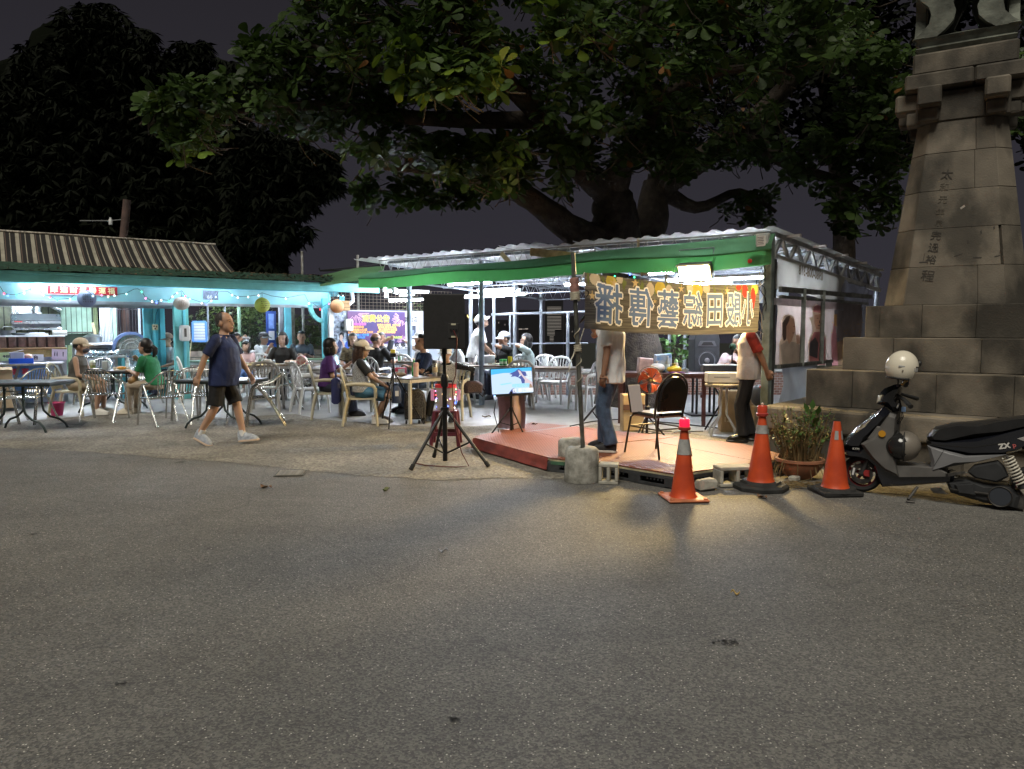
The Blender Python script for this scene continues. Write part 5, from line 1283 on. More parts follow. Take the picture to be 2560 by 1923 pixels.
limbs =[([(1535,610,14.1),(1440,580,13.6),(1330,500,13.0),(1250,460,12.6),(1120,430,12.2),(960,420,12)],[.34,.27,.20,.15,.09,.04]),([(1520,480,14),(1420,390,13.2),(1360,300,12.4),(1290,230,11.6),(1200,130,10.8),(1110,20,10),(1060,-80,9.6)],[.30,.22,.18,.15,.13,.10,.07]),([(1530,480,14),(1560,400,13.5),(1610,330,13),(1640,250,12.4),(1610,90,11.5),(1640,-60,11)],[.30,.22,.17,.13,.11,.08]),([(1640,470,15),(1720,420,15),(1850,330,14.5),(1980,200,14),(2080,60,13.5)],[.32,.26,.2,.15,.1]),([(1360,300,12.4),(1180,300,12.0),(980,290,11.8),(800,265,11.6),(640,272,11.4),(560,290,11.2),(450,265,11)],[.16,.13,.11,.09,.06,.04,.02]),([(1290,230,11.6),(1100,190,11.2),(900,170,11),(760,100,10.8)],[.12,.09,.06,.03]),([(980,290,11.8),(920,190,12),(860,195,12.2),(800,202,12.2)],[.08,.06,.05,.03]),([(1640,250,12.4),(1760,190,11.8),(1900,170,11.4),(2000,190,11)],[.11,.08,.06,.03]),([(1850,330,14.5),(1990,420,14),(2090,450,13.6),(2190,500,13.4)],[.16,.12,.08,.04]),([(1640,460,15),(1740,520,15.2),(1850,480,15.4),(1940,530,15.4)],[.2,.12,.08,.04])]
for pts, rs in limbs:
    mb = MB(); limb_tube(mb,[W3(*p)for p in pts],rs,9,.10); mb.build('limb',BARK,tree,smooth=60)
# broad leaves in rosettes; crown volume bounded by regions with their depth range and how many rosettes
def leafshape(L=.24,w=.125):
    ws =[(0,.010),(.28,.10),(.6,.82),(.82,1.0),(.95,.66),(1.0,.12)]; vs =[]; fs =[]
    for t_, k in ws:
        z = -.22*L*t_*t_; x = k*w*.5; vs+=[(-x,L*t_,z+.10*x),(0,L*t_,z),(x,L*t_,z+.10*x)]
    for i in range(len(ws)-1):
        a = i*3; fs+=[(a,a+1,a+4,a+3),(a+1,a+2,a+5,a+4)]
    return vs, fs
LV, LF = leafshape(); LVn = np.array(LV)
def leaf_mat(name,c0,c1,tr=.25):
    m = bpy.data.materials.new(name); m.use_nodes = True; n, l = m.node_tree.nodes, m.node_tree.links; b = n['Principled BSDF']
    t = n.new('ShaderNodeTexCoord'); x = n.new('ShaderNodeTexNoise'); x.inputs['Scale'].default_value = 2.2; l.new(t.outputs['Object'],x.inputs['Vector'])
    r = n.new('ShaderNodeValToRGB'); e = r.color_ramp.elements; e[0].position = .38; e[0].color =(*c0,1); e[1].position = .64; e[1].color =(*c1,1); l.new(x.outputs['Fac'],r.inputs[0]); l.new(r.outputs[0],b.inputs['Base Color'])
    b.inputs['Roughness'].default_value = .5; b.inputs['Specular IOR Level'].default_value = .25
    tl = n.new('ShaderNodeBsdfTranslucent'); l.new(r.outputs[0],tl.inputs[0]); mx = n.new('ShaderNodeMixShader'); mx.inputs[0].default_value = tr
    l.new(b.outputs[0],mx.inputs[1]); l.new(tl.outputs[0],mx.inputs[2]); l.new(mx.outputs[0],n['Material Output'].inputs[0]); MATS[name] = m; return m
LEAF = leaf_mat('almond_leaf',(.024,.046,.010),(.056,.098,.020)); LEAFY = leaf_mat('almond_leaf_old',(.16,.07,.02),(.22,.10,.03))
LEAFLIT = leaf_mat('almond_leaf_lit',(.10,.16,.018),(.19,.28,.035))  # brighter leaf colour paints the light caught by the picked clusters
regions =[([(352,272),(400,220),(470,195),(560,185),(640,200),(640,290),(560,330),(520,370),(470,395),(430,390),(405,330)],10.6,11.6,120),([(620,90),(700,55),(760,60),(800,120),(760,190),(700,260),(620,280),(600,200)],10.4,12.2,120),([(720,-60),(1200,-60),(1240,120),(1100,180),(900,190),(780,120)],9.6,12.6,420),([(640,190),(900,170),(1180,230),(1180,310),(1000,340),(860,330),(700,350),(640,320)],11,13,260),([(930,130),(1030,120),(1180,130),(1260,150),(1240,250),(1080,235),(960,200)],9.0,10.0,80),([(1330,0),(1440,-10),(1480,60),(1440,130),(1360,120)],9.0,9.8,24),([(1150,100),(1500,60),(1760,170),(1900,220),(1960,280),(1850,320),(1640,300),(1500,330),(1300,330),(1180,250)],10.4,13.2,360),([(810,355),(900,345),(1060,350),(1180,330),(1300,350),(1330,430),(1240,480),(1120,440),(960,410),(860,380)],10.4,12.0,170),([(1180,-80),(2150,-80),(2200,120),(2000,200),(1700,180),(1400,100)],10,15,700),([(860,460),(930,440),(1020,450),(1120,440),(1230,460),(1240,500),(1100,510),(1000,510),(900,520)],13.2,14.4,110),([(1230,330),(1420,330),(1440,440),(1400,500),(1260,500),(1220,420)],11.4,13.4,110),([(1440,300),(1700,300),(1760,400),(1700,470),(1560,440),(1440,430)],11.6,13.6,130),([(1600,320),(1950,270),(1960,400),(1850,420),(1720,410),(1620,400)],13.5,16,210),([(1950,320),(2100,310),(2230,330),(2280,430),(2250,560),(2100,590),(2040,470),(1960,440)],12.5,14.5,240),([(1800,520),(1900,470),(1960,500),(1930,560),(1830,570)],14.6,16,45),([(2090,120),(2300,100),(2320,300),(2200,340),(2100,300)],12,14.5,220),([(2480,150),(2640,100),(2640,330),(2540,330)],12,14,60)]
gaps =[[(1250,240),(1310,235),(1315,340),(1280,350),(1230,300)],[(1010,245),(1080,250),(1070,275),(1010,270)],[(790,60),(830,70),(800,110),(770,100)]]
ros =[]; lit_ =[]
for ri_,(poly,y0,y1,n_)in enumerate(regions):
    xs =[p[0]for p in poly]; ysx =[p[1]for p in poly]; k = 0; tries = 0
    while k<n_ and tries<20000:
        tries+=1; x, y = rng.uniform(min(xs),max(xs)), rng.uniform(min(ysx),max(ysx))
        if not inpoly(x,y,poly)or any(inpoly(x,y,g_)for g_ in gaps): continue
        if noise.noise(V((x*.012,y*.014,y0)))<-.28: continue
        ros.append(W3(x,y,rng.uniform(y0,y1))); k+=1
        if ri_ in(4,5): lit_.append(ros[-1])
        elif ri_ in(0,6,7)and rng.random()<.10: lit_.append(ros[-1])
over =[V((rng.uniform(-6,7),rng.uniform(6.0,11.5),rng.uniform(7.3,10.5)))for k in range(560)]  # unseen crown above the frame, added to shade the leaves below
VS, FS, MI, near =[],[],[],[]
base = 0; nl = 0
camp = V((0,0,CAMZ))
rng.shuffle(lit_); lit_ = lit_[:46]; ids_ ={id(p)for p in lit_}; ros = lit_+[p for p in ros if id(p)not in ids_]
for i, p in enumerate(ros+over):
    ax_ = V((rng.uniform(-.7,.7),rng.uniform(-.9,.4),rng.uniform(.35,1))).normalized(); q = ax_.to_track_quat('Z','Y').to_matrix(); n_ = rng.randint(6,9); sc0 = rng.uniform(.9,1.25)if i<46 else rng.uniform(.62,1.15)
    for k in range(n_):
        a = 6.283*k/n_+rng.uniform(-.25,.25); el = rng.uniform(.05,.75); s_ = sc0*rng.uniform(.7,1.15)
        Rm = q@Matrix.Rotation(a,3,'Z')@Matrix.Rotation(el-.25,3,'X')@Matrix.Rotation(rng.uniform(-.4,.4),3,'Y')
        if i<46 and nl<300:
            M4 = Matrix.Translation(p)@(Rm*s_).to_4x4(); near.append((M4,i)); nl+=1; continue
        pts = LVn@np.array(Rm*s_).T+np.array(p); VS.append(pts); FS.append(np.array(LF)+base); base+=len(LV)
        mi = 1 if rng.random()<.006 else 0; MI+=[mi]*len(LF)
VA = np.concatenate(VS); FA = np.concatenate(FS)
me = bpy.data.meshes.new('crown'); me.vertices.add(len(VA)); me.vertices.foreach_set('co',VA.ravel()); me.loops.add(FA.size); me.loops.foreach_set('vertex_index',FA.ravel().astype(np.int32)); me.polygons.add(len(FA)); me.polygons.foreach_set('loop_start',np.arange(0,FA.size,4,dtype=np.int32)); me.materials.append(LEAF); me.materials.append(LEAFY)
me.polygons.foreach_set('material_index',np.array(MI,dtype=np.int32)); me.polygons.foreach_set('use_smooth',np.ones(len(FA),dtype=bool)); me.update(calc_edges=True); me.validate()
link('crown',me,tree)['kind'] = 'stuff'
lm =[MB().add(LV,LF).mesh('leaf',m,80)for m in(LEAF,LEAFLIT,LEAFY)]
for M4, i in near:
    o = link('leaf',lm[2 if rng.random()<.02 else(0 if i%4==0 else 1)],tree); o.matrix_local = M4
tw = MB()
for i in range(0,len(ros),2):
    p = ros[i]; q = p+V((rng.uniform(-.3,.5),rng.uniform(0,.5),rng.uniform(-.35,.1))); tw.tube([p,p.lerp(q,.5)+V((0,0,-.05)),q],[.006,.009,.012],4,cap=False)
tw.build('twig',BARK,tree)['kind'] = 'stuff'
# the trunk seen under the canopy roof (bark column) is the same trunk; dark mango tree behind the pavilion
def droop_tree(name,label,regs,trunk,m,L=.26,w=.022,seed=3,corem=None,cores=()):
    t = thing(name,label,'tree',(0,0,0)); r2 = random.Random(seed); VS, FS =[],[]; base = 0
    shp = np.array([(0,0,0),(w,.45,-.03),(0,1,-.12),(-w,.45,-.03)]); shp[:,1]*=L; shp[:,2]*=L*2
    for poly, y0, y1, n_ in regs:
        xs =[p[0]for p in poly]; ysx =[p[1]for p in poly]; k = 0
        while k<n_:
            x, y = r2.uniform(min(xs),max(xs)), r2.uniform(min(ysx),max(ysx))
            if not inpoly(x,y,poly): continue
            p = W3(x,y,r2.uniform(y0,y1)); k+=1; a0 = r2.uniform(0,6.28); tilt = r2.uniform(-.2,.9)
            for j in range(9):
                a = a0+j*.7+r2.uniform(-.3,.3); el = -r2.uniform(.1,1.15)+tilt*.3; s_ = r2.uniform(.7,1.2); Rm = Matrix.Rotation(a,3,'Z')@Matrix.Rotation(el,3,'X')@Matrix.Rotation(r2.uniform(-.9,.9),3,'Y')
                VS.append(shp@np.array(Rm*s_).T+np.array(p)); FS.append(np.array([(0,1,2,3)])+base); base+=4
    VA = np.concatenate(VS); FA = np.concatenate(FS); me = bpy.data.meshes.new('crown'); me.vertices.add(len(VA)); me.vertices.foreach_set('co',VA.ravel()); me.loops.add(FA.size); me.loops.foreach_set('vertex_index',FA.ravel().astype(np.int32)); me.polygons.add(len(FA)); me.polygons.foreach_set('loop_start',np.arange(0,FA.size,4,dtype=np.int32)); me.materials.append(m); me.update(calc_edges=True); me.validate()
    link('crown',me,t)['kind'] = 'stuff'
    mb = MB(); limb_tube(mb,trunk[0],trunk[1],9,.12); mb.build('trunk',BARK,t,smooth=60)
    for(px,py,Y,rx,rz)in cores:
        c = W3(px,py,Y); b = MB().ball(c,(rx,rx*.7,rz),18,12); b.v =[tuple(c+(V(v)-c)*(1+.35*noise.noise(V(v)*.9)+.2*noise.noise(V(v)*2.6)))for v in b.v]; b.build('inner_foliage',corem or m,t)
    return t
DLEAF = mat('unlit_leaf',(.0045,.006,.003),.8,spec=.08,ns=1.5,na=.4); DCORE = mat('unlit_core',(.003,.004,.002),.95,spec=.05)  # near-black colour stands in for trees that no lamp reaches
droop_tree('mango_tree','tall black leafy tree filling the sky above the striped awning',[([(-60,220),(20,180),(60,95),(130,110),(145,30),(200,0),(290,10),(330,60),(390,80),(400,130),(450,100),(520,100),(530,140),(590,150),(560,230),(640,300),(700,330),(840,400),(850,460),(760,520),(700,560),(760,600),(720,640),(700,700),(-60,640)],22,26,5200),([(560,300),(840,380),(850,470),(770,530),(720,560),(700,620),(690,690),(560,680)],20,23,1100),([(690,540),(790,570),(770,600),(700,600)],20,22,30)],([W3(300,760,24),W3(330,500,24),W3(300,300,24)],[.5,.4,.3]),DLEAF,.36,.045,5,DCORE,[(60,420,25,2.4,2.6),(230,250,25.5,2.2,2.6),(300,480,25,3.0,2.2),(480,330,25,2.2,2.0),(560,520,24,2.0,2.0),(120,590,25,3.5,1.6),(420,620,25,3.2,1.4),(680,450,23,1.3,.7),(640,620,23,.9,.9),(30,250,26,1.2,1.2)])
def rosette_tree(name,label,poly,y0,y1,n_,m,trunk,rad):
    t = thing(name,label,'tree',(0,0,0)); VS, FS =[],[]; base = 0; xs =[p[0]for p in poly]; ysx =[p[1]for p in poly]; k = 0
    while k<n_:
        x, y = rng.uniform(min(xs),max(xs)), rng.uniform(min(ysx),max(ysx))
        if not inpoly(x,y,poly): continue
        k+=1; p = W3(x,y,rng.uniform(y0,y1)); q = V((rng.uniform(-.9,.9),rng.uniform(-.9,.4),rng.uniform(.2,1))).normalized().to_track_quat('Z','Y').to_matrix()
        for j in range(7):
            Rm = q@Matrix.Rotation(.9*j+rng.uniform(-.25,.25),3,'Z')@Matrix.Rotation(rng.uniform(-.2,.5),3,'X'); VS.append(LVn@np.array(Rm*rng.uniform(.8,1.4)).T+np.array(p)); FS.append(np.array(LF)+base); base+=len(LV)
    VA = np.concatenate(VS); FA = np.concatenate(FS); me = bpy.data.meshes.new('crown'); me.vertices.add(len(VA)); me.vertices.foreach_set('co',VA.ravel()); me.loops.add(FA.size); me.loops.foreach_set('vertex_index',FA.ravel().astype(np.int32)); me.polygons.add(len(FA)); me.polygons.foreach_set('loop_start',np.arange(0,FA.size,4,dtype=np.int32)); me.materials.append(m); me.update(calc_edges=True); me.validate()
    link('crown',me,t)['kind'] = 'stuff'; mb = MB(); limb_tube(mb,trunk,rad,9,.1); mb.build('trunk',BARK,t,smooth=60)
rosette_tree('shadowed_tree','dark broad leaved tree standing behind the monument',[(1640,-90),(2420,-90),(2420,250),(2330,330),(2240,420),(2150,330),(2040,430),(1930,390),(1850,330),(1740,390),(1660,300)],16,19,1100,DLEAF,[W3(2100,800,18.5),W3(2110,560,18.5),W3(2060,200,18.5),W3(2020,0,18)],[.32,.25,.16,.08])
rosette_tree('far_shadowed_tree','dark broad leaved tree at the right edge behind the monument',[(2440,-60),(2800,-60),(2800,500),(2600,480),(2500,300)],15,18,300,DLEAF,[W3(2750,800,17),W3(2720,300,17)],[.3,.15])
a, b = W3(307,615,19), W3(318,500,19); tag(MB().tube([(a.x,a.y,.1),a,b],.10,8).build('utility_pole',mat('rusty_pole',(.10,.06,.05),.8,ns=4,na=.4),smooth=60),'dark leaning pole rising behind the striped awning','pole')
cable('pole_wire','thin wire with white insulators left of the leaning pole',[W3(200,552,19),W3(275,552,19),W3(313,548,19)],.012,mat('grey_wire',(.2,.2,.2),.5))
small('insulator','small white insulator hanging from the wire','insulator',W3(277,562,19),0,[('body',MB().lathe([(.001,0),(.05,0),(.05,.12),(.03,.14),(.03,.18),(.001,.18)],8),mat('porcelain',(.5,.5,.5),.4))])
# ======= furniture
CREAM = mat('cream_plastic',(.52,.47,.34),.42,ns=5,na=.10); WHITEP = mat('white_chair_plastic',(.62,.62,.61),.42,ns=5,na=.08); GREYP = mat('grey_chair_plastic',(.40,.38,.34),.45,ns=5,na=.10)
CHROME = mat('chrome_tube',(.62,.62,.60),.22,.95,ns=8,na=.08)
def plastic_chair(label,loc,rz):
    t = thing('plastic_chair',label,'chair',loc,rz,'plastic armchairs')
    def seat(a,b):
        x =(a-.5)*(.46-.05*(1-b)); y = -.20+.42*b; z = .43-.018*math.sin(math.pi*a)*math.sin(math.pi*min(1,b*1.1))-(.03*max(0,(b-.85)/.15)**2)
        return(x,y,z)
    MB().slab(seat,10,8,(0,0,-.025)).build('seat',CREAM,t,smooth=50)
    def by(z): return-.20-.16*max(0,z-.43)-.12*max(0,z-.62)
    arch =[(-.25,by(.62),.62),(-.245,by(.70),.70),(-.215,by(.79),.79),(-.14,by(.86),.86),(0,by(.885),.885),(.14,by(.86),.86),(.215,by(.79),.79),(.245,by(.70),.70),(.25,by(.62),.62)]
    MB().tube([(-.19,by(.43),.43),(-.225,by(.54),.54)]+arch+[(.225,by(.54),.54),(.19,by(.43),.43)],.026,8,flat=.7).build('back_frame',CREAM,t,smooth=60)
    for i in range(7):
        f =(i-3)/3; zt_ = .87-.11*f*f
        MB().tube([(f*.13,by(.46)+.004,.46),(f*.165,by((.46+zt_)/2)-.012,(.46+zt_)/2),(f*.19,by(zt_),zt_)],.013,6,flat=.5).build('back_slat',CREAM,t,smooth=60)
    for s_ in(-1,1): MB().beam((s_*.15,by(.5),.5),(-s_*.17,by(.8)-.004,.8),.03,.008).build('back_slat',CREAM,t)
    for s_ in(-1,1):
        MB().tube([(s_*.25,by(.63),.635),(s_*.275,-.08,.65),(s_*.28,.08,.645),(s_*.27,.19,.625),(s_*.262,.225,.57),(s_*.255,.225,.43)],[.024,.027,.03,.03,.027,.024],8,flat=.6).build('armrest',CREAM,t,smooth=60)
        MB().tube([(s_*.235,.20,.44),(s_*.255,.235,.22),(s_*.265,.25,0)],[.030,.026,.022],6).build('leg',CREAM,t,smooth=60)
        MB().tube([(s_*.20,-.19,.44),(s_*.225,-.245,.22),(s_*.24,-.28,0)],[.030,.026,.022],6).build('leg',CREAM,t,smooth=60)
    MB().box((0,.215,.40),(.40,.02,.05),b=.006).build('apron',CREAM,t)
    return t
def metal_chair(label,loc,rz):
    t = thing('metal_chair',label,'chair',loc,rz,'tubular metal armchairs'); r_ = .0125
    def hoop(off): return[(-.25+off,-.02,.64),(-.245+off,-.15,.68),(-.20+off*.8,-.25,.78),(-.11,-.30,.84),(0,-.31,.855-off),(.11,-.30,.84),(.20-off*.8,-.25,.78),(.245-off,-.15,.68),(.25-off,-.02,.64)]
    MB().tube(hoop(0),r_,8).build('back_hoop',CHROME,t,smooth=60)
    for s_ in(-1,1):
        for k in(0,.028):
            MB().tube([(s_*(.27+k*.2),.28-k,0),(s_*(.265+k*.2),.20-k,.45),(s_*.262,.17-k,.58),(s_*.258,.10-k*.5,.635),(s_*.25,-.02,.645)],r_,8).build('leg',CHROME,t,smooth=60)
        MB().tube([(s_*.25,.10,.62),(s_*.255,-.10,.36),(s_*.26,-.33,0)],r_,8).build('leg',CHROME,t,smooth=60)
        MB().tube([(s_*.255,.07,.615),(s_*.26,-.10,.38),(s_*.265,-.30,0)],r_,8).build('leg',CHROME,t,smooth=60)
    for i in range(9):
        f =(i-4)/4; zt_ = .845-.09*f*f; MB().tube([(f*.16,.20,.42),(f*.165,-.05,.415),(f*.16,-.17,.44),(f*.17,-.22,.55),(f*.18,-.30+.06*f*f,zt_)],.0085,6).build('slat',CHROME,t,smooth=60)
    MB().tube([(-.24,.20,.42),(.24,.20,.42)],r_,6).build('seat_rail',CHROME,t,smooth=60); MB().tube([(-.25,-.16,.43),(.25,-.16,.43)],r_,6).build('seat_rail',CHROME,t,smooth=60)
    for s_ in(-1,1): MB().tube([(s_*.24,.20,.42),(s_*.25,-.16,.43)],r_,6).build('seat_rail',CHROME,t,smooth=60)
    return t
def standat(px,Y): x = gx(px,Y); return V((x,Y,gz(Y)+.009))
FACE = lambda d: R(d)
used ={}
def pchair(px,Y,yaw,label,m=None):
    p = standat(px,Y)
    sw ={'white':{'cream_plastic':'white_chair_plastic'},'grey':{'cream_plastic':'grey_chair_plastic'}}.get(m)
    if 'p' not in used:
        used['p'] = plastic_chair(label,p,R(yaw)); return used['p']
    return dup(used['p'],p,R(yaw),label,swap=sw)
def mchair(px,Y,yaw,label):
    p = standat(px,Y)
    if 'm' not in used: used['m'] = metal_chair(label,p,R(yaw)); return used['m']
    return dup(used['m'],p,R(yaw),label)
pchair(180,12.55,-78,'cream plastic armchair of the woman in the beige cap')
pchair(822,12.25,-75,'cream plastic armchair of the woman in purple')
pchair(905,11.55,-82,'cream plastic armchair of the woman in the sequin vest')
pchair(1130,12.15,165,'cream plastic armchair of the man in the silver vest')
pchair(668,13.15,12,'grey plastic armchair with its back to the road at the family table','grey')
pchair(776,12.95,-55,'empty white armchair left of the woman in purple','white')
pchair(490,14.3,-60,'empty white armchair behind the thick teal post','white')
pchair(598,15.6,180,'white armchair behind the walking man','white'); pchair(640,15.3,178,'white armchair of the girl in pink','white')
pchair(662,17.0,-110,'white armchair of the man in the white cap by the blue board','white'); pchair(712,15.2,180,'white armchair of the woman in the black top','white')
pchair(885,15.3,-160,'white armchair of the woman in the patterned blouse','white'); pchair(935,14.6,-20,'white armchair of the bald man in black','white')
pchair(965,16.3,160,'white armchair facing the bald man','white'); pchair(1000,15.4,10,'empty white armchair between the bald man and the man in the white cap','white')
pchair(1075,15.9,110,'white armchair of the seated man in the white cap','white'); pchair(1085,13.1,120,'white armchair of the man in navy','white')
pchair(1152,14.4,95,'white armchair behind the man in the silver vest','white'); pchair(1268,15.0,120,'white armchair of the man in the grey cap','white')
pchair(1330,14.9,100,'white armchair of the woman with dark bobbed hair','white'); pchair(1296,13.5,8,'grey latticed armchair behind the screen','grey')
pchair(1385,14.3,150,'empty white armchair at the far side of the empty table','white'); pchair(1470,13.3,120,'empty white armchair right of the empty table','white')
pchair(1352,14.9,160,'empty white armchair beside the woman with bobbed hair','white'); pchair(428,15.3,150,'white armchair half hidden by the thick teal post','white')
pchair(752,17.2,190,'white armchair in the shade behind the arch','white')
mchair(75,11.7,176,'metal armchair behind the table at the left edge'); mchair(262,12.0,6,'metal armchair with its back to the road at the women\'s table')
mchair(408,11.55,52,'metal armchair standing nearest the road, turned away'); mchair(470,12.2,40,'metal armchair right behind the one nearest the road')
mchair(532,11.8,12,'metal armchair tucked under the table behind the walking man'); mchair(660,11.55,108,'metal armchair right of the walking man facing left')
mchair(742,13.6,70,'metal armchair with dark seat beside the family table'); mchair(240,14.2,178,'metal armchair behind the women\'s table, left one'); mchair(352,14.0,170,'metal armchair behind the women\'s table, right one')
mchair(-25,11.3,-90,'metal armchair cut off by the left edge')
# tables
GTOP = mat('slate_top',(.11,.12,.14),.32,ns=6,na=.35); DGRN = mat('dark_green_tube',(.022,.035,.035),.45,.3)
def curved_table(label,loc,rz,L=1.15,D=.72):
    t = thing('folding_table',label,'table',loc,rz,'tables with curved legs'); H = .72
    MB().box((0,0,H),(L,D,.03),b=.008).build('top',GTOP,t); MB().box((0,0,H-.03),(L-.02,D-.02,.03),b=.006).build('edge',DGRN,t)
    for y in(-.24,.24):
        for s_ in(-1,1): MB().tube([(s_*.13,y,H-.02),(s_*.13,y,.38),(s_*.15,y,.27),(s_*.24,y,.18),(s_*.36,y*1.12,.14),(s_*.43,y*1.2,.07),(s_*.46,y*1.25,0)],.017,8).build('leg',DGRN,t,smooth=60)
        for z in(.60,.50): MB().box((0,y,z),(.26,.012,.02)).build('stretcher',mat('stretcher_grey',(.38,.40,.38),.5),t)
    MB().tube([(0,-.24,.55),(0,.24,.55)],.012,6).build('cross_bar',DGRN,t); return t
tb = curved_table('slate topped table with curved dark legs at the left edge',standat(62,10.95),R(4),1.15)
dup(tb,standat(285,13.15),R(3),'slate topped table between the two seated women'); dup(tb,standat(560,11.35),R(-6),'slate topped table behind the walking man')
WTOP = mat('worn_wood_top',(.20,.15,.11),.45,ns=5,na=.35); ALU = mat('alu_leg',(.48,.49,.50),.4,.5,ns=5,na=.15)
def steel_table(label,loc,rz,L,D,H=.74,leg=.045,lm=None,top=None,inset=.0):
    t = thing('steel_leg_table',label,'table',loc,rz,'steel leg tables'); lm = lm or ALU
    MB().box((0,0,H-.012),(L,D,.024),b=.003).build('top',top or WTOP,t)
    for c, d in(((0,-D/2+.02,H-.048),(L-.01,.035,.045)),((0,D/2-.02,H-.048),(L-.01,.035,.045)),((-L/2+.02,0,H-.048),(.035,D-.08,.045)),((L/2-.02,0,H-.048),(.035,D-.08,.045))): MB().box(c,d).build('rail',lm,t)
    for sx_ in(-1,1):
        for sy in(-1,1): MB().box((sx_*(L/2-leg*.6-inset),sy*(D/2-leg*.6-inset),(H-.072)/2),(leg,leg,H-.072),b=.004).build('leg',lm,t)
    return t
CREAML = mat('cream_leg',(.52,.48,.38),.5,ns=5,na=.12)
nc = at(1026,1066); dl = V((-.80,.60,0)); dr = V((.60,.80,0)); ctr = nc+dl*.85+dr*.38
FT = steel_table('long table with cream legs where the performers sit',V((ctr.x,ctr.y,gz(ctr.y)+.009)),math.atan2(-dl.y,-dl.x),1.7,.76,.71,lm=CREAML,top=mat('grey_wood_top',(.16,.145,.125),.4,ns=5,na=.3))
steel_table('family table near the walking man',standat(645,14.35),R(4),1.0,.7); steel_table('table right of the family table, in front of the woman in black',standat(745,14.45),R(0),.82,.7)
steel_table('empty low table left of the woman in purple',standat(815,13.9),R(10),.95,.6,.70); steel_table('long back table between the bald man and the man in the white cap',standat(990,15.35),R(-4),1.8,.7)
steel_table('table with plates in front of the man in the grey cap',standat(1232,14.3),R(-6),1.25,.72,.74); steel_table('empty table behind the screen',standat(1380,13.55),R(-14),1.05,.70,.75)
steel_table('table with a green top in the shade behind the arch',standat(775,16.3),R(10),.9,.6,.74,top=mat('green_top',(.10,.17,.10),.5)); steel_table('small table with a green edge behind the thick teal post',standat(500,15.8),R(6),.9,.6,.72,top=MATS['green_top'])
DWOOD = mat('dark_wood',(.075,.030,.028),.4,ns=5,na=.3)
DT = steel_table('dark red wooden table on the stage holding bags',standat(1655,11.75),R(-14),1.35,.62,.80,leg=.06,lm=DWOOD,top=DWOOD)
MB().box((.6,0,.45),(.03,.5,.04)).build('stretcher',DWOOD,DT)
# ------- small things on tables
def bottle(label,p,m,h=.26,r_=.032,cap=None):
    t = thing('bottle',label,'bottle',p,0,'bottles on the tables')
    MB().lathe([(.001,0),(r_,0),(r_,h*.58),(r_*.85,h*.68),(r_*.38,h*.82),(r_*.36,h*.93),(.001,h*.93)],12).build('body',m,t,smooth=50)
    MB().lathe([(r_*.42,h*.92),(r_*.42,h),(.001,h)],10).build('cap',cap or WPL,t); MB().lathe([(r_*1.02,h*.22),(r_*1.02,h*.5)],12,cap=False).build('wrapper',mat('wrapper_'+m.name,tuple(min(1,c*1.5+.05)for c in m.node_tree.nodes['Principled BSDF'].inputs[0].default_value[:3]),.5),t,smooth=60)
    return t
def bowl(label,p,m=WPL,r_=.08,h=.055):
    return tag(MB().lathe([(.001,0),(r_*.5,0),(r_*.8,h*.4),(r_,h),(r_*.94,h),(r_*.7,h*.4),(.001,h*.15)],16).build('bowl',m,loc=p,smooth=50),label,'bowl','bowls and plates on the tables')
def plate(label,p,m=WPL,r_=.11):
    t = thing('plate',label,'plate',p,0,'bowls and plates on the tables'); MB().lathe([(.001,0),(r_*.6,0),(r_,.018),(r_*.97,.022),(r_*.6,.007),(.001,.007)],18).build('dish',m,t,smooth=50)
    mb = MB()
    for k in range(6): mb.ball((rng.uniform(-.05,.05),rng.uniform(-.05,.05),.016),(.024,.02,.016),6,5)
    mb.build('food',[mat('food_brown',(.25,.13,.06),.6),mat('food_pale',(.55,.45,.30),.6)][rng.randint(0,1)],t,smooth=60)['kind'] = 'stuff'; return t
GRN = mat('green_bottle',(.05,.32,.07),.15,spec=.6); CLR = mat('clear_bottle',(.45,.52,.55),.12,spec=.6); BOXP = mat('takeaway_paper',(.62,.50,.30),.6)
def tt(px,Y,H=.74,dy=0): x = gx(px,Y); return V((x,Y,gz(Y)+.009+H))
def ft(a,b): p = nc+dl*a+dr*b; return V((p.x,p.y,gz(ctr.y)+.009+.712))
bottle('green tea bottle at the left end of the performers\' table',ft(1.5,.45),GRN,.30,.036,mat('cap_green',(.04,.25,.06),.4)); bottle('green bottle in front of the man in navy',ft(.45,.55),GRN,.28,.036,mat('cap_pale',(.5,.6,.4),.4))
small('tumbler','pink and white tumbler on the performers\' table','tumbler',ft(.22,.36),0,[('body',MB().lathe([(.001,0),(.04,0),(.045,.17),(.001,.17)],16),mat('pink_tumbler',(.70,.50,.44),.35)),('lid',MB().lathe([(.047,.17),(.047,.20),(.04,.23),(.001,.23)],16),mat('pink_lid',(.62,.36,.30),.35))])
small('thermos','steel thermos flask with a tan band on the performers\' table','flask',ft(-.05+.1,.62),0,[('body',MB().lathe([(.001,0),(.043,0),(.043,.20),(.038,.215),(.001,.215)],16),STEEL),('band',MB().lathe([(.0445,.07),(.0445,.15)],16,cap=False),mat('tan_band',(.42,.34,.22),.6)),('lid',MB().lathe([(.04,.215),(.04,.265),(.001,.265)],16),DSTEEL)])
plate('plate of snacks in the middle of the performers\' table',ft(.95,.35)); plate('plate of leftovers near the sequin vest',ft(1.25,.25)); bowl('white bowl on the performers\' table',ft(.75,.5),r_=.07)
small('food_packet','tan paper packet lying on the performers\' table','packet',ft(.48,.28),.4,[('packet',MB().ball((0,0,.035),(.09,.06,.035),12,8),mat('tan_packet',(.38,.28,.18),.7,ns=20,na=.3))])
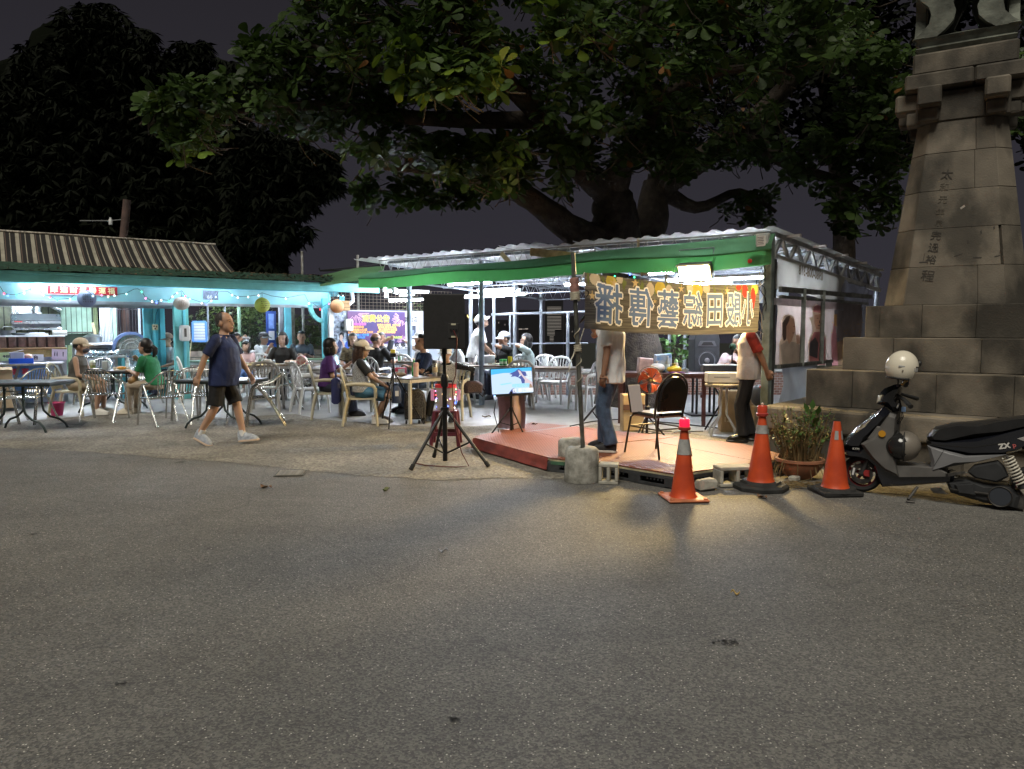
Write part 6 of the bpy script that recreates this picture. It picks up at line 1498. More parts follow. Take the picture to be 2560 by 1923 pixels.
small('snack_box','red and white snack box on the performers\' table','box',ft(.85,.62),.6,[('box',MB().box((0,0,.06),(.20,.12,.12),b=.006),mat('snack_red',(.55,.06,.10),.5)),('panel',MB().box((0,-.062,.06),(.12,.004,.08)),WPL)])
small('drink_cup','plastic cup of green drink on the women\'s table','cup',tt(236,13.0,.735),0,[('cup',MB().lathe([(.001,0),(.035,0),(.048,.13),(.052,.13)],14),mat('cup_clear',(.55,.58,.42),.25)),('drink',MB().lathe([(.0355,.008),(.045,.09),(.001,.09)],14),mat('melon_drink',(.30,.36,.10),.4)),('dome',MB().lathe([(.052,.13),(.045,.16),(.02,.175),(.001,.175)],14),mat('cup_lid',(.62,.66,.55),.3))])
bottle('clear water bottle on the women\'s table',tt(324,13.1,.735),CLR,.25,.033,mat('cap_blue',(.1,.2,.5),.4))
small('snack_tray','open paper tray of orange snacks on the women\'s table','tray',tt(308,12.95,.735),.1,[('tray',MB().prism([(-.10,.0),(.10,0),(.12,.06),(.11,.06),(.09,.012),(-.09,.012),(-.11,.06),(-.12,.06)],-.07,.07),mat('tray_white',(.66,.60,.48),.6)),('snack',MB().ball((0,0,.045),(.085,.055,.03),12,8),mat('snack_orange',(.60,.30,.05),.6,ns=30,na=.4))])
small('tissue_pack','grey tissue pack on the women\'s table','packet',tt(270,13.1,.735),0,[('pack',MB().box((0,0,.08),(.11,.10,.16),b=.01),mat('pack_grey',(.42,.46,.44),.6))])
for k,(px,Y,lab)in enumerate(((614,14.2,'white bowl on the tray in front of the girl'),(640,14.15,'second bowl on the tray in front of the girl'),(722,14.3,'white bowl in front of the woman in black'),(1160,14.2,'white bowl beside the standing server'),(1195,14.25,'white dish near the pale blue post'))): bowl(lab,tt(px,Y))
for k,(px,Y,lab)in enumerate(((696,14.3,'plate of food in front of the woman in black'),(1180,14.4,'oyster plate beside the standing server'),(1222,14.2,'long plate of shells in front of the man in the grey cap'),(1240,14.35,'plate of shells left of the beer cans'),(1285,14.2,'white plate right of the yellow cup'),(960,15.2,'plate in front of the bald man'),(1010,15.2,'orange dish on the long back table'),(1035,15.3,'plate near the man in the white cap'))): plate(lab,tt(px,Y),r_=.13)
small('cafeteria_tray','yellow tray with bowls in front of the girl','tray',tt(632,14.1),0,[('tray',MB().box((0,0,.008),(.42,.28,.014),b=.004),mat('tray_yellow',(.60,.50,.25),.5)),('rim',MB().box((0,.14,.016),(.42,.012,.03)),MATS['tray_yellow'])])
bottle('small green sauce bottle beside the girl',tt(652,14.4),mat('sauce_green',(.10,.22,.14),.3),.12,.028); bottle('second green sauce bottle beside the girl',tt(663,14.4),mat('sauce_dark',(.06,.16,.10),.3),.12,.028)
small('napkin_stack','stack of white napkins beside the woman in black','napkins',tt(672,14.4),.2,[('stack',MB().box((0,0,.05),(.13,.10,.10),b=.01),WPL)])
small('gift_bag','red checked shopping bag on the table of the woman in black','bag',tt(757,14.3),.1,[('bag',MB().prism([(-.12,0),(.12,0),(.10,.12),(.04,.17),(-.02,.20),(-.09,.14)],-.06,.06,b_in=.02),mat('red_check',(.42,.05,.06),.6,ns=14,na=.7,col2=(.62,.58,.55)))])
for k, px in enumerate((1253,1258,1263)):
    t = thing('drink_can',['left green drink can beside the yellow cup','middle green drink can beside the yellow cup','right green drink can beside the yellow cup'][k],'can',tt(px,14.05+.05*(k%2)),0,'green cans'); MB().lathe([(.001,0),(.028,0),(.033,.01),(.033,.115),(.026,.125),(.001,.123)],14).build('body',mat('can_green',(.05,.30,.08),.3,.4),t,smooth=40); MB().lathe([(.0336,.035),(.0336,.08)],14,cap=False).build('wrapper',mat('can_white',(.5,.62,.45),.4),t)
small('plastic_cup','yellow plastic cup on the table of the man in the grey cap','cup',tt(1275,14.1),0,[('cup',MB().lathe([(.001,0),(.032,0),(.042,.17),(.039,.17),(.03,.01),(.001,.01)],16),mat('yellow_plastic',(.75,.58,.03),.4))])
small('plastic_box','clear lidded box on the table beside the server','box',tt(1218,14.5),0,[('box',MB().box((0,0,.08),(.30,.2,.15),b=.01),mat('clear_tub',(.40,.42,.45),.25)),('lid',MB().box((0,0,.162),(.31,.21,.015),b=.004),WPL)])
for k,(px,Y)in enumerate(((985,15.3),(1000,15.2))): bottle(['green bottle on the long back table','second bottle on the long back table'][k],tt(px,Y),GRN if k else CLR,.2,.03)
small('plastic_bag','white plastic bag on the floor behind the silver vest chair','bag',at(1220,985),0,[('bag',MB().ball((0,0,.07),(.14,.10,.08),12,8),WPL)])
# ======= performers' gear in front
PLB = mat('speaker_black',(.013,.013,.014),.6,ns=40,na=.3,bump=.3,bs=400); BLKM = mat('black_metal',(.016,.016,.017),.38,.3)
s0 = at(1113,1158); sY = s0.y
st = thing('speaker_stand','black tripod stand under the loudspeaker','stand',(s0.x,sY,.006)); SBOT = atY(1113,872,sY).z-.036
MB().tube([(0,0,.02),(0,0,.95)],.028,10).build('pole',BLKM,st,smooth=60); MB().tube([(0,0,.9),(0,0,SBOT+.05)],.020,10).build('inner_pole',BLKM,st,smooth=60)
MB().lathe([(.001,.86),(.042,.86),(.045,.96),(.03,1.0),(.001,1.0)],14).build('collar',BLKM,st,smooth=40); MB().lathe([(.001,.55),(.05,.55),(.05,.63),(.001,.63)],14).build('hub',BLKM,st,smooth=40); MB().tube([(.04,0,.92),(.09,0,.92)],.012,8).build('knob',BLKM,st)
for k,(px,py)in enumerate(((1027,1178),(1222,1170),(1085,1146))):
    f = at(px,py)-V((s0.x,sY,0)); lg = MB().tube([(f.x*.04,f.y*.04,.60),(f.x,f.y,.01)],.019,8).build('leg',BLKM,st,smooth=60); MB().tube([V((f.x,f.y,.012))-V((f.x,f.y,-.59)).normalized()*.0,(f.x*.93,f.y*.93,.055)],.024,8).build('rubber_foot',mat('rubber',(.01,.01,.01),.8),lg,smooth=60)
    MB().tube([(0,0,.10),(f.x*.58,f.y*.58,.26)],.010,6).build('brace',BLKM,st,smooth=60)
sp = thing('loudspeaker','black loudspeaker on the tripod stand seen from behind','loudspeaker',(s0.x,sY,.006+SBOT+.03))
hw, hh = .235, .60
MB().prism([(-.155,-.20),(.155,-.20),(.235,.17),(-.235,.17)],0,hh,'z',b_in=.012).build('cabinet',PLB,sp)
sp.rotation_euler =(0,0,math.pi)  # narrow back turned to the road
sp.rotation_euler =(0,0,R(5))
bm_ =[o for o in kids(sp)][0]; bm_.data = MB().prism([(-.225,-.19),(.225,-.19),(.20,.17),(-.20,.17)],0,hh,'z',b_in=.014).mesh('cabinet',PLB)
MB().box((.10,-.192,.20),(.115,.012,.165),b=.004).build('input_plate',mat('plate_black',(.03,.03,.03),.4),sp)
for z in(.27,.135): MB().box((.10,-.200,z),(.05,.004,.018)).build('label_strip',mat('strip_pale',(.55,.52,.38),.5),sp)
for dx in(-.03,.0,.03): MB().lathe([(.001,0),(.011,0),(.011,.012),(.001,.012)],10,c=(.10+dx,-.198,.21),M=Matrix.Rotation(R(90),4,'X')).build('socket',BLKM,sp)
MB().tube([(0,0,-.06),(0,0,.02)],.03,10).build('top_hat',BLKM,sp)
cable('speaker_cable','dark red cable hanging from the loudspeaker to the ground',[V((s0.x,sY,0))+V(p)for p in((.12,-.21,SBOT+.24),(.16,-.24,SBOT+.15),(.14,-.22,SBOT-.25),(.10,-.18,.9),(.12,-.2,.5),(.2,-.22,.16),(.28,-.25,.015),(.16,-.3,.012),(.02,-.28,.012),(-.2,-.2,.012),(-.35,-.05,.012))],.006,REDC)
# stool with decorated jar of lights, behind the stand
sl_ = at(1115,1112); MAR = mat('maroon_plastic',(.10,.018,.03),.4)
t = thing('plastic_stool','dark red plastic stool behind the loudspeaker stand','stool',(sl_.x,sl_.y,gz(sl_.y)))
MB().box((0,0,.45),(.30,.30,.03),b=.012).build('seat',MAR,t)
for sx_ in(-1,1):
    for sy in(-1,1): MB().tube([(sx_*.13,sy*.13,.45),(sx_*.18,sy*.18,0)],[.03,.026],6).build('leg',MAR,t,smooth=60)
for sy in(-1,1): MB().box((0,sy*.165,.16),(.31,.015,.05)).build('stretcher',MAR,t); MB().box((sy*.165,0,.16),(.015,.31,.05)).build('stretcher',MAR,t)
t = thing('light_jar','clear tip jar wrapped in coloured fairy lights on the red stool','jar',(sl_.x,sl_.y,gz(sl_.y)+.466))
MB().lathe([(.001,0),(.12,0),(.135,.30),(.13,.30),(.115,.01),(.001,.01)],20).build('jar',mat('jar_clear',(.40,.34,.32),.2,alpha=.55),t,smooth=50); MB().lathe([(.138,.29),(.142,.33),(.13,.33)],20,cap=False).build('rim',mat('jar_rim',(.55,.03,.05),.4),t,smooth=50)
for k in range(44):
    a = rng.uniform(0,6.28); z = rng.uniform(.02,.28); r_ = .128+.02*z; link('bulb',bb['rgbwpyvw'[k%8]],t,(math.cos(a)*r_,math.sin(a)*r_,z)).scale =(.55,.55,.5)
for s_ in(-1,1): MB().box((s_*.17,-.02,.19),(.045,.02,.15),b=.008).build('tag',mat('tag_pink',(.75,.35,.55),.4),t)
# phone tripod with its yellow topped camera, trolley bag, bags
c0 = at(985,1066); t = thing('camera_tripod','slim black camera tripod at the performers\' table','tripod',(c0.x,c0.y,gz(c0.y)+.008)); hz = atY(985,895,c0.y).z-gz(c0.y)
MB().tube([(0,0,.5),(0,0,hz)],.012,8).build('column',BLKM,t); MB().box((0,0,hz-.20),(.05,.05,.06),b=.008).build('hub',BLKM,t)
for px, py in((952,1062),(972,1076),(1060,1062)):
    f = at(px,py)-V((c0.x,c0.y,0)); lg = MB().tube([(0,0,hz-.2),(f.x*.5,f.y*.5,(hz-.2)*.5),(f.x,f.y,.0)],[.013,.011,.008],7).build('leg',BLKM,t,smooth=60); MB().box((f.x*.5,f.y*.5,(hz-.2)*.5),(.035,.035,.03)).build('clip',BLKM,lg)
t = thing('action_camera','small camera with a yellow tag on the slim tripod','camera',(c0.x,c0.y,gz(c0.y)+.008+hz)); MB().box((0,0,.035),(.09,.05,.06),b=.008).build('body',BLKM,t); MB().box((.0,0,.095),(.07,.03,.06),b=.006).build('tag',mat('tag_yellow',(.62,.52,.06),.5),t)
p = at(1035,1062); t = thing('trolley_bag','dark patterned trolley bag under the performers\' table','bag',(p.x,p.y+.12,gz(p.y)+.008),R(10)); BAGM = mat('bag_pattern',(.055,.05,.045),.7,ns=60,na=.8)
MB().prism([(-.16,.07),(.16,.07),(.18,.30),(.15,.48),(.08,.54),(-.09,.54),(-.15,.47),(-.17,.3)],-.11,.11,b_in=.035).build('body',BAGM,t,smooth=40); MB().prism([(-.12,.09),(.12,.09),(.12,.26),(-.12,.26)],-.15,-.10,b_in=.02).build('pocket',BAGM,t)
for s_ in(-1,1): MB().tube([(s_*.06,.08,.5),(s_*.06,.08,.72)],.008,6).build('handle_rod',GREYM,t)
MB().tube([(-.07,.08,.72),(.07,.08,.72)],.014,6).build('handle',BLKM,t)
for sx_ in(-.14,-.06,.06,.14): MB().lathe([(.001,-.012),(.03,-.012),(.033,0),(.03,.012),(.001,.012)],14,c=(sx_,-.09,.034),M=Matrix.Rotation(R(90),4,'Y')).build('wheel',BLKM,t,smooth=40)
p = at(995,1010); small('drawstring_bag','navy drawstring bag hanging from the slim tripod','bag',(c0.x+.05,c0.y-.05,.38),0,[('body',MB().lathe([(.001,0),(.07,0),(.08,.04),(.075,.2),(.03,.27),(.04,.30)],14),mat('navy_bag',(.03,.045,.09),.6)),('patch',MB().box((.02,-.078,.15),(.05,.008,.08)),WPL),('cord',MB().tube([(0,0,.28),(-.02,0,.5),(-.05,.05,.62)],.006,5),BLACKC)])
p = standat(845,12.2); small('tote_bag','large navy tote bag on the chair between the two women','bag',(p.x,p.y-.1,.30),R(-80),[('body',MB().prism([(-.18,0),(.18,0),(.20,.30),(.17,.42),(-.16,.42),(-.20,.28)],-.07,.07,b_in=.04),mat('tote_navy',(.025,.03,.10),.55,ns=5,na=.3)),('strap',MB().tube([(-.1,0,.42),(-.06,0,.54),(.06,0,.54),(.1,0,.42)],.012,6),mat('tote_strap',(.02,.02,.07),.6))])
p = standat(1165,12.0); small('handbag','brown woven handbag on the chair of the man in the silver vest','bag',(p.x+.12,p.y,gz(p.y)+.45),R(20),[('body',MB().prism([(-.14,0),(.14,0),(.16,.14),(.08,.2),(-.1,.2),(-.16,.12)],-.08,.08,b_in=.04),mat('woven_brown',(.06,.035,.035),.7,ns=60,na=.6)),('strap',MB().tube([(.13,0,.12),(.2,0,.02),(.16,0,-.06),(.1,0,.0)],.012,6),BLKM)])
p = standat(380,12.75); small('shoulder_bag','tan leather bag on the lap of the woman in green','bag',(p.x-.28,p.y-.02,.56),R(90),[('body',MB().ball((0,0,.06),(.13,.09,.09),12,8),mat('tan_leather',(.30,.17,.06),.5,ns=8,na=.4)),('strap',MB().tube([(-.1,0,.08),(0,-.02,.2),(.1,0,.08)],.01,6),MATS['tan_leather'])])
# screen on a tripod with a printed cloth behind it
m0 = at(1278,1082); mY = m0.y; t = thing('lyric_stand','black tripod under the lyric screen','stand',(m0.x,mY,gz(mY)+.006))
MB().tube([(0,0,.03),(0,0,.60)],.017,8).build('pole',BLKM,t,smooth=60)
for dx, dy in((-.28,-.12),(.18,-.16),(.03,.26)): MB().tube([(dx*.1,dy*.1,.34),(dx,dy,.0)],.012,6).build('leg',BLKM,t,smooth=60); MB().tube([(0,0,.1),(dx*.55,dy*.55,.15)],.007,5).build('brace',BLKM,t)
MB().lathe([(.001,.31),(.03,.31),(.03,.37),(.001,.37)],10).build('hub',BLKM,t)
a_, b_ = atY(1228,986,mY), atY(1336,981,mY); wS =(b_-a_).length; hS = .40
t = thing('lyric_screen','bright lyric screen showing a snowy mountain on a tripod','screen',((a_.x+b_.x)/2,mY,a_.z-.0),R(3)); Mx = Matrix.Rotation(R(8),4,'Y').inverted()@Matrix.Rotation(R(-12),4,'X')
TM = Matrix.Rotation(R(-3),4,'Y')@Matrix.Rotation(R(-14),4,'X')
MB(TM).box((0,.03,hS/2),(wS,.05,hS),b=.008).build('bezel',mat('bezel',(.012,.012,.014),.3),t); MB(TM).box((0,.0,-.012),(wS*.8,.04,.02)).build('ledge',BLKM,t)
scr ={k:emat('screen_'+k,c,.36)for k,c in(('sky',(.10,.55,1.0)),('snow',(.62,.80,1.0)),('rock',(.10,.13,.38)),('ridge',(.75,.62,.68)),('earth',(.42,.27,.18)),('text',(.92,.95,1.0)),('aqua',(.40,.80,1.0)))}
def sq(pts,m,name,d):
    w =[((x/100-.5)*wS*.95,.003-d,(1-y/100)*hS*.93+.014)for x,y in pts]; n_ = len(w); c = tuple(sum(q[i]for q in w)/n_ for i in range(3))
    MB(TM).add([c]+w,[(0,1+i,1+(i+1)%n_)for i in range(n_)]).build(name,scr[m],t)
sq([(0,0),(100,0),(100,100),(0,100)],'snow','picture_snow',.001); sq([(0,0),(100,0),(100,14),(70,12),(50,18),(30,17),(0,22)],'sky','picture_sky',.002)
sq([(44,22),(54,16),(60,12),(68,3),(76,14),(84,16),(90,34),(78,34),(70,26),(66,38),(58,33),(48,34),(52,26)],'rock','picture_rock',.003); sq([(66,38),(74,30),(82,50),(80,66),(74,64),(72,46)],'rock','picture_rock',.004); sq([(66,8),(72,12),(78,30),(88,44),(100,60),(100,92),(84,70),(76,38),(70,26)],'ridge','picture_ridge',.0035); sq([(84,66),(96,66),(100,80),(100,96),(92,82)],'earth','picture_earth',.0045); sq([(40,100),(48,84),(54,78),(55,90),(60,100)],'rock','picture_shadow',.004); sq([(20,60),(48,56),(50,60),(24,66)],'aqua','picture_cloud',.003)
for k,(x,s)in enumerate(((54,'唱'),(62,'情'),(70,'愛'),(78,'歌'),(86,'聲'))): lettering(s,.062,scr['aqua'],t,TM@V(((x/100-.5)*wS,-.005,.30*hS)),(R(90-14),R(-3),0),.002,.0005)
for k,(x,s)in enumerate(((55,'往'),(68,'事'),(78,'已'),(87,'模'),(95,'糊'))): lettering(s,.062,scr['text'],t,TM@V(((x/100-.5)*wS*.97,-.005,.12*hS)),(R(90-14),R(-3),0),.003,.0005)
for k in range(4): lettering('作詞作曲',.020,scr['text'],t,TM@V((.40*wS,-.005,(.78-k*.07)*hS)),(R(90-14),R(-3),0),.001,.0005)
MB(TM).ball((-wS*.42,-.012,-.012),(.008,.006,.008),8,6).build('power_led',emat('power_led',(.1,.3,1),8),t)
def clo(a,b):
    x = m0.x-.20+.40*a; z = gz(mY)+.02+.66*b; return(x+.015*math.sin(b*5),mY+.30+.04*math.sin(a*9)+.02*noise.noise(V((a*4,b*4,0))),z)
tag(MB().grid(clo,20,16).build('printed_cloth',mat('print_cloth',(.42,.30,.36),.7,ns=3.5,na=.7,col2=(.20,.16,.20)),smooth=70),'pastel printed cloth hanging behind the lyric screen','cloth')
cable('screen_cable','thin black cable looping from the lyric screen to the ground',[V((m0.x,mY,gz(mY)))+V(p_)for p_ in((-.22,-.02,.48),(-.25,-.03,.3),(-.2,-.04,.1),(-.18,-.05,.01),(-.1,.1,.01))],.005,BLACKC)
# ======= people
def fmat(name,c,rough=.75,na=.18,ns=6): return mat(name,c,rough,ns=ns,na=na,bump=.55,bs=13)
SKIN = mat('skin',(.42,.26,.18),.5,ns=4,na=.12); SKIN2 = mat('skin_tan',(.36,.20,.13),.5,ns=4,na=.12); SKIN3 = mat('skin_pale',(.50,.34,.26),.5,ns=4,na=.10)
HAIRB = mat('hair_black',(.012,.010,.010),.45,ns=40,na=.5); HAIRG = mat('hair_grey',(.055,.05,.047),.5,ns=40,na=.5); DARKF = mat('face_dark',(.02,.012,.01),.4); LIP = mat('lip',(.25,.09,.08),.5)
def ik(a,b,l1,l2,hint):
    a, b, hint = V(a[:3]), V(b[:3]), V(hint); d = b-a; L = min(d.length,(l1+l2)*.995); d.normalize(); b = a+d*L
    x =(l1*l1-l2*l2+L*L)/(2*L); h = math.sqrt(max(1e-6,l1*l1-x*x)); n_ = hint-d*hint.dot(d)
    if n_.length<1e-4: n_ = d.orthogonal()
    return a+d*x+n_.normalized()*h, b
def solid(mb,vs,name,mats,parent,it=5,fold=0.0,fs=9.0,extra=None):
    """joins overlapping volumes into one continuous skin"""
    me = mb.mesh('tmp',mats if isinstance(mats,list)else[mats]); o = link('tmp',me)
    md = o.modifiers.new('r','REMESH'); md.mode = 'VOXEL'; md.voxel_size = vs; md.adaptivity = 0
    sm = o.modifiers.new('s','SMOOTH'); sm.factor = .5; sm.iterations = it
    out = evalmesh(o); bpy.data.objects.remove(o); bpy.data.meshes.remove(me)
    n_ = len(out.vertices)
    if fold and n_:
        co = np.empty(n_*3); out.vertices.foreach_get('co',co); no = np.empty(n_*3); out.vertices.foreach_get('normal',no); co = co.reshape(-1,3); no = no.reshape(-1,3)
        d = np.array([noise.noise(V((c[0]*fs,c[1]*fs,c[2]*fs*.55)))+.6*noise.noise(V((c[0]*fs*2.4,c[1]*fs*2.4,c[2]*fs)))for c in co]); co+=no*(d*fold)[:,None]; out.vertices.foreach_set('co',co.ravel())
    if extra is not None:
        bm = bmesh.new(); bm.from_mesh(out); em = extra.mesh('e',mats); bm.from_mesh(em); bm.to_mesh(out); bm.free(); bpy.data.meshes.remove(em)
    out.materials.clear(); out.materials.append(mats if not isinstance(mats,list)else mats[0])
    out.polygons.foreach_set('use_smooth',[True]*len(out.polygons)); out.update(); out.name = name
    return link(name,out,parent)
def rings(mb,rs,n=16):
    """loft of ellipses: (centre, half width, half depth, right vector, forward vector)"""
    vs =[]; fs =[]
    for c, w, d, rx, fy in rs:
        for k in range(n):
            t = 6.28318*k/n; ct, st_ = math.cos(t), math.sin(t)
            ct = math.copysign(abs(ct)**.85,ct); st_ = math.copysign(abs(st_)**.85,st_); vs.append(V(c)+rx*(ct*w)+fy*(st_*d))
    for i in range(len(rs)-1):
        for k in range(n): fs.append((i*n+k,i*n+(k+1)%n,(i+1)*n+(k+1)%n,(i+1)*n+k))
    fs.append(tuple(range(n-1,-1,-1))); fs.append(tuple((len(rs)-1)*n+k for k in range(n))); mb.add(vs,fs)
def limb(mb,pts,rs,n=10,balls=True):
    mb.tube(pts,rs,n)
    if balls:
        for p, r_ in zip(pts,rs): mb.ball(p,r_*.99,10,6)
def hand(mb,wrist,d,up,s,curl=.5,side=1):
    """palm and five fingers; d points along the hand, up is the back of the hand, side the thumb side"""
    d = V(d).normalized(); up = V(up); up =(up-d*up.dot(d)).normalized(); x = d.cross(up)*side
    M = Matrix((x,d,up)).transposed().to_4x4(); M.translation = V(wrist); T0_, mb.T = mb.T, M
    mb.box((0,.045*s,0),(.075*s,.095*s,.028*s),b=.012*s)
    for i,(fx,L)in enumerate(((-.029,.062),(-.010,.074),(.010,.070),(.028,.054))):
        p = V((fx*s,.088*s,0)); a = curl*.9; q = p+V((fx*.1,math.cos(a),-math.sin(a)))*L*.5*s; a2 = curl*2.0; r_ = q+V((0,math.cos(a2),-math.sin(a2)))*L*.5*s
        mb.tube([p-V((0,.012,0)),p,q,r_],[.0095*s,.0095*s,.0088*s,.007*s],6)
    mb.tube([(.030*s,.02*s,-.004),(.052*s,.048*s,-.016*s),(.050*s,.078*s,-.03*s-.01*curl)],[.013*s,.011*s,.008*s],6); mb.T = T0_
def person(label,loc,yaw,pose='sit',H=1.68,lean=6,seat=.44,hands=None,elbows=None,feet=None,knees=None,hy=0,hp=0,roll=0,top=None,sleeve='short',bottom=None,bl='long',shoe=None,shoe_sole=None,hair='short',hairm=None,skin=None,cap=None,vest=None,belly=0.0,glasses=False,mask=None,vs=.0125,curl=.6,female=False,sock=None,collar=None,kneeskin=False,hem=.10,fold=.006,twist=0):
    s = H/1.70; skin = skin or SKIN; hairm = hairm or HAIRB
    t = thing('person',label,'person',loc,R(yaw)); X, Yf, Z = V((1,0,0)), V((0,1,0)), V((0,0,1))
    sit = pose=='sit'; pel = V((0,0,(seat+.095)if sit else .93*s)); th = R(lean); sd_ = V((R(roll)*.6,math.sin(th),math.cos(th))).normalized(); fd = V((0,math.cos(th),-math.sin(th)))
    tw = Matrix.Rotation(R(twist),3,'Z'); RX = tw@X; FD = tw@fd
    sw =(.168 if female else .192)*s; waist = pel+sd_*.17*s; chest = pel+sd_*.35*s; neck = pel+sd_*.505*s
    if not sit and feet: pel = pel+V((0,0,-.02*s))
    shl ={e:neck-sd_*.065*s+RX*(e*sw)for e in(-1,1)}; hip ={e:pel+X*(e*.088*s)-Z*.02 for e in(-1,1)}
    hdv =(sd_*.75+Z*.5).normalized(); hc = neck+hdv*.150*s+V((0,.01,0))
    HM = Matrix.Translation(hc)@Matrix.Rotation(R(hy),4,'Z')@Matrix.Rotation(R(-hp),4,'X')@Matrix.Scale(s*1.12 if s>.85 else s*1.18,4)
    hands = hands or({-1:(-.14,.30,seat+.20),1:(.14,.30,seat+.20)}if sit else{-1:(-.27*s,.02,.80*s),1:(.27*s,.02,.80*s)})
    feet = feet or({-1:(-.10,.44,.085),1:(.10,.44,.085)}if sit else{-1:(-.09,-.03,.085),1:(.09,.03,.085)})
    elbows = elbows or{}; knees = knees or{}
    arm, leg ={},{}
    for e in(-1,1):
        el, wr = ik(shl[e],hands[e],.285*s,.245*s,elbows.get(e,(e*.6,-.8,-.5))); arm[e] =(shl[e],el,wr)
        kn, an = ik(hip[e],feet[e],.415*s,.405*s,knees.get(e,(e*.1,1,.35 if sit else 0))); leg[e] =(hip[e],kn,an)
    B = MB(); k_ = .92 if female else 1.0
    tor =[(pel-Z*.10*s,.13*s,.10*s),(pel,.160*s,.112*s),(waist,.140*s*k_+belly*.4,.100*s+belly),(chest,.165*s*k_,.112*s+belly*.35),(neck-sd_*.075*s,.150*s*k_,.085*s),(neck-sd_*.02*s,.075*s,.062*s),(neck+sd_*.03,.055*s,.055*s)]
    fwd =[0,.0,belly*.5,belly*.2,0,0,0]
    rings(B,[(c+fd*f,w,d,RX if i>1 else X,FD if i>1 else Yf)for i,((c,w,d),f)in enumerate(zip(tor,fwd))])
    limb(B,[neck-sd_*.03,neck+hdv*.05*s,hc-hdv*.05],[.058*s,.053*s,.052*s])
    T_, B.T = B.T, HM
    B.ball((0,-.008,.022),(.077,.096,.100),18,12); B.ball((0,.022,-.040),(.064,.074,.080),16,10); B.ball((0,.058,-.092),(.036,.034,.028),10,8); B.tube([(0,.086,.02),(0,.106,-.022),(0,.096,-.034)],[.010,.016,.014],8); B.ball((0,.092,-.066),(.026,.013,.013),8,6)
    for e in(-1,1): B.ball((e*.079,-.008,-.012),(.012,.022,.032),8,8); B.ball((e*.034,.070,.028),(.022,.014,.008),8,6)
    B.T = T_; hx = MB()
    for e in(-1,1):
        a, b_, c_ = arm[e]; limb(B,[a,a.lerp(b_,.5),b_,b_.lerp(c_,.35),c_],[.052*s*k_,.046*s*k_,.038*s,.040*s*k_,.027*s])
        d =(c_-b_).normalized(); up_ = Z if abs(d.z)<.7 else V((e,.2,0)); hand(hx,c_-d*.008,d,up_,s,curl,-e if abs(d.z)<.7 else e)
        a, b_, c_ = leg[e]; limb(B,[a,a.lerp(b_,.4),b_,b_.lerp(c_,.3),c_+Z*.03,c_],[.082*s,.075*s,.055*s,.056*s,.036*s,.036*s])
        if not shoe: limb(B,[c_,c_+Yf*.09-Z*.045,c_+Yf*.15-Z*.055],[.036,.034,.025])
    solid(B,vs,'body',skin,t,4,extra=hx)
    # clothes
    g = .016
    if top:
        Tm = MB(); base = pel-sd_*(hem*s if not sit else .03)
        tr_ =[(base,.168*s+g+belly*.3,.120*s+g+belly*.5),(pel+sd_*.03,.166*s+g+belly*.3,.118*s+g+belly*.7),(waist,.146*s+g+belly*.5,.106*s+g+belly),(chest,.172*s*k_+g,.118*s+g+belly*.35),(neck-sd_*.085*s,.160*s*k_+g*.7,.092*s+g*.6),(neck-sd_*.035*s,.10*s,.072*s),(neck-sd_*.012*s,.068*s,.064*s)]
        ff =[belly*.45,belly*.55,belly*.5,belly*.2,0,0,0]
        rings(Tm,[(c+fd*f,w,d,RX if i>1 else X,FD if i>1 else Yf)for i,((c,w,d),f)in enumerate(zip(tr_,ff))],20)
        for e in(-1,1):
            a, b_, c_ = arm[e]
            if sleeve=='short': Tm.ball(a,.066*s,12,8); Tm.tube([a,a.lerp(b_,.5),a.lerp(b_,.80)],[.068*s,.066*s,.069*s],12)
            elif sleeve=='long': limb(Tm,[a,b_,b_.lerp(c_,.92)],[.066*s,.052*s,.042*s])
            else: Tm.ball(a-RX*e*.03,.055*s,10,7)
        solid(Tm,vs,'top',top,t,7,fold)
    if vest:
        Vm = MB(); vr =[(c,w+.012,d+.014)for c,w,d in tr_]; rings(Vm,[(c+fd*f,w,d,RX,FD)for(c,w,d),f in zip(vr[:6],ff)],20)
        for e in(-1,1): Vm.ball(shl[e]-RX*e*.045,.066*s,10,7)
        solid(Vm,vs,'vest',vest,t,3,fold)
    if bottom:
        Bm = MB(); rings(Bm,[(pel-Z*.11*s,.135*s,.105*s,X,Yf),(pel-Z*.02,.168*s,.118*s,X,Yf),(pel+sd_*.10*s,.150*s+belly*.4,.108*s+belly*.6,X,Yf)],16)
        for e in(-1,1):
            a, b_, c_ = leg[e]
            if bl=='long': limb(Bm,[a,a.lerp(b_,.5),b_,b_.lerp(c_,.5)],[.100*s,.092*s,.078*s,.074*s]); Bm.tube([b_,b_.lerp(c_,.5),b_.lerp(c_,.99)],[.077*s,.074*s,.077*s],12)
            elif bl=='shorts': Bm.ball(a,.098*s,12,8); Bm.tube([a,a.lerp(b_,.45),a.lerp(b_,.92)],[.100*s,.100*s,.096*s],14)
            else: limb(Bm,[a,b_,b_.lerp(c_,.35)],[.100*s,.090*s,.085*s])
        if bl=='skirt': rings(Bm,[((leg[-1][0]+leg[1][0])/2,.18*s,.10,X,Z),((leg[-1][1]+leg[1][1])/2,.20*s,.09,X,Z)],16)
        solid(Bm,vs,'trousers' if bl=='long' else('shorts' if bl=='shorts' else 'skirt'),bottom,t,3,fold)
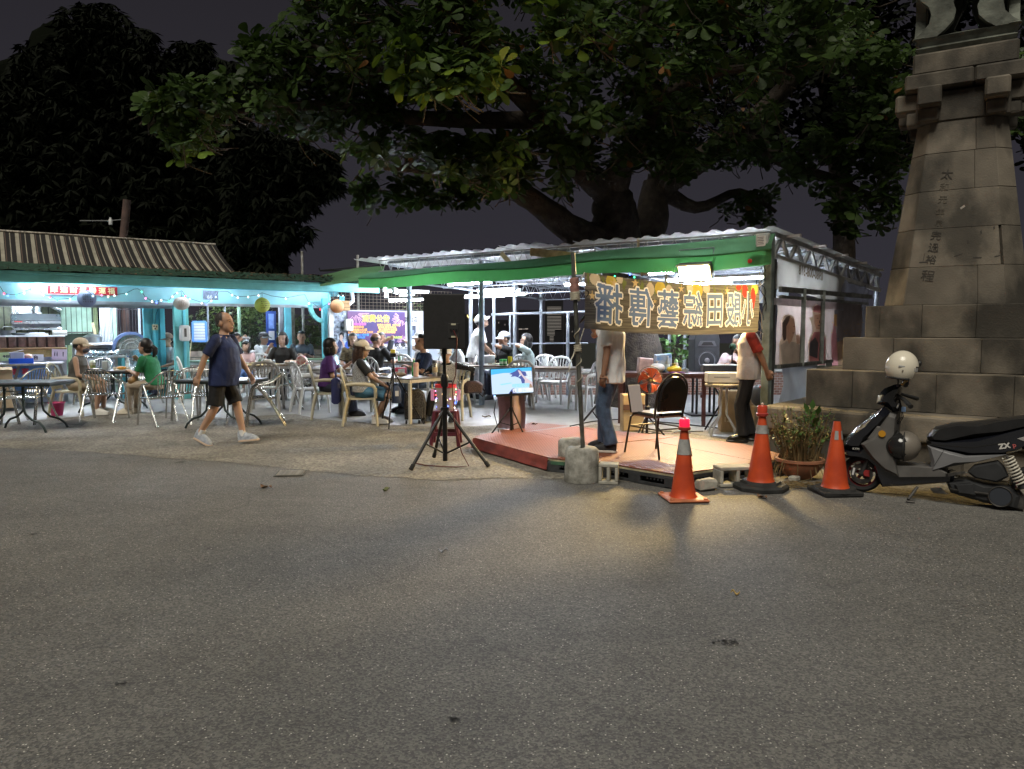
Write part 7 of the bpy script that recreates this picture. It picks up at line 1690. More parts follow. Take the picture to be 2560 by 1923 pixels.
    for e in(-1,1):
        a, b_, c_ = leg[e]
        fdir = V((e*.12,1,0)).normalized()
        pitch = 0.0
        if isinstance(feet[e],(tuple,list))and len(feet[e])>3: pitch = R(feet[e][3])
        FM = Matrix.Translation(c_)@Matrix.Rotation(math.atan2(-fdir.x,fdir.y),4,'Z')@Matrix.Rotation(pitch,4,'X')
        if shoe:
            S_ = MB(FM); n_ = 10; pr =[(-.062,.030,.055),(-.05,.040,.065),(.0,.042,.060),(.06,.044,.030),(.12,.048,.010),(.17,.042,-.012),(.195,.024,-.03)]
            vs_, fs_ =[],[]
            for y, w, ztop in pr:
                for k in range(n_):
                    tt_ = math.pi*k/(n_-1); vs_.append((math.cos(tt_)*w*s,y*s,-.060*s+(ztop+.060)*s*math.sin(tt_)**.8))
            for i in range(len(pr)-1):
                for k in range(n_): fs_.append((i*n_+k,i*n_+(k+1)%n_,(i+1)*n_+(k+1)%n_,(i+1)*n_+k))
            fs_.append(tuple(range(n_-1,-1,-1))); fs_.append(tuple((len(pr)-1)*n_+k for k in range(n_))); S_.add(vs_,fs_); so = S_.build('shoe',shoe,t,smooth=50)
            Q = MB(FM); out =[(-.040,-.055),(-.046,0),(-.047,.07),(-.052,.13),(-.040,.19),(0,.212),(.040,.19),(.052,.13),(.047,.07),(.046,0),(.040,-.055),(0,-.072)]
            Q.prism([(x*s,y*s)for x,y in out],-.083*s,-.056*s,'z',b_in=.005).build('sole',shoe_sole or shoe,so)
        if sock: MB().tube([c_-Z*.01,c_.lerp(b_,.18)],.042*s,10).build('sock',sock,t,smooth=60)
    # head details
    def hb(mb,name,m,sm=60): mb.build(name,m,t,smooth=sm)
    for e in(-1,1):
        hb(MB(HM).ball((e*.031,.086,.004),(.011,.008,.004),8,6),'eye',DARKF); hb(MB(HM).box((e*.033,.088,.028),(.030,.008,.004),b=.001),'eyebrow',hairm)
    hb(MB(HM).ball((0,.099,-.066),(.022,.008,.005),8,6),'mouth',LIP)
    if glasses:
        gm = MATS.get('glasses_black')or mat('glasses_black',(.02,.02,.02),.3)
        g_ = MB(HM)
        for e in(-1,1): g_.tube([(e*.033+math.cos(q)*.024,.104,.004+math.sin(q)*.018)for q in[6.283*i/14 for i in range(14)]],.0022,5,closed=True); g_.tube([(e*.056,.100,.008),(e*.082,.01,.006)],.0028,5)
        g_.tube([(-.010,.106,.008),(.010,.106,.008)],.0028,5); hb(g_,'glasses',gm)
    if mask: hb(MB(HM).ball((0,.040,-.060),(.062,.074,.048),14,10,keep=lambda x,y,z:y>-.1),'face_mask',mask)
    Hh = MB(HM); c =(0,-.012,.026); r_ =(.087,.107,.110)
    if hair=='short': Hh.ball(c,r_,20,14,keep=lambda x,y,z:not(y>.35 and z<.52)and z>-.45 and not(z<-.05 and y>-.05))
    elif hair=='thick': Hh.ball((0,-.008,.034),(.094,.112,.118),20,14,keep=lambda x,y,z:not(y>.42 and z<.42)and z>-.5 and not(z<-.1 and y>-.05)); Hh.ball((0,.05,.10),(.07,.06,.04),12,8)
    elif hair=='bald': Hh.ball(c,(.081,.102,.100),20,14,keep=lambda x,y,z:z<.30 and z>-.42 and y<.15 and not(z<-.1 and y>-.1))
    elif hair=='receding': Hh.ball(c,r_,20,14,keep=lambda x,y,z:z>-.42 and y<.18 and not(z<-.08 and y>-.1)and not(z>.75 and y>-.2))
    else:
        Hh.ball(c,(.092,.112,.114),20,14,keep=lambda x,y,z:not(y>.42 and z<.50)and not(z<-.3 and y>.1))
        if hair=='bob': Hh.ball((0,-.045,-.06),(.094,.075,.10),16,10); [Hh.ball((e*.075,.01,-.055),(.022,.05,.085),10,8)for e in(-1,1)]
        if hair=='long': Hh.ball((0,-.065,-.10),(.095,.06,.17),16,12); [Hh.ball((e*.078,.0,-.10),(.024,.045,.14),10,10)for e in(-1,1)]
        if hair=='ponytail': Hh.ball((0,-.045,-.05),(.075,.06,.06),14,10); Hh.ball((0,-.125,.0),(.03,.03,.03),10,8); Hh.tube([(0,-.125,.01),(.0,-.165,-.03),(0,-.16,-.11),(0,-.13,-.16)],[.03,.04,.036,.012],10)
        if hair=='curly': Hh.ball((0,-.03,-.02),(.108,.09,.10),16,10); [Hh.ball((e*.085,.02,-.02),(.03,.05,.08),10,8)for e in(-1,1)]
        if hair=='fringe':[Hh.ball((e*.078,-.01,-.07),(.02,.04,.10),10,8)for e in(-1,1)]; Hh.ball((0,.07,.055),(.07,.035,.035),12,8)
    Hh.v =[tuple(V(v)+V((noise.noise(V(v)*45),noise.noise(V(v)*45+V((5,0,0))),noise.noise(V(v)*45+V((0,7,0)))))*.006)for v in Hh.v]
    hb(Hh,'hair',hairm,50)
    if cap:
        C_ = MB(HM).ball((0,-.006,.040),(.096,.115,.098),20,14,keep=lambda x,y,z:z>-.04); C_.lathe([(.094,-.004),(.098,.012)],20,c=(0,-.006,.038),M=Matrix.Diagonal((1,1.19,1,1)),cap=False)
        hb(C_,'cap',cap,50)
        def br(a,b):
            an =(a-.5)*2.2; rr = .105+.075*b*math.cos(an*.75); return(math.sin(an)*rr*.86,math.cos(an)*rr+.0,.040-.026*b-.02*math.sin(abs(an))*b)
        hb(MB(HM).slab(br,12,4,(0,0,.005)),'cap_brim',cap,50)
    if top and not collar: collar = top
    if collar: MB().tube([neck+RX*math.cos(q)*.066*s+FD*math.sin(q)*.068*s-sd_*.016 for q in[6.283*i/14 for i in range(14)]],.013,6,closed=True).build('collar',collar,t,smooth=60)
    return t
WHT = fmat('white_cotton',(.66,.66,.66)); NAVY = fmat('navy_cotton',(.012,.022,.080)); BLACKT = fmat('black_cotton',(.012,.012,.013)); CAPW = fmat('white_cap',(.66,.64,.60)); JEAN = fmat('denim',(.06,.095,.16),ns=14,na=.35); KHA = fmat('khaki',(.32,.26,.19)); SNEW = mat('sneaker_white',(.62,.60,.56),.6); SNEB = mat('sneaker_black',(.015,.015,.017),.6); GREYT = fmat('grey_cotton',(.10,.11,.13)); NAVYP = fmat('navy_trousers',(.03,.035,.06))
SEQ = mat('sequin_silver',(.52,.52,.52),.3,.6,ns=160,na=.7,bump=.8,bs=220); SEQB = mat('sequin_black',(.03,.03,.032),.25,.7,ns=140,na=.9,bump=.9,bs=200)
# the walking man
pw = at(560,1112)
W_ = person('older man in a navy T-shirt and black shorts walking past',(pw.x,pw.y,gz(pw.y)+.012),-98,'stand',1.70,5,hands={1:(.30,-.17,.86),-1:(-.29,.26,.84)},elbows={1:(.5,-1,0),-1:(-.5,-1,-.2)},feet={1:(.09,-.27,.13,-24),-1:(-.08,.23,.09,5)},knees={1:(0,1,0),-1:(0,1,0)},top=NAVY,bottom=BLACKT,bl='shorts',shoe=mat('sneaker_grey',(.34,.37,.42),.6,ns=20,na=.3),shoe_sole=mat('sole_peach',(.60,.44,.32),.6),sock=fmat('white_sock',(.62,.62,.62)),hair='receding',hairm=HAIRG,skin=mat('skin_warm',(.46,.28,.19),.5,ns=4,na=.12),belly=.07,vs=.009,hem=.14,hy=-6,hp=-4,fold=.009)
# seated and standing guests; faces turned as in the place
def sitp(px,Y,yaw,label,**k):
    p = standat(px,Y); return person(label,(p.x,p.y,p.z),yaw,'sit',**k)
CAMO = fmat('camo_blouse',(.12,.10,.06),ns=16,na=.75); PURP = fmat('purple_cotton',(.07,.02,.13)); OLIVE = fmat('olive_top',(.085,.082,.072)); GREENS = fmat('green_polo',(.012,.15,.055))
FLOW = fmat('floral_trousers',(.05,.06,.13),ns=18,na=.8)
sitp(192,12.6,-80,'seated woman in an olive sleeveless top, beige cap and dark mask',female=True,top=OLIVE,sleeve='none',bottom=KHA,bl='shorts',shoe=SNEW,cap=fmat('beige_cap',(.46,.38,.28)),hair='short',mask=mat('mask_dark',(.07,.075,.10),.7),lean=10,hands={-1:(-.12,.36,.60),1:(.14,.34,.62)},vs=.010,glasses=True,feet={-1:(-.08,.40,.085),1:(.12,.36,.085)})
sitp(392,12.75,84,'seated woman in a green polo shirt with a ponytail',female=True,top=GREENS,bottom=KHA,shoe=mat('flat_cream',(.58,.52,.42),.6),hair='ponytail',hairm=HAIRB,lean=16,hands={-1:(-.06,.42,.74),1:(.08,.36,.92)},vs=.010,collar=GREENS)
sitp(430,15.4,150,'seated man in a white T-shirt and cap half behind the thick teal post',top=WHT,bottom=NAVYP,shoe=SNEB,cap=fmat('brown_cap',(.16,.10,.07)),glasses=True,skin=SKIN2)
sitp(598,15.6,178,'seated person in a white shirt just behind the walking man',top=fmat('pale_blue_shirt',(.50,.58,.66)),bottom=NAVYP,shoe=SNEB,hands={-1:(-.06,.22,1.12),1:(.1,.3,.72)},skin=SKIN2)
sitp(622,15.1,172,'little girl in a pink top with a hair bow',H=1.30,seat=.46,female=True,top=fmat('pink_cotton',(.66,.48,.52)),bottom=fmat('blue_skirt',(.12,.22,.50)),bl='skirt',shoe=SNEW,hair='fringe',hp=-18,skin=SKIN3,feet={-1:(-.07,.33,.2),1:(.07,.33,.2)},hands={-1:(-.1,.3,.72),1:(.1,.3,.72)})
sitp(658,17.0,-120,'seated man in a white T-shirt and dark cap beside the blue board',top=WHT,bottom=NAVYP,shoe=SNEB,cap=fmat('dark_cap',(.04,.035,.035)),skin=SKIN2,hands={-1:(-.05,.3,.95),1:(.05,.3,.98)})
sitp(712,15.25,182,'seated woman in a black top with curly hair facing the road',female=True,top=BLACKT,bottom=BLACKT,shoe=SNEB,hair='curly',skin=SKIN3,hands={-1:(-.20,.32,.76),1:(.20,.34,.76)},H=1.72)
sitp(756,17.3,200,'seated man in a grey shirt in the shade behind the arch',top=GREYT,bottom=NAVYP,shoe=SNEB,skin=SKIN2,hands={-1:(-.1,.36,.80),1:(.1,.36,.80)},H=1.74)
sitp(816,12.45,-72,'seated woman in purple holding up a phone',female=True,top=PURP,bottom=NAVYP,shoe=SNEB,hair='bob',lean=8,hands={-1:(-.06,.40,.88),1:(.10,.30,.68)},vs=.010,hy=4)
sitp(905,11.62,-84,'seated woman in a cream cap and silver sequin vest',female=True,top=BLACKT,vest=SEQ,bottom=fmat('blue_shorts',(.05,.14,.22),na=.5),bl='shorts',shoe=SNEW,sock=fmat('cream_sock',(.55,.52,.46)),hair='long',hairm=mat('hair_brown',(.05,.028,.02),.45,ns=40,na=.5),cap=fmat('cream_cap',(.62,.56,.46)),glasses=True,lean=0,hp=6,hands={-1:(-.20,.36,.60),1:(.16,.36,.62)},elbows={-1:(-1,-.6,-.2),1:(1,-.6,-.2)},feet={-1:(-.10,.28,.085),1:(.08,.22,.085)},vs=.009,fold=.004)
sitp(884,15.4,-165,'seated woman in a patterned blouse in front of the purple notice',female=True,top=CAMO,bottom=NAVYP,shoe=SNEB,hair='bob',skin=SKIN3)
sitp(938,14.75,-18,'bald man in a black T-shirt seated with his back to the road',top=BLACKT,bottom=NAVYP,shoe=mat('yellow_clog',(.55,.38,.04),.5),hair='bald',hairm=HAIRG,skin=SKIN2,hy=-25,H=1.74,hands={-1:(-.2,.35,.8),1:(.3,.3,.78)})
sitp(958,16.3,165,'seated man with cropped hair facing the bald man',top=GREYT,bottom=NAVYP,shoe=SNEB,hairm=HAIRG,skin=SKIN2,hands={-1:(-.1,.2,1.1),1:(.1,.3,.8)})
sitp(1060,15.9,112,'seated man in a white cap and glasses raising his hand',top=WHT,bottom=NAVYP,shoe=SNEB,cap=CAPW,glasses=True,hands={-1:(-.1,.40,1.12),1:(.2,.3,.75)},H=1.74)
sitp(1070,13.1,118,'seated man in navy with thick black hair looking at his phone',top=fmat('navy_polo',(.02,.035,.085)),bottom=fmat('blue_jeans',(.07,.10,.15)),shoe=SNEB,hair='thick',lean=8,hp=-22,hands={-1:(-.02,.36,.80),1:(.08,.34,.80)},vs=.010,H=1.74)
sitp(1120,12.2,172,'seated man in a cap, silver vest and glittering black sleeves',top=SEQB,sleeve='long',vest=SEQ,bottom=BLACKT,shoe=SNEB,cap=CAPW,lean=12,seat=.385,hands={1:(.26,.22,.73),-1:(-.40,-.02,.62)},elbows={1:(.7,-.4,-.4),-1:(-1,.1,.1)},feet={1:(.26,.36,.085),-1:(-.16,.42,.085)},vs=.010,H=1.57,fold=.004)
sitp(1150,14.6,95,'seated person in white half hidden by the loudspeaker',top=WHT,bottom=NAVYP,shoe=SNEB,hands={-1:(-.05,.42,.76),1:(.1,.4,.76)})
p = standat(1184,15.0); person('standing man in a white cap and T-shirt leaning over the table',(p.x,p.y,p.z),-72,'stand',1.70,16,top=WHT,bottom=fmat('grey_apron',(.42,.42,.42)),bl='long',shoe=SNEB,cap=CAPW,hp=-28,hands={-1:(-.05,.36,.92),1:(.1,.36,.94)},vs=.011)
sitp(1268,15.1,118,'seated man in a grey cap and black T-shirt, hand at his mouth',top=BLACKT,bottom=NAVYP,shoe=SNEB,cap=fmat('grey_cap',(.36,.38,.42)),glasses=True,hands={-1:(-.02,.24,1.08),1:(.1,.4,.78)},elbows={-1:(-1,.3,-.1)},H=1.76,skin=SKIN2)
sitp(1324,15.0,96,'seated woman with dark bobbed hair holding her hand to her face',female=True,top=fmat('mint_tee',(.48,.58,.58)),bottom=NAVYP,shoe=SNEB,hair='bob',glasses=True,hands={-1:(-.02,.26,1.10),1:(.1,.36,.76)})
# performers on and beside the stage
p = at(1528,1128,.15); SG = person('singer in a white shirt and jeans holding a microphone behind the banner',(p.x,p.y,.147),68,'stand',1.74,1,top=fmat('white_shirt',(.82,.82,.82),ns=4),bottom=JEAN,shoe=SNEB,shoe_sole=mat('sole_white',(.60,.56,.50),.6),hands={-1:(-.27,.03,.80),1:(.10,.24,1.50)},elbows={1:(.7,-.1,-1)},feet={-1:(-.10,-.02,.09),1:(.10,.10,.09)},hair='short',vs=.009,hem=.16,belly=.02,fold=.010,skin=SKIN2)
p = at(1868,1106); VM = person('man in a silver vest with red sleeves standing at the stage edge',(p.x,p.y,.010),76,'stand',1.76,0,top=fmat('red_print_shirt',(.30,.03,.02),ns=9,na=.6),vest=fmat('silver_vest',(.50,.46,.44),.45),bottom=fmat('black_trousers',(.010,.010,.012)),shoe=mat('leather_shoe',(.012,.011,.010),.22),hands={-1:(-.10,-.23,.92),1:(.06,-.24,.93)},elbows={-1:(-1,-.35,.1),1:(1,-.4,0)},feet={-1:(-.08,.06,.09),1:(.09,-.05,.09)},hair='short',vs=.009,fold=.006,skin=SKIN2)
p = standat(1842,12.3); person('seated drummer behind the man in the silver vest',(p.x,p.y,p.z),158,'sit',1.72,8,.48,top=fmat('pale_pink_shirt',(.58,.46,.46)),bottom=NAVYP,shoe=SNEB,hands={-1:(.0,.36,.92),1:(.18,.34,.88)},skin=SKIN2)
# things held
def gpt(t,x,y,z): return t.matrix_basis@V((x,y,z))
for o in(SG,W_): pass
bpy.context.view_layer.update()
mp_ = SG.matrix_world@V((.07,.30,1.545)); t = thing('microphone','black handheld microphone of the singer','microphone',mp_); ddir =(SG.matrix_world.to_3x3()@V((-.05,-.10,.10))).normalized()
MB().tube([ddir*-.16,ddir*.02],[.013,.018],10).build('handle',BLKM,t,smooth=60); MB().ball(ddir*.04,.027,12,8).build('grille',mat('mic_grille',(.10,.10,.10),.4,.6),t,smooth=60)
bw_ = SG.matrix_world@V((-.272,.028,.835)); tag(MB().tube([bw_+V((math.cos(q)*.036,math.sin(q)*.036,.004*math.sin(q)))for q in[6.283*i/16 for i in range(16)]],.007,6,closed=True).build('bracelet',mat('wood_bead',(.06,.02,.012),.5),smooth=60),'dark beaded bracelet on the singer\'s wrist','bracelet')
ph = standat(846,12.3); small('mobile_phone','lit mobile phone held by the woman in purple','phone',(ph.x,ph.y,1.0),R(-40),[('case',MB(Matrix.Rotation(R(-25),4,'Y')).box((0,0,0),(.08,.012,.16),b=.004),BLKM),('display',MB(Matrix.Rotation(R(-25),4,'Y')).box((0,-.0075,0),(.07,.002,.145)),emat('phone_screen',(.45,.75,.85),1.0))])
ph = standat(1046,12.85); small('small_phone','dark phone in the hands of the man in navy','phone',(ph.x,ph.y,.93),R(30),[('case',MB(Matrix.Rotation(R(35),4,'X')).box((0,0,0),(.08,.012,.15),b=.004),BLKM),('display',MB(Matrix.Rotation(R(35),4,'X')).box((0,.0075,0),(.07,.002,.135)),emat('phone_screen_dim',(.6,.7,.8),.5))])
g_ = standat(621,15.1); small('hair_bow','pale hair bow on the girl\'s head','hair bow',(g_.x,g_.y-.03,1.335),0,[('bow',MB().ball((-.04,0,0),(.045,.03,.03),10,7).ball((.04,0,0),(.045,.03,.03),10,7),fmat('bow_grey',(.42,.42,.46)))])
# ======= stage platform and what stands on it
def mat_red():
    m = bpy.data.materials.new('red_mat'); m.use_nodes = True; n, l = m.node_tree.nodes, m.node_tree.links; b = n['Principled BSDF']; t = n.new('ShaderNodeTexCoord')
    mp = n.new('ShaderNodeMapping'); mp.inputs['Rotation'].default_value =(0,0,R(40)); l.new(t.outputs['Object'],mp.inputs[0])
    w1 = n.new('ShaderNodeTexWave'); w1.inputs['Scale'].default_value = 7; l.new(mp.outputs[0],w1.inputs['Vector']); w2 = n.new('ShaderNodeTexWave'); w2.bands_direction = 'Y'; w2.inputs['Scale'].default_value = 7; l.new(mp.outputs[0],w2.inputs['Vector'])
    mu = n.new('ShaderNodeMath'); mu.operation = 'MULTIPLY'; l.new(w1.outputs['Fac'],mu.inputs[0]); l.new(w2.outputs['Fac'],mu.inputs[1])
    r = n.new('ShaderNodeValToRGB'); e = r.color_ramp.elements; e[0].position = .35; e[0].color =(.225,.072,.036,1); e[1].position = .6; e[1].color =(.095,.029,.016,1); l.new(mu.outputs[0],r.inputs[0])
    x = n.new('ShaderNodeTexNoise'); x.inputs['Scale'].default_value = 3; x.inputs['Detail'].default_value = 6; l.new(t.outputs['Object'],x.inputs['Vector']); r2 = n.new('ShaderNodeMapRange'); r2.inputs[3].default_value = .65; r2.inputs[4].default_value = 1.3; l.new(x.outputs['Fac'],r2.inputs[0])
    s_ = n.new('ShaderNodeVectorMath'); s_.operation = 'SCALE'; l.new(r.outputs[0],s_.inputs[0]); l.new(r2.outputs[0],s_.inputs['Scale']); l.new(s_.outputs[0],b.inputs['Base Color']); b.inputs['Roughness'].default_value = .6
    bp = n.new('ShaderNodeBump'); bp.inputs['Strength'].default_value = .5; bp.inputs['Distance'].default_value = .006; bp.invert = True; l.new(mu.outputs[0],bp.inputs['Height']); l.new(bp.outputs[0],b.inputs['Normal']); return m
REDM = mat_red(); ZP = .135
plat = thing('stage_platform','low platform of pallets covered with red rubber mats','platform',(0,0,0))
pl =[at(x,y,ZP+.008)for x,y in((1185,1095),(1378,1147),(1500,1157),(1690,1187),(1980,1143),(1860,1110),(1700,1093),(1540,1078),(1440,1066))]
PLT = mat('pallet_plastic',(.040,.042,.045),.6,ns=8,na=.4); PLG = mat('green_frame',(.05,.12,.07),.7,ns=8,na=.4); EDGEW = mat('deck_edge',(.42,.38,.24),.8,ns=10,na=.3)
bm = bmesh.new(); f = bm.faces.new([bm.verts.new((p.x,p.y,0))for p in pl])
if f.normal.z<0: f.normal_flip()
A_, B_ = pl[0], pl[1]; d1 =(B_-A_).normalized(); n1 = V((-d1.y,d1.x,0))
for k in(.95,1.75): bmesh.ops.bisect_plane(bm,geom=bm.verts[:]+bm.edges[:]+bm.faces[:],plane_co=A_+n1*k,plane_no=n1)
for k in(.55,1.25): bmesh.ops.bisect_plane(bm,geom=bm.verts[:]+bm.edges[:]+bm.faces[:],plane_co=A_+d1*k,plane_no=d1)
for f in bm.faces:
    c = f.calc_center_median(); pts =[v.co+(c-v.co).normalized()*.006 for v in f.verts]; z = ZP+rng.uniform(0,.004); th = .009
    n_ = len(pts); MB().add([(p.x,p.y,z)for p in pts]+[(p.x,p.y,z+th)for p in pts],[tuple(range(n_))[::-1],tuple(range(n_,2*n_))]+[(i,(i+1)%n_,n_+(i+1)%n_,n_+i)for i in range(n_)]).build('rubber_mat',REDM,plat)
bm.free()
cen = sum(pl,V())/len(pl); ins =[p+(cen-p).normalized()*.05 for p in pl]; n_ = len(ins)
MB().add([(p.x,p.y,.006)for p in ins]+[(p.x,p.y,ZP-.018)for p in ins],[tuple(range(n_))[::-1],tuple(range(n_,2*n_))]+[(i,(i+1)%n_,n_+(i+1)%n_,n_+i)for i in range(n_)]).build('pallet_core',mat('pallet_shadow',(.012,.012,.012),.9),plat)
MB().add([(p.x,p.y,ZP-.016)for p in pl]+[(p.x,p.y,ZP-.002)for p in pl],[tuple(range(n_))[::-1],tuple(range(n_,2*n_))]+[(i,(i+1)%n_,n_+(i+1)%n_,n_+i)for i in range(n_)]).build('deck',EDGEW,plat)
def side(p,q,m,name,z0,z1,th=.03,off=0):
    p, q = V((p.x,p.y,0)), V((q.x,q.y,0)); MB().beam(p+V((0,0,(z0+z1)/2)),q+V((0,0,(z0+z1)/2)),th,z1-z0).build(name,m,plat)
for i in(1,2,3):
    p, q = pl[i], pl[i+1]; side(p,q,PLG if i==1 else PLT,'pallet_plank',ZP-.050,ZP-.018,.03); side(p,q,PLT,'pallet_plank',.006,.030,.03)
    L =(q-p).length; k = max(2,int(L/.45))
    for j in range(k+1):
        c = p.lerp(q,min(.97,max(.03,j/k))); c = V((c.x,c.y,0))+(V((cen.x,cen.y,0))-V((c.x,c.y,0))).normalized()*.03; MB().box((c.x,c.y,.06),(.14,.08,.10),math.atan2((q-p).y,(q-p).x),.006).build('pallet_block',PLT,plat)
        for r_ in range(5):
            if j<k:
                e = p.lerp(q,(j+.3+.09*r_)/k); MB().box((e.x,e.y,ZP-.060),(.012,.02,.03),math.atan2((q-p).y,(q-p).x)).build('pallet_rib',PLT,plat)
RD = mat('red_drape',(.23,.05,.04),.55,ns=6,na=.3)
def drape(a,b): p = pl[0].lerp(pl[1],a*.98); nn = V((-d1.y,d1.x,0))*-1; return V((p.x,p.y,0))+nn*(.012+.03*b+.012*noise.noise(V((a*6,b*2,0))))+V((0,0,ZP+.010-b*(ZP-.012-.02*max(0,a-.8)*5*0)))
MB().grid(drape,30,5).build('side_drape',RD,plat,smooth=60)
fl =[at(x,y)for x,y in((1165,1120),(1190,1092),(1330,1058),(1420,1066),(1290,1084),(1190,1105),(1187,1122))]
ground_sheet('ground_mat',[(p.x,p.y)for p in fl],.013,REDM)['label'] = 'flat red mat on the ground left of the platform'
# hollow concrete blocks and a broken lump
CBM = concrete_mat('block_concrete',(.26,.25,.21),(.44,.42,.36),6,0,.9,.6)
def cinder(label,p,rz,L=.30,D=.19,H=.19):
    t = thing('concrete_block',label,'block',p,rz,'hollow concrete blocks'); w = .032
    for c, d in(((0,-D/2+w/2,H/2),(L,w,H)),((0,D/2-w/2,H/2),(L,w,H)),((-L/2+w/2,0,H/2),(w,D-2*w,H)),((L/2-w/2,0,H/2),(w,D-2*w,H)),((0,0,H/2),(w,D-2*w,H))): MB().box(c,d,b=.006).build('web',CBM,t)
    return t
p = at(1530,1214); c1 = cinder('upright hollow concrete block beside the pole weight',V((p.x,p.y+.08,.005)),R(-12),.19,.20,.155); c1.rotation_euler =(R(90),0,R(-12)); c1.location =(p.x,p.y+.19,.10)
p = at(1838,1222); c2 = cinder('hollow concrete block behind the middle cone',V((p.x,p.y+.12,.10)),0,.36,.19,.19); c2.rotation_euler =(R(90),0,R(8)); c2.location =(p.x+.02,p.y+.24,.10)
p = at(1768,1228); mb = MB().box((0,0,.05),(.20,.13,.10),b=.02); mb.v =[tuple(V(v)+V((noise.noise(V(v)*20),noise.noise(V(v)*20+V((3,0,0))),noise.noise(V(v)*20+V((0,3,0)))))*.025)for v in mb.v]; tag(mb.build('broken_lump',CBM,loc=(p.x,p.y+.05,.004),rz=.4),'broken lump of concrete beside the front cone','rubble')
p = at(1985,1205); mb = MB().box((0,0,.03),(.12,.08,.05),b=.01); tag(mb.build('stone_chip',CBM,loc=(p.x,p.y,.004),rz=.8),'small stone chip in front of the plant pot','rubble')
# traffic cones
ORG = mat('cone_orange',(.62,.085,.022),.45,ns=5,na=.22,col2=(.42,.055,.02)); BASEB = mat('cone_base_black',(.022,.022,.021),.75,ns=8,na=.4); REFL = mat('cone_band',(.30,.30,.29),.4,ns=12,na=.35)
def cone(label,p,H,r0,base,band,lampm=None,rz=0.0):
    t = thing('traffic_cone',label,'cone',(p.x,p.y,.005),rz,'traffic cones'); b0 = .035; r1 = .030
    if base=='plate':
        MB().box((0,0,.012),(.36,.36,.022),b=.008).build('base',mat('cone_base_orange',(.50,.16,.07),.6,ns=7,na=.3),t); b0 = .022
        for s_ in((-.15,-.15),(.15,-.15),(.15,.15),(-.15,.15)): MB().box((*s_,.02),(.035,.035,.03),b=.006).build('foot',MATS['cone_base_orange'],t)
    elif base=='wide': MB().lathe([(.001,0),(.26,0),(.26,.03),(.235,.05),(.19,.055),(.18,.075),(.001,.075)],8,M=Matrix.Rotation(R(22),4,'Z')).build('base',BASEB,t); b0 = .06
    else: MB().box((0,0,.02),(.36,.36,.04),b=.008).build('base',BASEB,t); MB().lathe([(.19,.03),(.175,.06),(.001,.06)],24).build('collar',BASEB,t); b0 = .05
    rr = lambda z: r0+(r1-r0)*((z-b0)/(H-b0))
    MB().lathe([(r0+.012,b0),(r0,b0+.02)]+[(rr(b0+(H-b0)*k/12),b0+(H-b0)*k/12)for k in range(1,13)]+[(r1-.008,H),(r1-.008,H-.03)],28).build('body',ORG,t,smooth=40)
    z0, z1 = band
    if base=='square':
        for a0, a1 in((-2.4,-1.75),(-1.2,-.5)): MB().lathe([(rr(z0)+.003,z0),(rr(z1)+.003,z1)],8,a0=a0,a1=a1).build('band',REFL,t,smooth=60)
    else: MB().lathe([(rr(z0)+.003,z0),(rr((z0+z1)/2)+.004,(z0+z1)/2),(rr(z1)+.003,z1)],28,cap=False).build('band',REFL,t,smooth=60)
    if lampm:
        l_ = MB().lathe([(.001,H-.01),(.052,H-.01),(.056,H+.012),(.045,H+.02),(.001,H+.02)],20).build('lamp_base',mat('lamp_base_red',(.35,.04,.03),.5),t,smooth=40)
        MB().lathe([(.044,H+.02),(.046,H+.075),(.036,H+.09),(.001,H+.093)],20).build('lamp_lens',lampm,l_,smooth=50); MB().ball((0,0,H+.10),.014,8,6).build('lamp_tip',mat('lamp_tip',(.6,.4,.3),.4),l_)
    return t
cone('orange cone with a glowing red lamp nearest the road',at(1708,1248),.625,.112,'plate',(.40,.535),mat('lens_lit',(.6,.02,.04),.25,emit=(1,.01,.05),es=.45),R(6))
cone('taller orange cone with an unlit red lamp on a wide black base',at(1901,1222),.70,.125,'wide',(.525,.605),mat('lens_red',(.50,.06,.03),.2),R(10))
cone('lampless orange cone with a broken reflective band beside the scooter',at(2087,1234),.66,.118,'square',(.50,.58),None,R(4))
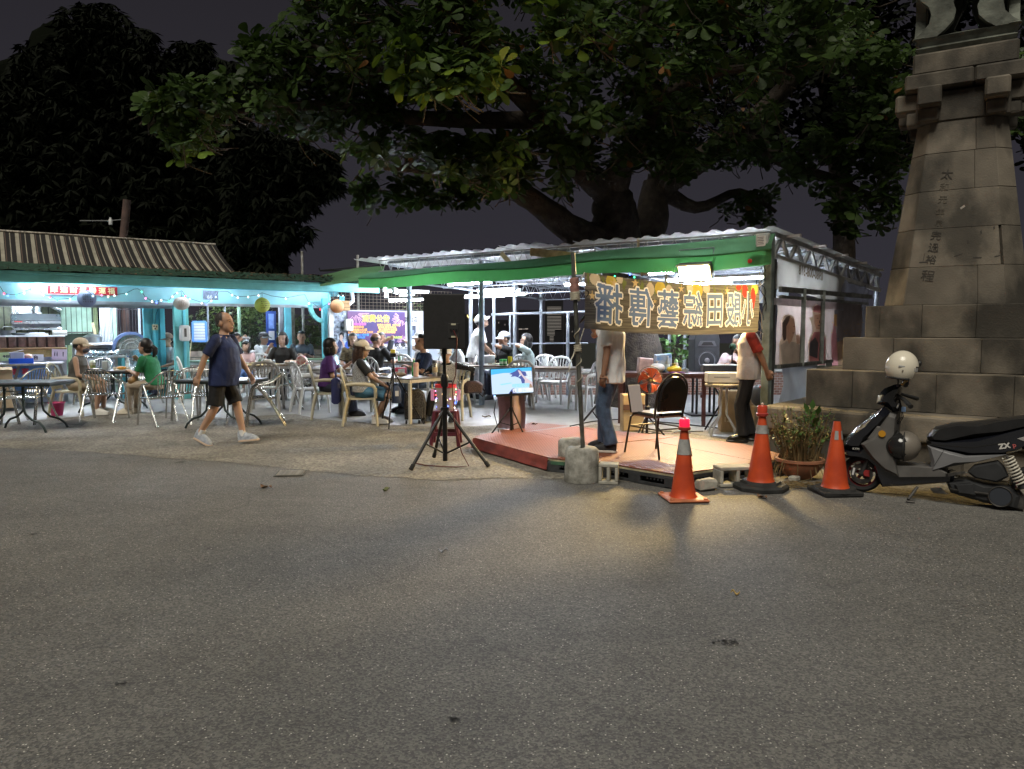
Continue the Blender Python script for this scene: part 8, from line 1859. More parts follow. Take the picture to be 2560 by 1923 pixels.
# plant pot
p = at(2020,1208); t = thing('potted_plant','terracotta bowl with a half dried shrub below the monument','plant',(p.x,p.y+.22,.005))
TER = mat('terracotta',(.30,.13,.07),.75,ns=6,na=.3)
MB().lathe([(.001,0),(.10,0),(.16,.05),(.215,.13),(.225,.17),(.24,.18),(.24,.205),(.21,.205),(.20,.16),(.001,.15)],28).build('pot',TER,t,smooth=40)
DRY = mat('dry_stem',(.17,.12,.05),.85,ns=9,na=.4); DRYL = mat('dry_leaf_small',(.20,.15,.05),.8,ns=9,na=.4); FRL = mat('pot_leaf',(.055,.12,.025),.5,ns=5,na=.4)
sb, lb, gb_ = MB(), MB(), MB()
for k in range(120):
    a = rng.uniform(0,6.28); r_ = rng.uniform(.02,.16); h = rng.uniform(.2,.58); q = V((math.cos(a)*r_*2.0,math.sin(a)*r_*2.0,.15+h)); b0 = V((math.cos(a)*r_,math.sin(a)*r_,.15)); mid = b0.lerp(q,.5)+V((rng.uniform(-.04,.04),rng.uniform(-.04,.04),.03)); sb.tube([b0,mid,q],[.005,.004,.002],4,cap=False)
    for j in range(9):
        w = mid.lerp(q,rng.random()); d_ = V((rng.uniform(-1,1),rng.uniform(-1,1),rng.uniform(-.6,.8))).normalized()*rng.uniform(.03,.06); s2 = d_.cross(V((0,0,1))).normalized()*.010; (gb_ if h>.22 and rng.random()<.72 else lb).add([w,w+d_*.5+s2,w+d_,w+d_*.5-s2],[(0,1,2,3)])
    if k%2==0:
        e = V((math.cos(a)*.26,math.sin(a)*.24,rng.uniform(.02,.16))); sb.tube([b0+V((0,0,.06)),b0.lerp(e,.7)+V((0,0,.12)),e],.003,4,cap=False)
for k in range(9):
    w = V((.10+rng.uniform(-.03,.05),rng.uniform(-.1,.1),.5+k*.022)); d_ = V((rng.uniform(-.5,.6),rng.uniform(-.8,.3),rng.uniform(.3,1))).normalized()*.13; s2 = d_.cross(V((0,1,.3))).normalized()*.032; gb_.add([w,w+d_*.5+s2,w+d_,w+d_*.5-s2],[(0,1,2,3)])
sb.build('stem',DRY,t)['kind'] = 'stuff'; lb.build('dry_foliage',DRYL,t)['kind'] = 'stuff'; gb_.build('green_foliage',FRL,t)['kind'] = 'stuff'
hb_ = MB(); p2 = at(2010,1218)
for k in range(170):
    a = rng.uniform(0,6.28); q = V((p2.x+rng.gauss(0,.13),p2.y+rng.gauss(0,.08),.012+rng.random()*.03)); hb_.tube([q,q+V((math.cos(a),math.sin(a),rng.uniform(-.1,.25)))*.07],.0025,4,cap=False)
o = hb_.build('dry_grass',DRY); o['kind'] = 'stuff'; o['label'] = 'scattered dry straw in front of the plant pot'
# banquet chair with a white board on it
p = at(1632,1140,ZP+.01); t = thing('banquet_chair','black padded banquet chair on the red platform','chair',(p.x+.06,p.y+.10,ZP+.016),R(30))
TB = mat('bronze_tube',(.05,.04,.028),.35,.6); PAD = mat('black_vinyl',(.012,.010,.010),.3,ns=7,na=.2)
MB().box((0,.0,.44),(.40,.40,.05),b=.022).build('seat',PAD,t,smooth=40)
def bk(a,b):
    an = a*6.283; return None
ov =[(-.165,.50),(.165,.50),(.182,.60)]+[(math.cos(R(15*i))*.182,.695+math.sin(R(15*i))*.185)for i in range(13)]+[(-.182,.60)]
Mb = Matrix.Translation((0,-.20,0))@Matrix.Rotation(R(10),4,'X')
MB(Matrix.Translation((0,-.09,0))@Matrix.Rotation(R(12),4,'X')).prism(ov,-.03,.02,b_in=.014).build('backrest',PAD,t,smooth=40)
MB(Matrix.Translation((0,-.09,0))@Matrix.Rotation(R(12),4,'X')).tube([(-.19,0,.42),(-.205,0,.66)]+[(math.cos(R(180-15*i))*.205,0,.695+math.sin(R(180-15*i))*.21)for i in range(1,12)]+[(.205,0,.68),(.19,0,.42)],.013,8).build('back_frame',TB,t,smooth=60)
for sx_ in(-1,1):
    MB().tube([(sx_*.185,.17,.43),(sx_*.20,.20,.40),(sx_*.225,.27,0)],.012,8).build('leg',TB,t,smooth=60); MB().tube([(sx_*.185,-.18,.44),(sx_*.20,-.21,.40),(sx_*.225,-.30,0)],.012,8).build('leg',TB,t,smooth=60)
    for z in(.30,): MB().tube([(sx_*.205,.22,z),(sx_*.205,-.23,z)],.008,6).build('stretcher',TB,t)
for y in(.225,-.235): MB().tube([(-.205,y,.30),(.205,y,.30)],.008,6).build('stretcher',TB,t)
t2 = thing('song_board','flat white boards leaning on the banquet chair','board',(p.x-.02,p.y+.12,ZP+.016+.47),R(30));
for k,(dx,h)in enumerate(((-.13,.30),)): MB(Matrix.Rotation(R(-14),4,'X')).box((dx,.05+.02*k,h/2),(.17,.012,h),b=.003).build('board',mat('board_pale',(.50,.44,.42),.6),t2); MB(Matrix.Rotation(R(-14),4,'X')).box((dx-.085,.05+.02*k,h/2),(.008,.016,h)).build('board_edge',BLKM,t2)
# orange fan
p = standat(1620,9.9); t = thing('pedestal_fan','orange bladed pedestal fan behind the banquet chair','fan',p,R(12)); fz = atY(1620,950,9.9).z-p.z; ORB = mat('fan_orange',(.58,.10,.03),.35,ns=5,na=.15)
MB().tube([(0,.04,.10),(0,.04,fz-.05)],.018,8).build('pole',BLKM,t,smooth=60); MB().box((0,.04,.40),(.06,.06,.14),b=.01).build('clamp',BLKM,t)
for dx, dy in((-.26,-.14),(.24,-.16),(.0,.26)): MB().tube([(0,.04,.34),(dx,dy,.01)],.011,6).build('leg',BLKM,t,smooth=60)
MB().lathe([(.001,.0),(.045,.0),(.055,.03),(.05,.16),(.001,.18)],16,c=(0,-.03,fz),M=Matrix.Rotation(R(-90),4,'X')).build('motor',mat('fan_motor',(.30,.10,.05),.4),t,smooth=50); MB().lathe([(.001,.0),(.035,.0),(.04,.03)],14,c=(0,-.075,fz),M=Matrix.Rotation(R(-90),4,'X')).build('hub',mat('fan_hub',(.10,.05,.03),.3),t,smooth=50); MB().lathe([(.001,0),(.016,.0),(.018,.01)],12,c=(0,-.083,fz),M=Matrix.Rotation(R(-90),4,'X')).build('hub_badge',mat('fan_badge',(.62,.50,.14),.4),t)
for k in range(5):
    def bl(a,b,k=k):
        an = R(72*k)+(a-.5)*(.55+.6*b)+.3*b; r_ = .03+.135*b; return(math.cos(an)*r_,-.05+.05*(a-.5),fz+math.sin(an)*r_)
    MB().slab(bl,6,6,(0,.004,0)).build('blade',ORB,t,smooth=60)
gd = mat('fan_guard',(.10,.09,.08),.4,.4)
MB().tube([(math.cos(q)*.185,-.04,fz+math.sin(q)*.185)for q in[6.283*i/32 for i in range(32)]],.005,6,closed=True).build('guard_ring',gd,t,smooth=60)
for k in range(16): q = 6.283*k/16; MB().tube([(math.cos(q)*.03,-.10,fz+math.sin(q)*.03),(math.cos(q)*.12,-.095,fz+math.sin(q)*.12),(math.cos(q)*.185,-.04,fz+math.sin(q)*.185)],.0022,4,cap=False).build('guard_wire',gd,t)
# bags and bottles on the dark table
def dtp(px,dy=0.0,Y=11.55): x = gx(px,Y); return V((x,Y+dy,gz(11.75)+.009+.802))
def sack(name,label,p,r_,m,k=0):
    mb = MB().ball((0,0,r_[2]*.95),r_,16,12); mb.v =[tuple(V(v)*(1+.12*noise.noise(V(v)*16+V((k,0,0)))+.06*noise.noise(V(v)*38)))for v in mb.v]; t = thing(name,label,'bag',p); mb.build('body',m,t,smooth=60); MB().lathe([(r_[0]*.35,r_[2]*1.75),(r_[0]*.12,r_[2]*2.05),(r_[0]*.3,r_[2]*2.4)],10,cap=False).build('knot',m,t,smooth=50); return t
sack('yellow_bag','yellow plastic bag on the dark red table',dtp(1684),(.115,.09,.06),mat('bag_yellow',(.70,.50,.04),.4)); sack('white_bag','white plastic carrier bag on the dark red table',dtp(1643,.1),(.13,.09,.075),mat('bag_white',(.66,.64,.64),.4),4)
small('pink_tote','pale pink printed tote on the dark red table','bag',dtp(1615,.15),.1,[('bag',MB().prism([(-.13,0),(.13,0),(.12,.22),(-.11,.24)],-.06,.06,b_in=.02),mat('tote_pink',(.58,.42,.42),.6,ns=9,na=.3))]); small('blue_bag','blue and white printed bag at the back of the dark red table','bag',dtp(1662,.22),0,[('bag',MB().prism([(-.14,0),(.14,0),(.13,.30),(-.13,.28)],-.06,.06,b_in=.02),mat('bag_blue',(.12,.28,.60),.5,ns=9,na=.7,col2=(.55,.62,.70)))])
bottle('clear water bottle behind the yellow bag',dtp(1672,.15),CLR,.26,.034,mat('cap_white',(.7,.7,.7),.4)); small('lotion_bottle','white bottle with a green cap on the dark red table','bottle',dtp(1692,.12),0,[('body',MB().lathe([(.001,0),(.037,0),(.037,.13),(.03,.16),(.001,.17)],14),mat('lotion',(.66,.52,.46),.4)),('cap',MB().lathe([(.03,.155),(.028,.19),(.015,.21),(.001,.21)],14),mat('cap_lime',(.35,.55,.25),.4))])
small('clear_tub','clear plastic tub at the right end of the dark red table','tub',dtp(1712,.1),0,[('tub',MB().lathe([(.001,0),(.06,0),(.075,.06),(.001,.06)],16),CLR)]); small('purple_cloth','purple cloth under the yellow bag','cloth',dtp(1686,-.08),0,[('cloth',MB().ball((0,0,.012),(.13,.05,.014),14,6),mat('purple_cloth',(.12,.03,.12),.8))])
small('paper_carrier','brown paper carrier on the floor behind the singer','bag',standat(1580,10.9),R(8),[('bag',MB().prism([(-.16,0),(.16,0),(.17,.55),(-.17,.55)],-.09,.09,b_in=.02),mat('kraft',(.42,.31,.18),.75,ns=6,na=.2)),('belt',MB().box((0,-.1,.36),(.33,.02,.08)),mat('kraft_band',(.10,.05,.04),.7))])
# tall stage speaker on a stand
p = standat(1758,12.6); t = thing('stage_speaker','tall grey black stage speaker with a round cone on a stand','loudspeaker',p,R(4)); z0 = atY(1758,930,12.6).z-p.z
SPK = mat('speaker_grey',(.035,.037,.042),.55,ns=9,na=.2)
MB().prism([(-.215,0),(.215,0),(.22,.55),(.19,.66),(-.19,.66),(-.22,.55)],-.14,.20,b_in=.015).build('cabinet',SPK,t,loc=(0,0,z0)); MB().lathe([(.14,0),(.16,-.012),(.165,.0)],28,c=(0,-.145,z0+.20),M=Matrix.Rotation(R(90),4,'X'),cap=False).build('cone_ring',mat('ring_grey',(.14,.14,.15),.5),t,smooth=50); MB().lathe([(.145,.0),(.06,-.05),(.001,-.045)],28,c=(0,-.15,z0+.20),M=Matrix.Rotation(R(90),4,'X'),cap=False).build('woofer',mat('woofer',(.16,.17,.19),.5),t,smooth=60); MB().ball((0,-.15,z0+.20),(.045,.03,.045),12,8).build('dust_cap',mat('dust_cap',(.24,.24,.25),.4),t,smooth=60)
MB().prism([(-.16,.44),(.16,.44),(.12,.53),(-.12,.53)],-.150,-.13).build('horn',mat('horn',(.09,.09,.10),.4),t,loc=(0,0,z0)); MB().prism([(-.11,.455),(.11,.455),(.07,.51),(-.07,.51)],-.156,-.149).build('horn_throat',mat('horn_dark',(.015,.015,.015),.5),t,loc=(0,0,z0)); MB().tube([(-.1,0,z0+.66),(-.08,0,z0+.70),(.08,0,z0+.70),(.1,0,z0+.66)],.012,6).build('handle',SPK,t)
for dx in(-.15,.15): MB().tube([(dx,-.1,.03),(dx,-.1,z0)],.02,8).build('stand_leg',BLKM,t); MB().tube([(dx,.12,.03),(dx,.12,z0)],.02,8).build('stand_leg',BLKM,t)
MB().box((0,0,.015),(.55,.42,.03),b=.008).build('stand_base',BLKM,t)
# keyboard, amplifier on a round stool, carton, stool legs
p = standat(1805,11.0); zk = atY(1790,930,11.0).z; t = thing('keyboard','black electronic keyboard beside the stage speaker','keyboard',(p.x,11.0,zk),R(-4))
MB().box((0,0,.05),(.62,.24,.10),b=.01).build('case',mat('key_case',(.02,.022,.03),.4),t); MB().box((-.02,-.06,.105),(.56,.12,.012)).build('keys',mat('key_white',(.55,.55,.55),.4),t); MB().box((-.02,.07,.104),(.5,.07,.008)).build('panel',mat('key_panel',(.05,.05,.06),.4),t); lettering('KEYS',.04,mat('key_text',(.6,.6,.6),.5),t,(-.24,-.123,.06),(R(90),0,0),.001,.0005)if False else None
for dx in(-.25,.25): MB().tube([(dx,0,0),(-dx,0,-zk+p.z)],.014,6).build('stand_leg',BLKM,t)
p = standat(1808,10.4); za = atY(1805,958,10.4).z; t = thing('round_stool','round rattan edged stool with splayed metal legs','stool',(p.x,10.4,p.z)); hz_ = za-p.z
MB().lathe([(.001,hz_-.05),(.25,hz_-.05),(.265,hz_-.03),(.265,hz_-.012),(.25,hz_),(.001,hz_)],28).build('top',mat('rattan',(.32,.28,.22),.7,ns=60,na=.5),t,smooth=40)
for k in range(4): a = R(35+90*k); MB().tube([(math.cos(a)*.05,math.sin(a)*.05,hz_-.05),(math.cos(a)*.06,math.sin(a)*.06,.30),(math.cos(a)*.24,math.sin(a)*.24,.08),(math.cos(a)*.25,math.sin(a)*.25,0)],.014,8).build('leg',ALU,t,smooth=60)
t = thing('amplifier','cream coloured amplifier box on the round stool','amplifier',(p.x,10.4,za+.002),R(-4)); MB().box((0,0,.08),(.50,.28,.14),b=.008).build('case',mat('amp_cream',(.52,.50,.44),.5,ns=4,na=.08),t); MB().box((-.06,-.142,.09),(.22,.004,.012)).build('vent',mat('amp_vent',(.18,.17,.15),.6),t)
for dx in(-.2,.2): MB().box((dx,0,.006),(.04,.2,.012)).build('foot',BLKM,t)
MB().lathe([(.001,0),(.045,0),(.05,.02)],16,c=(.20,-.16,.09),M=Matrix.Rotation(R(-90),4,'X')).build('dial',mat('amp_lens',(.35,.33,.55),.2),t,smooth=50)
p = standat(1838,10.9); t = thing('big_carton','brown cardboard carton behind the standing man\'s legs','carton',p,R(-6)); MB().box((0,0,.30),(.46,.3,.60),b=.006).build('box',CARD,t); lettering('12',.10,mat('carton_ink',(.62,.56,.44),.7),t,(-.15,-.154,.18),(R(90),0,0),.004)
p = standat(1896,10.6); t = thing('grey_backpack','grey backpack with a red tag behind the corner post','bag',(p.x,p.y,p.z)); MB().ball((0,0,.55),(.13,.10,.16),14,10).build('body',mat('pack_dark',(.06,.065,.075),.6),t,smooth=60); MB().box((.02,-.07,.68),(.08,.06,.04),b=.01).build('red_tag',mat('tag_red',(.42,.05,.06),.5),t); MB().box((0,0,.2),(.2,.16,.4),b=.01).build('crate',CARD,t)
# drum pad and microphone with a green foam
p = standat(1816,11.6); small('foam_microphone','green foam microphone on a short stand above the keyboard','microphone',(p.x-.02,11.3,zk+.12),0,[('stand',MB().tube([(0,0,0),(0,0,.22)],.012,6),BLKM),('foam',MB().ball((0,-.02,.25),(.055,.055,.05),12,8),mat('foam_green',(.03,.07,.04),.9)),('clip',MB().tube([(.02,-.02,.25),(.14,-.06,.12)],.012,6),WOODY)])
small('orange_drum','orange edged drum behind the keyboard','drum',(gx(1822,12.0),12.0,.82),0,[('shell',MB().lathe([(.001,0),(.2,0),(.2,.12),(.001,.12)],22),mat('drum_orange',(.60,.22,.08),.4)),('head',MB().lathe([(.001,.122),(.19,.122)],22),mat('drum_head',(.60,.50,.48),.5)),('leg',MB().tube([(0,0,-.72),(0,0,0)],.02,6),BLKM)])
for k in range(4):
    a = standat(1560+40*k,10.6); cable('floor_cable',['cable snaking under the singer','cable across the floor behind the singer','dark red cable near the fan','cable under the round stool'][k],wav(a+V((-.4,-.1,.006)),a+V((.5,.2*(k%2),.006)),16,.18,k+20),.007,[BLACKC,BLACKC,REDC,BLACKC][k])
for q in bpy.data.objects:
    if q.name.startswith('floor_cable'):
        for v in q.data.vertices: v.co.z = max(.012,min(.03,v.co.z))
cable('long_cable','long black cable running along the floor behind the platform',[V((p_.x,p_.y,p_.z+.016))for p_ in(at(1425,1068),at(1480,1056),at(1560,1050),at(1700,1062),at(1840,1078))],.008,BLACKC)
t = thing('mic_stand','black microphone boom stand base left of the singer','stand',standat(1478,11.2)); MB().tube([(.25,0,.55),(-.18,0,.03)],.016,8).build('leg',BLKM,t); MB().tube([(.02,.0,.25),(.10,.0,.14)],.010,6).build('brace',BLKM,t); MB().tube([(.25,0,0),(.25,0,1.3)],.016,8).build('pole',GALV,t)
# ======= motor scooter
SO = at(2165,1231); SE = V((.84,-.54,0)).normalized(); SNN = V((SE.y,-SE.x,0))  # length axis, side facing the road
if SNN.y>0: SNN = -SNN
def sz(x,y):
    p = onpl(2060+x/3.778,860+y/3.778,SO,SE); return((p-SO).dot(SE),p.z)
scoot = thing('motor_scooter','black and silver motor scooter parked against the monument','scooter',(SO.x,SO.y,.004),ang(SE))
GB = mat('scooter_black',(.010,.011,.016),.16,coat=.6,ns=3,na=.2); GS = mat('scooter_silver',(.25,.25,.26),.32,.35,ns=4,na=.12); GG = mat('scooter_grey',(.105,.10,.095),.6,ns=6,na=.2); RUB = mat('tyre',(.016,.016,.016),.85,ns=20,na=.3); DKP_ = mat('scooter_plastic',(.028,.029,.031),.55,ns=7,na=.25); ENG = mat('engine_metal',(.085,.08,.075),.5,.5,ns=14,na=.5); VIN = mat('seat_vinyl',(.016,.016,.017),.42,ns=9,na=.2)
def puff(pts,w0,w1,m,name,b=.03,parent=scoot):
    """side outline with real width; w0..w1 across, edges rounded"""
    return MB().prism([sz(*q)for q in pts],w0,w1,'y',b_in=b).build(name,m,parent,smooth=35)
puff([(175,965),(205,900),(250,840),(320,780),(400,720),(500,640),(575,588),(640,640),(600,700),(540,790),(470,880),(385,935),(330,1010),(230,1000)],-.15,.15,GB,'front_fairing',.07)
puff([(250,850),(400,725),(505,645),(570,600),(600,640),(470,740),(330,850)],-.055,.055,mat('highlight_gold',(.30,.24,.15),.25,.3),'nose_highlight',.02)  # gold highlight on the black nose, laid on as a coloured piece
puff([(430,880),(520,765),(590,770),(530,850),(470,900)],-.165,-.13,GG,'side_vent',.01)
puff([(180,985),(330,1000),(385,935),(420,1010),(520,1120),(700,1232),(1160,1232),(1240,1215),(1230,1290),(900,1318),(560,1335),(515,1255),(470,1140),(400,1060),(330,1040),(220,1030)],-.13,.13,GB,'lower_body',.03)
puff([(370,930),(480,860),(640,640),(700,660),(700,800),(660,900),(700,1120),(720,1230),(600,1180),(480,1080),(410,990)],-.185,.185,GG,'leg_shield',.03)
puff([(690,1130),(1090,1150),(1170,1200),(1160,1232),(715,1236)],-.16,.16,GG,'footboard',.012)
puff([(505,560),(520,480),(580,420),(680,380),(745,380),(735,450),(705,540),(745,630),(660,640),(590,590)],-.12,.12,GB,'headlamp_cowl',.05)
puff([(503,558),(520,482),(558,452),(640,462),(590,528),(548,572)],-.105,.105,mat('headlamp_lens',(.52,.47,.36),.1,spec=.8),'headlamp',.035)
puff([(640,760),(690,700),(720,760),(700,880),(640,960),(560,930)],-.10,.10,GG,'inner_panel',.03)
c = sz(573,828); MB().lathe([(.001,0),(.028,0),(.030,.012)],16,c=(c[0],-.187,c[1]),M=Matrix.Rotation(R(90),4,'X')).build('reflector',mat('amber',(.50,.24,.02),.25),scoot,smooth=40)
puff([(975,870),(1040,795),(1200,755),(1450,735),(1700,705),(1880,685),(2050,680),(2050,740),(1750,820),(1400,885),(1100,918),(990,905)],-.13,.13,VIN,'seat',.05)
puff([(970,905),(1100,920),(1400,888),(1750,818),(2060,740),(2100,860),(1870,990),(1720,1030),(1350,1042),(1150,990),(990,950)],-.14,.14,GB,'rear_body',.04)
puff([(985,945),(1150,990),(1350,1040),(1720,1028),(1480,1090),(1250,1130),(1100,1160),(1012,1180),(1020,1090)],-.17,.17,GS,'side_panel',.03)
puff([(1360,1190),(1420,1130),(1640,1088),(1700,1140),(1740,1230),(1640,1285),(1420,1240)],-.17,-.05,DKP_,'air_box',.02)
puff([(1160,1290),(1350,1262),(1500,1300),(1760,1330),(1850,1420),(1820,1530),(1500,1475),(1200,1385)],-.15,.10,DKP_,'engine_case',.03)
puff([(1240,1300),(1420,1290),(1440,1400),(1270,1380)],-.18,-.13,DKP_,'fan_cover',.015)
c = sz(1662,1412); MB().lathe([(.001,.02),(.075,.02),(.082,.012),(.085,0)],24,c=(c[0],-.15,c[1]),M=Matrix.Rotation(R(90),4,'X')).build('clutch_cover',mat('clutch',(.035,.04,.05),.4),scoot,smooth=35); MB().lathe([(.078,.020),(.083,.027),(.088,.020)],28,c=(c[0],-.15,c[1]),M=Matrix.Rotation(R(90),4,'X'),cap=False).build('clutch_ring',ENG,scoot,smooth=50)
puff([(1740,1380),(1830,1350),(1900,1440),(1880,1560),(1760,1530)],-.12,.0,ENG,'gear_case',.02); puff([(1900,1040),(2150,1000),(2180,1060),(1960,1120)],-.08,.08,DKP_,'rear_mudguard',.02); puff([(1815,880),(1890,860),(2100,830),(2080,880),(1900,915)],-.145,-.12,mat('rear_lens',(.34,.33,.32),.2),'indicator',.006)
def wheel(c,r_,w,name='wheel',disc=True):
    t_ = MB().lathe([(r_*.70,-w*.8),(r_*.86,-w),(r_*.97,-w*.6),(r_,0),(r_*.97,w*.6),(r_*.86,w),(r_*.70,w*.8)],36,c=(c[0],0,c[1]),M=Matrix.Rotation(R(90),4,'X'),cap=False).build(name,RUB,scoot,smooth=50)
    MB().lathe([(r_*.66,-w*.7),(r_*.72,-w*.75),(r_*.72,w*.75),(r_*.66,w*.7)],36,c=(c[0],0,c[1]),M=Matrix.Rotation(R(90),4,'X'),cap=False).build('rim',mat('rim_red',(.16,.02,.025),.4,.4),t_,smooth=50)
    for k in range(5): a = R(72*k+20); MB().beam((c[0]+math.cos(a)*.02,0,c[1]+math.sin(a)*.02),(c[0]+math.cos(a)*r_*.68,0,c[1]+math.sin(a)*r_*.68),.03,.028,up=(0,1,0)).build('spoke',MATS['rim_red'],t_)
    MB().lathe([(.001,-.04),(.03,-.04),(.03,.04),(.001,.04)],14,c=(c[0],0,c[1]),M=Matrix.Rotation(R(90),4,'X')).build('hub',ENG,t_,smooth=40)
    if disc: MB().lathe([(r_*.30,0),(r_*.55,0),(r_*.55,.004),(r_*.30,.004)],28,c=(c[0],-.045,c[1]),M=Matrix.Rotation(R(90),4,'X'),cap=False).build('brake_disc',ENG,t_)
fw_ = sz(362,1222); fr_ = fw_[1]-.002; wheel(fw_,fr_,.045); rw = sz(1985,1390); wheel((rw[0],.188),.186,.05,disc=False)
for s_ in(-.065,.065): MB().tube([(fw_[0],s_,fw_[1]),(sz(470,980)[0],s_,sz(470,980)[1])],.020,10).build('fork',mat('fork',(.06,.06,.06),.4,.4),scoot,smooth=60)
a = sz(285,1225); b = sz(300,1160); MB().beam((a[0],-.09,a[1]),(b[0],-.09,b[1]),.006,.016).build('fork_sticker',mat('sticker_w',(.6,.6,.6),.4),scoot); puff([(370,1180),(440,1190),(440,1250),(385,1240)],-.08,-.04,mat('caliper',(.30,.03,.03),.4),'caliper',.008)
puff([(200,1040),(260,1010),(400,1040),(480,1120),(500,1200),(470,1180),(400,1090),(300,1050),(215,1075)],-.06,.06,DKP_,'mudguard',.01)
# shock absorber with its coil
s0_, s1_ = sz(1725,1045), sz(1850,1290); A0, A1 = V((s0_[0],-.15,s0_[1])), V((s1_[0],-.15,s1_[1])); ax2 =(A1-A0); e1 = ax2.normalized().orthogonal(); e2 = ax2.normalized().cross(e1)
MB().tube([A0-ax2*.05,A1+ax2*.2],.012,8).build('shock_rod',ENG,scoot,smooth=60); MB().tube([A0+ax2*(i/108)+(e1*math.cos(i*.5236)+e2*math.sin(i*.5236))*.032 for i in range(109)],.0065,6).build('spring',mat('spring_cream',(.55,.52,.44),.4),scoot,smooth=60); MB().tube([A1,A1+ax2*.2],.03,10).build('shock_body',DKP_,scoot,smooth=60)
# bars, mirror, stand
g0, g1 = sz(700,480), sz(850,590); MB().tube([(g0[0]-.0,-.10,g0[1]),((g0[0]+g1[0])/2,-.20,(g0[1]+g1[1])/2+.02),(g1[0],-.32,g1[1]+.02)],[.013,.018,.020],10).build('grip',mat('grip',(.014,.014,.014),.8),scoot,smooth=60); MB().tube([(g0[0],.10,g0[1]),(g1[0],.32,g1[1]+.04)],[.013,.020],10).build('grip',MATS['grip'],scoot,smooth=60); l0 = sz(720,560); MB().tube([(l0[0],-.13,l0[1]),(l0[0]+.0,-.26,l0[1]-.02)],.007,6).build('brake_lever',GS,scoot,smooth=60)
m0_ = sz(710,400); m1_ = sz(790,360); MB().tube([(m0_[0],-.12,m0_[1]),(m0_[0]+.005,-.16,m0_[1]+.12)],.007,6).build('mirror_stalk',DKP_,scoot); MB().ball((m1_[0],-.20,m1_[1]),(.028,.05,.04),12,8).build('mirror',DKP_,scoot,smooth=60); puff([(750,370),(800,320),(825,330),(770,385)],-.25,-.20,mat('mirror_amber',(.42,.28,.10),.3),'mirror_shell',.008)
k0, k1 = sz(890,1335), sz(815,1482); MB().tube([(k0[0],-.12,k0[1]),(k1[0],-.24,.02)],.013,8).build('side_stand',ENG,scoot,smooth=60); MB().box((k1[0]+.02,-.25,.008),(.07,.05,.012),b=.004).build('stand_foot',ENG,scoot)
k2 = sz(1100,1370); puff([(1010,1350),(1110,1340),(1170,1400),(1040,1385)],-.14,-.08,ENG,'foot_peg',.01); puff([(1165,1200),(1335,1178),(1340,1195),(1180,1228)],-.18,-.15,ENG,'passenger_peg',.006)
c = sz(1700,950); lettering('ZX',.058,mat('logo_white',(.62,.60,.56),.4),scoot,(c[0],-.1425,c[1]),(R(90),R(-14),0),.003,.0006); c = sz(1765,938); lettering('p',.05,mat('logo_red',(.42,.10,.10),.4),scoot,(c[0]+.02,-.1425,c[1]),(R(90),R(-14),0),.002,.0006); c = sz(325,975); lettering('KYM',.028,MATS['logo_white'],scoot,(c[0],-.1525,c[1]),(R(90),0,0),0,.0006)
for k_ in range(3): q0, q1, q2 = sz(715,500), sz(735+14*k_,680), sz(640,800+30*k_); MB().tube([(q0[0],-.10+.03*k_,q0[1]),(q1[0],-.14,q1[1]),(q2[0],-.06+.05*k_,q2[1])],.0045,5).build('control_cable',MATS['grip'],scoot,smooth=60)
for a_, b_ in(((1000,930),(1400,960)),((1400,960),(1760,905)),((1140,985),(1050,1130)),((420,1010),(690,1215)),((400,730),(300,905))): p0, p1 = sz(*a_), sz(*b_); w_ = .1435 if a_[0]>900 and a_[0]!=1140 else(.1725 if a_[0]==1140 else(.1325 if a_[0]==420 else .1525)); MB().beam((p0[0],-w_,p0[1]),(p1[0],-w_,p1[1]),.003,.004).build('panel_gap',MATS['grip'],scoot)
q0 = sz(1560,1390); MB().tube([(sz(1200,1345)[0],-.17,sz(1200,1345)[1]),(q0[0],-.165,q0[1])],.010,6).build('kick_lever',ENG,scoot,smooth=60)
sw_ = sz(765,610); MB().box((sw_[0],-.13,sw_[1]),(.035,.01,.045),b=.003).build('blue_sticker',mat('sticker_blue',(.25,.38,.62),.4),scoot)
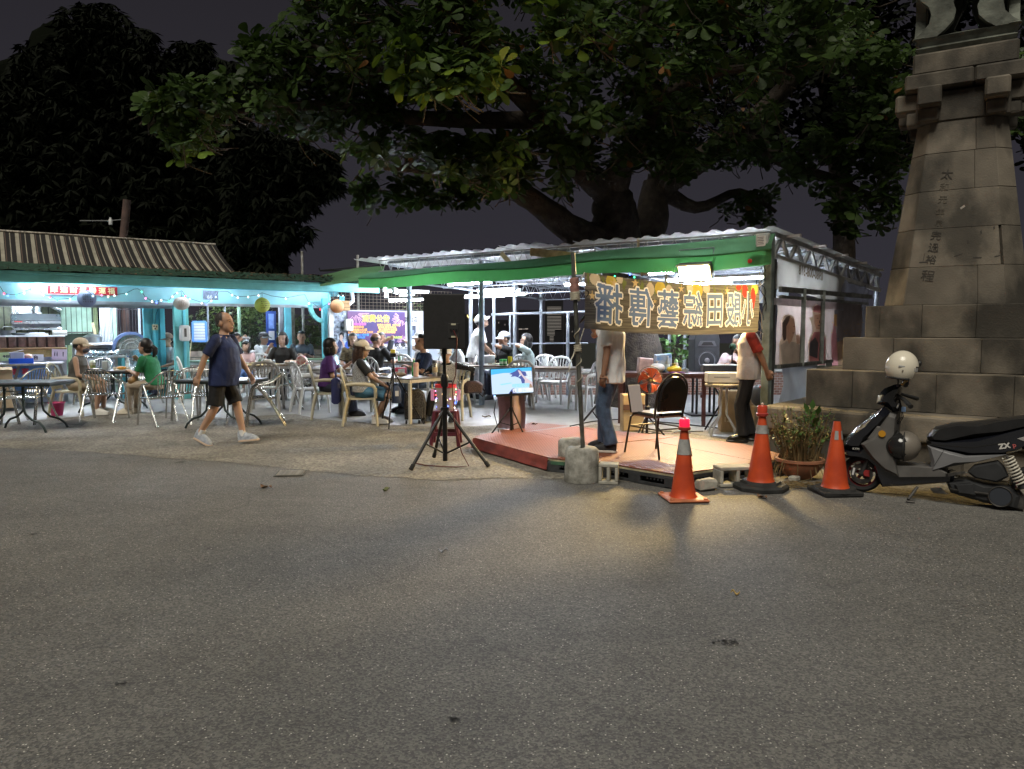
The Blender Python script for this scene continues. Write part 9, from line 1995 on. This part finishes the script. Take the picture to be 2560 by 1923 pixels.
# white helmet hung on the mirror, second helmet on the bag hook
def helmet(label,p,rz,m,r_,visor=False,tilt=0):
    t = thing('helmet',label,'helmet',p,rz,'helmets on the scooter'); T = Matrix.Rotation(R(tilt),4,'Y')
    MB(T).ball((0,0,0),r_,28,20,keep=lambda x,y,z:z>-.62 and not(x>.55 and z<.15)).build('shell',m,t,smooth=60)
    MB(T).ball((0,0,0),tuple(q*.95 for q in r_),24,16,keep=lambda x,y,z:z>-.62 and not(x>.55 and z<.15)).build('lining',mat('helmet_lining',(.015,.014,.014),.9),t,smooth=60)
    rg =[(math.cos(q)*r_[0]*.79,math.sin(q)*r_[1]*.79,-r_[2]*.62)for q in[6.283*i/28 for i in range(28)]if math.cos(q)<.62]; MB(T).tube(rg,.011,6).build('trim',mat('helmet_trim',(.02,.02,.02),.6),t,smooth=60)
    return t, T
HW = mat('helmet_white',(.66,.61,.50),.22,ns=4,na=.05); hc_ = sz(757,215); hp_ = SO+SE*hc_[0]+SNN*.20+V((0,0,hc_[1]))
t, T = helmet('white open face helmet perched on the scooter mirror',hp_,ang(SE)+R(20),HW,(.132,.125,.150),tilt=6)
MB(T).ball((-.03,-.052,.085),(.062,.02,.012),12,6).build('red_vent',mat('vent_red',(.14,.02,.02),.3),t,smooth=60); MB(T).box((-.025,-.118,.012),(.07,.01,.016),b=.003).build('sticker',mat('sticker_grey',(.34,.34,.34),.4),t); MB(T).box((-.02,-.119,-.022),(.022,.008,.014),rz=.7).build('emblem',mat('emblem_grey',(.28,.26,.22),.5),t); MB(T).box((.085,-.085,-.005),(.05,.012,.03),rz=.75).build('sticker',MATS['sticker_grey'],t); MB(T).ball((.125,-.02,.05),(.02,.03,.03),10,6).build('visor_knob',mat('knob_dark',(.02,.02,.02),.4),t,smooth=60)
hc_ = sz(770,950); hp_ = SO+SE*hc_[0]+SNN*.10+V((0,0,hc_[1]))
t, T = helmet('beige helmet with a dark visor hanging on the scooter hook',hp_,ang(SE)+R(0),mat('helmet_beige',(.17,.15,.125),.35,ns=4,na=.1),(.135,.125,.13),tilt=105)
MB().ball((-.035,-.01,.0),(.125,.135,.125),22,14,keep=lambda x,y,z:x<.5).build('visor',mat('visor_dark',(.018,.018,.018),.12,spec=.6),t,smooth=60); MB().tube([(math.cos(q)*.0+.0,math.cos(q)*.134,math.sin(q)*.126)for q in[6.283*i/24 for i in range(24)]],.008,6,closed=True).build('visor_rim',MATS['helmet_trim'],t,smooth=60)
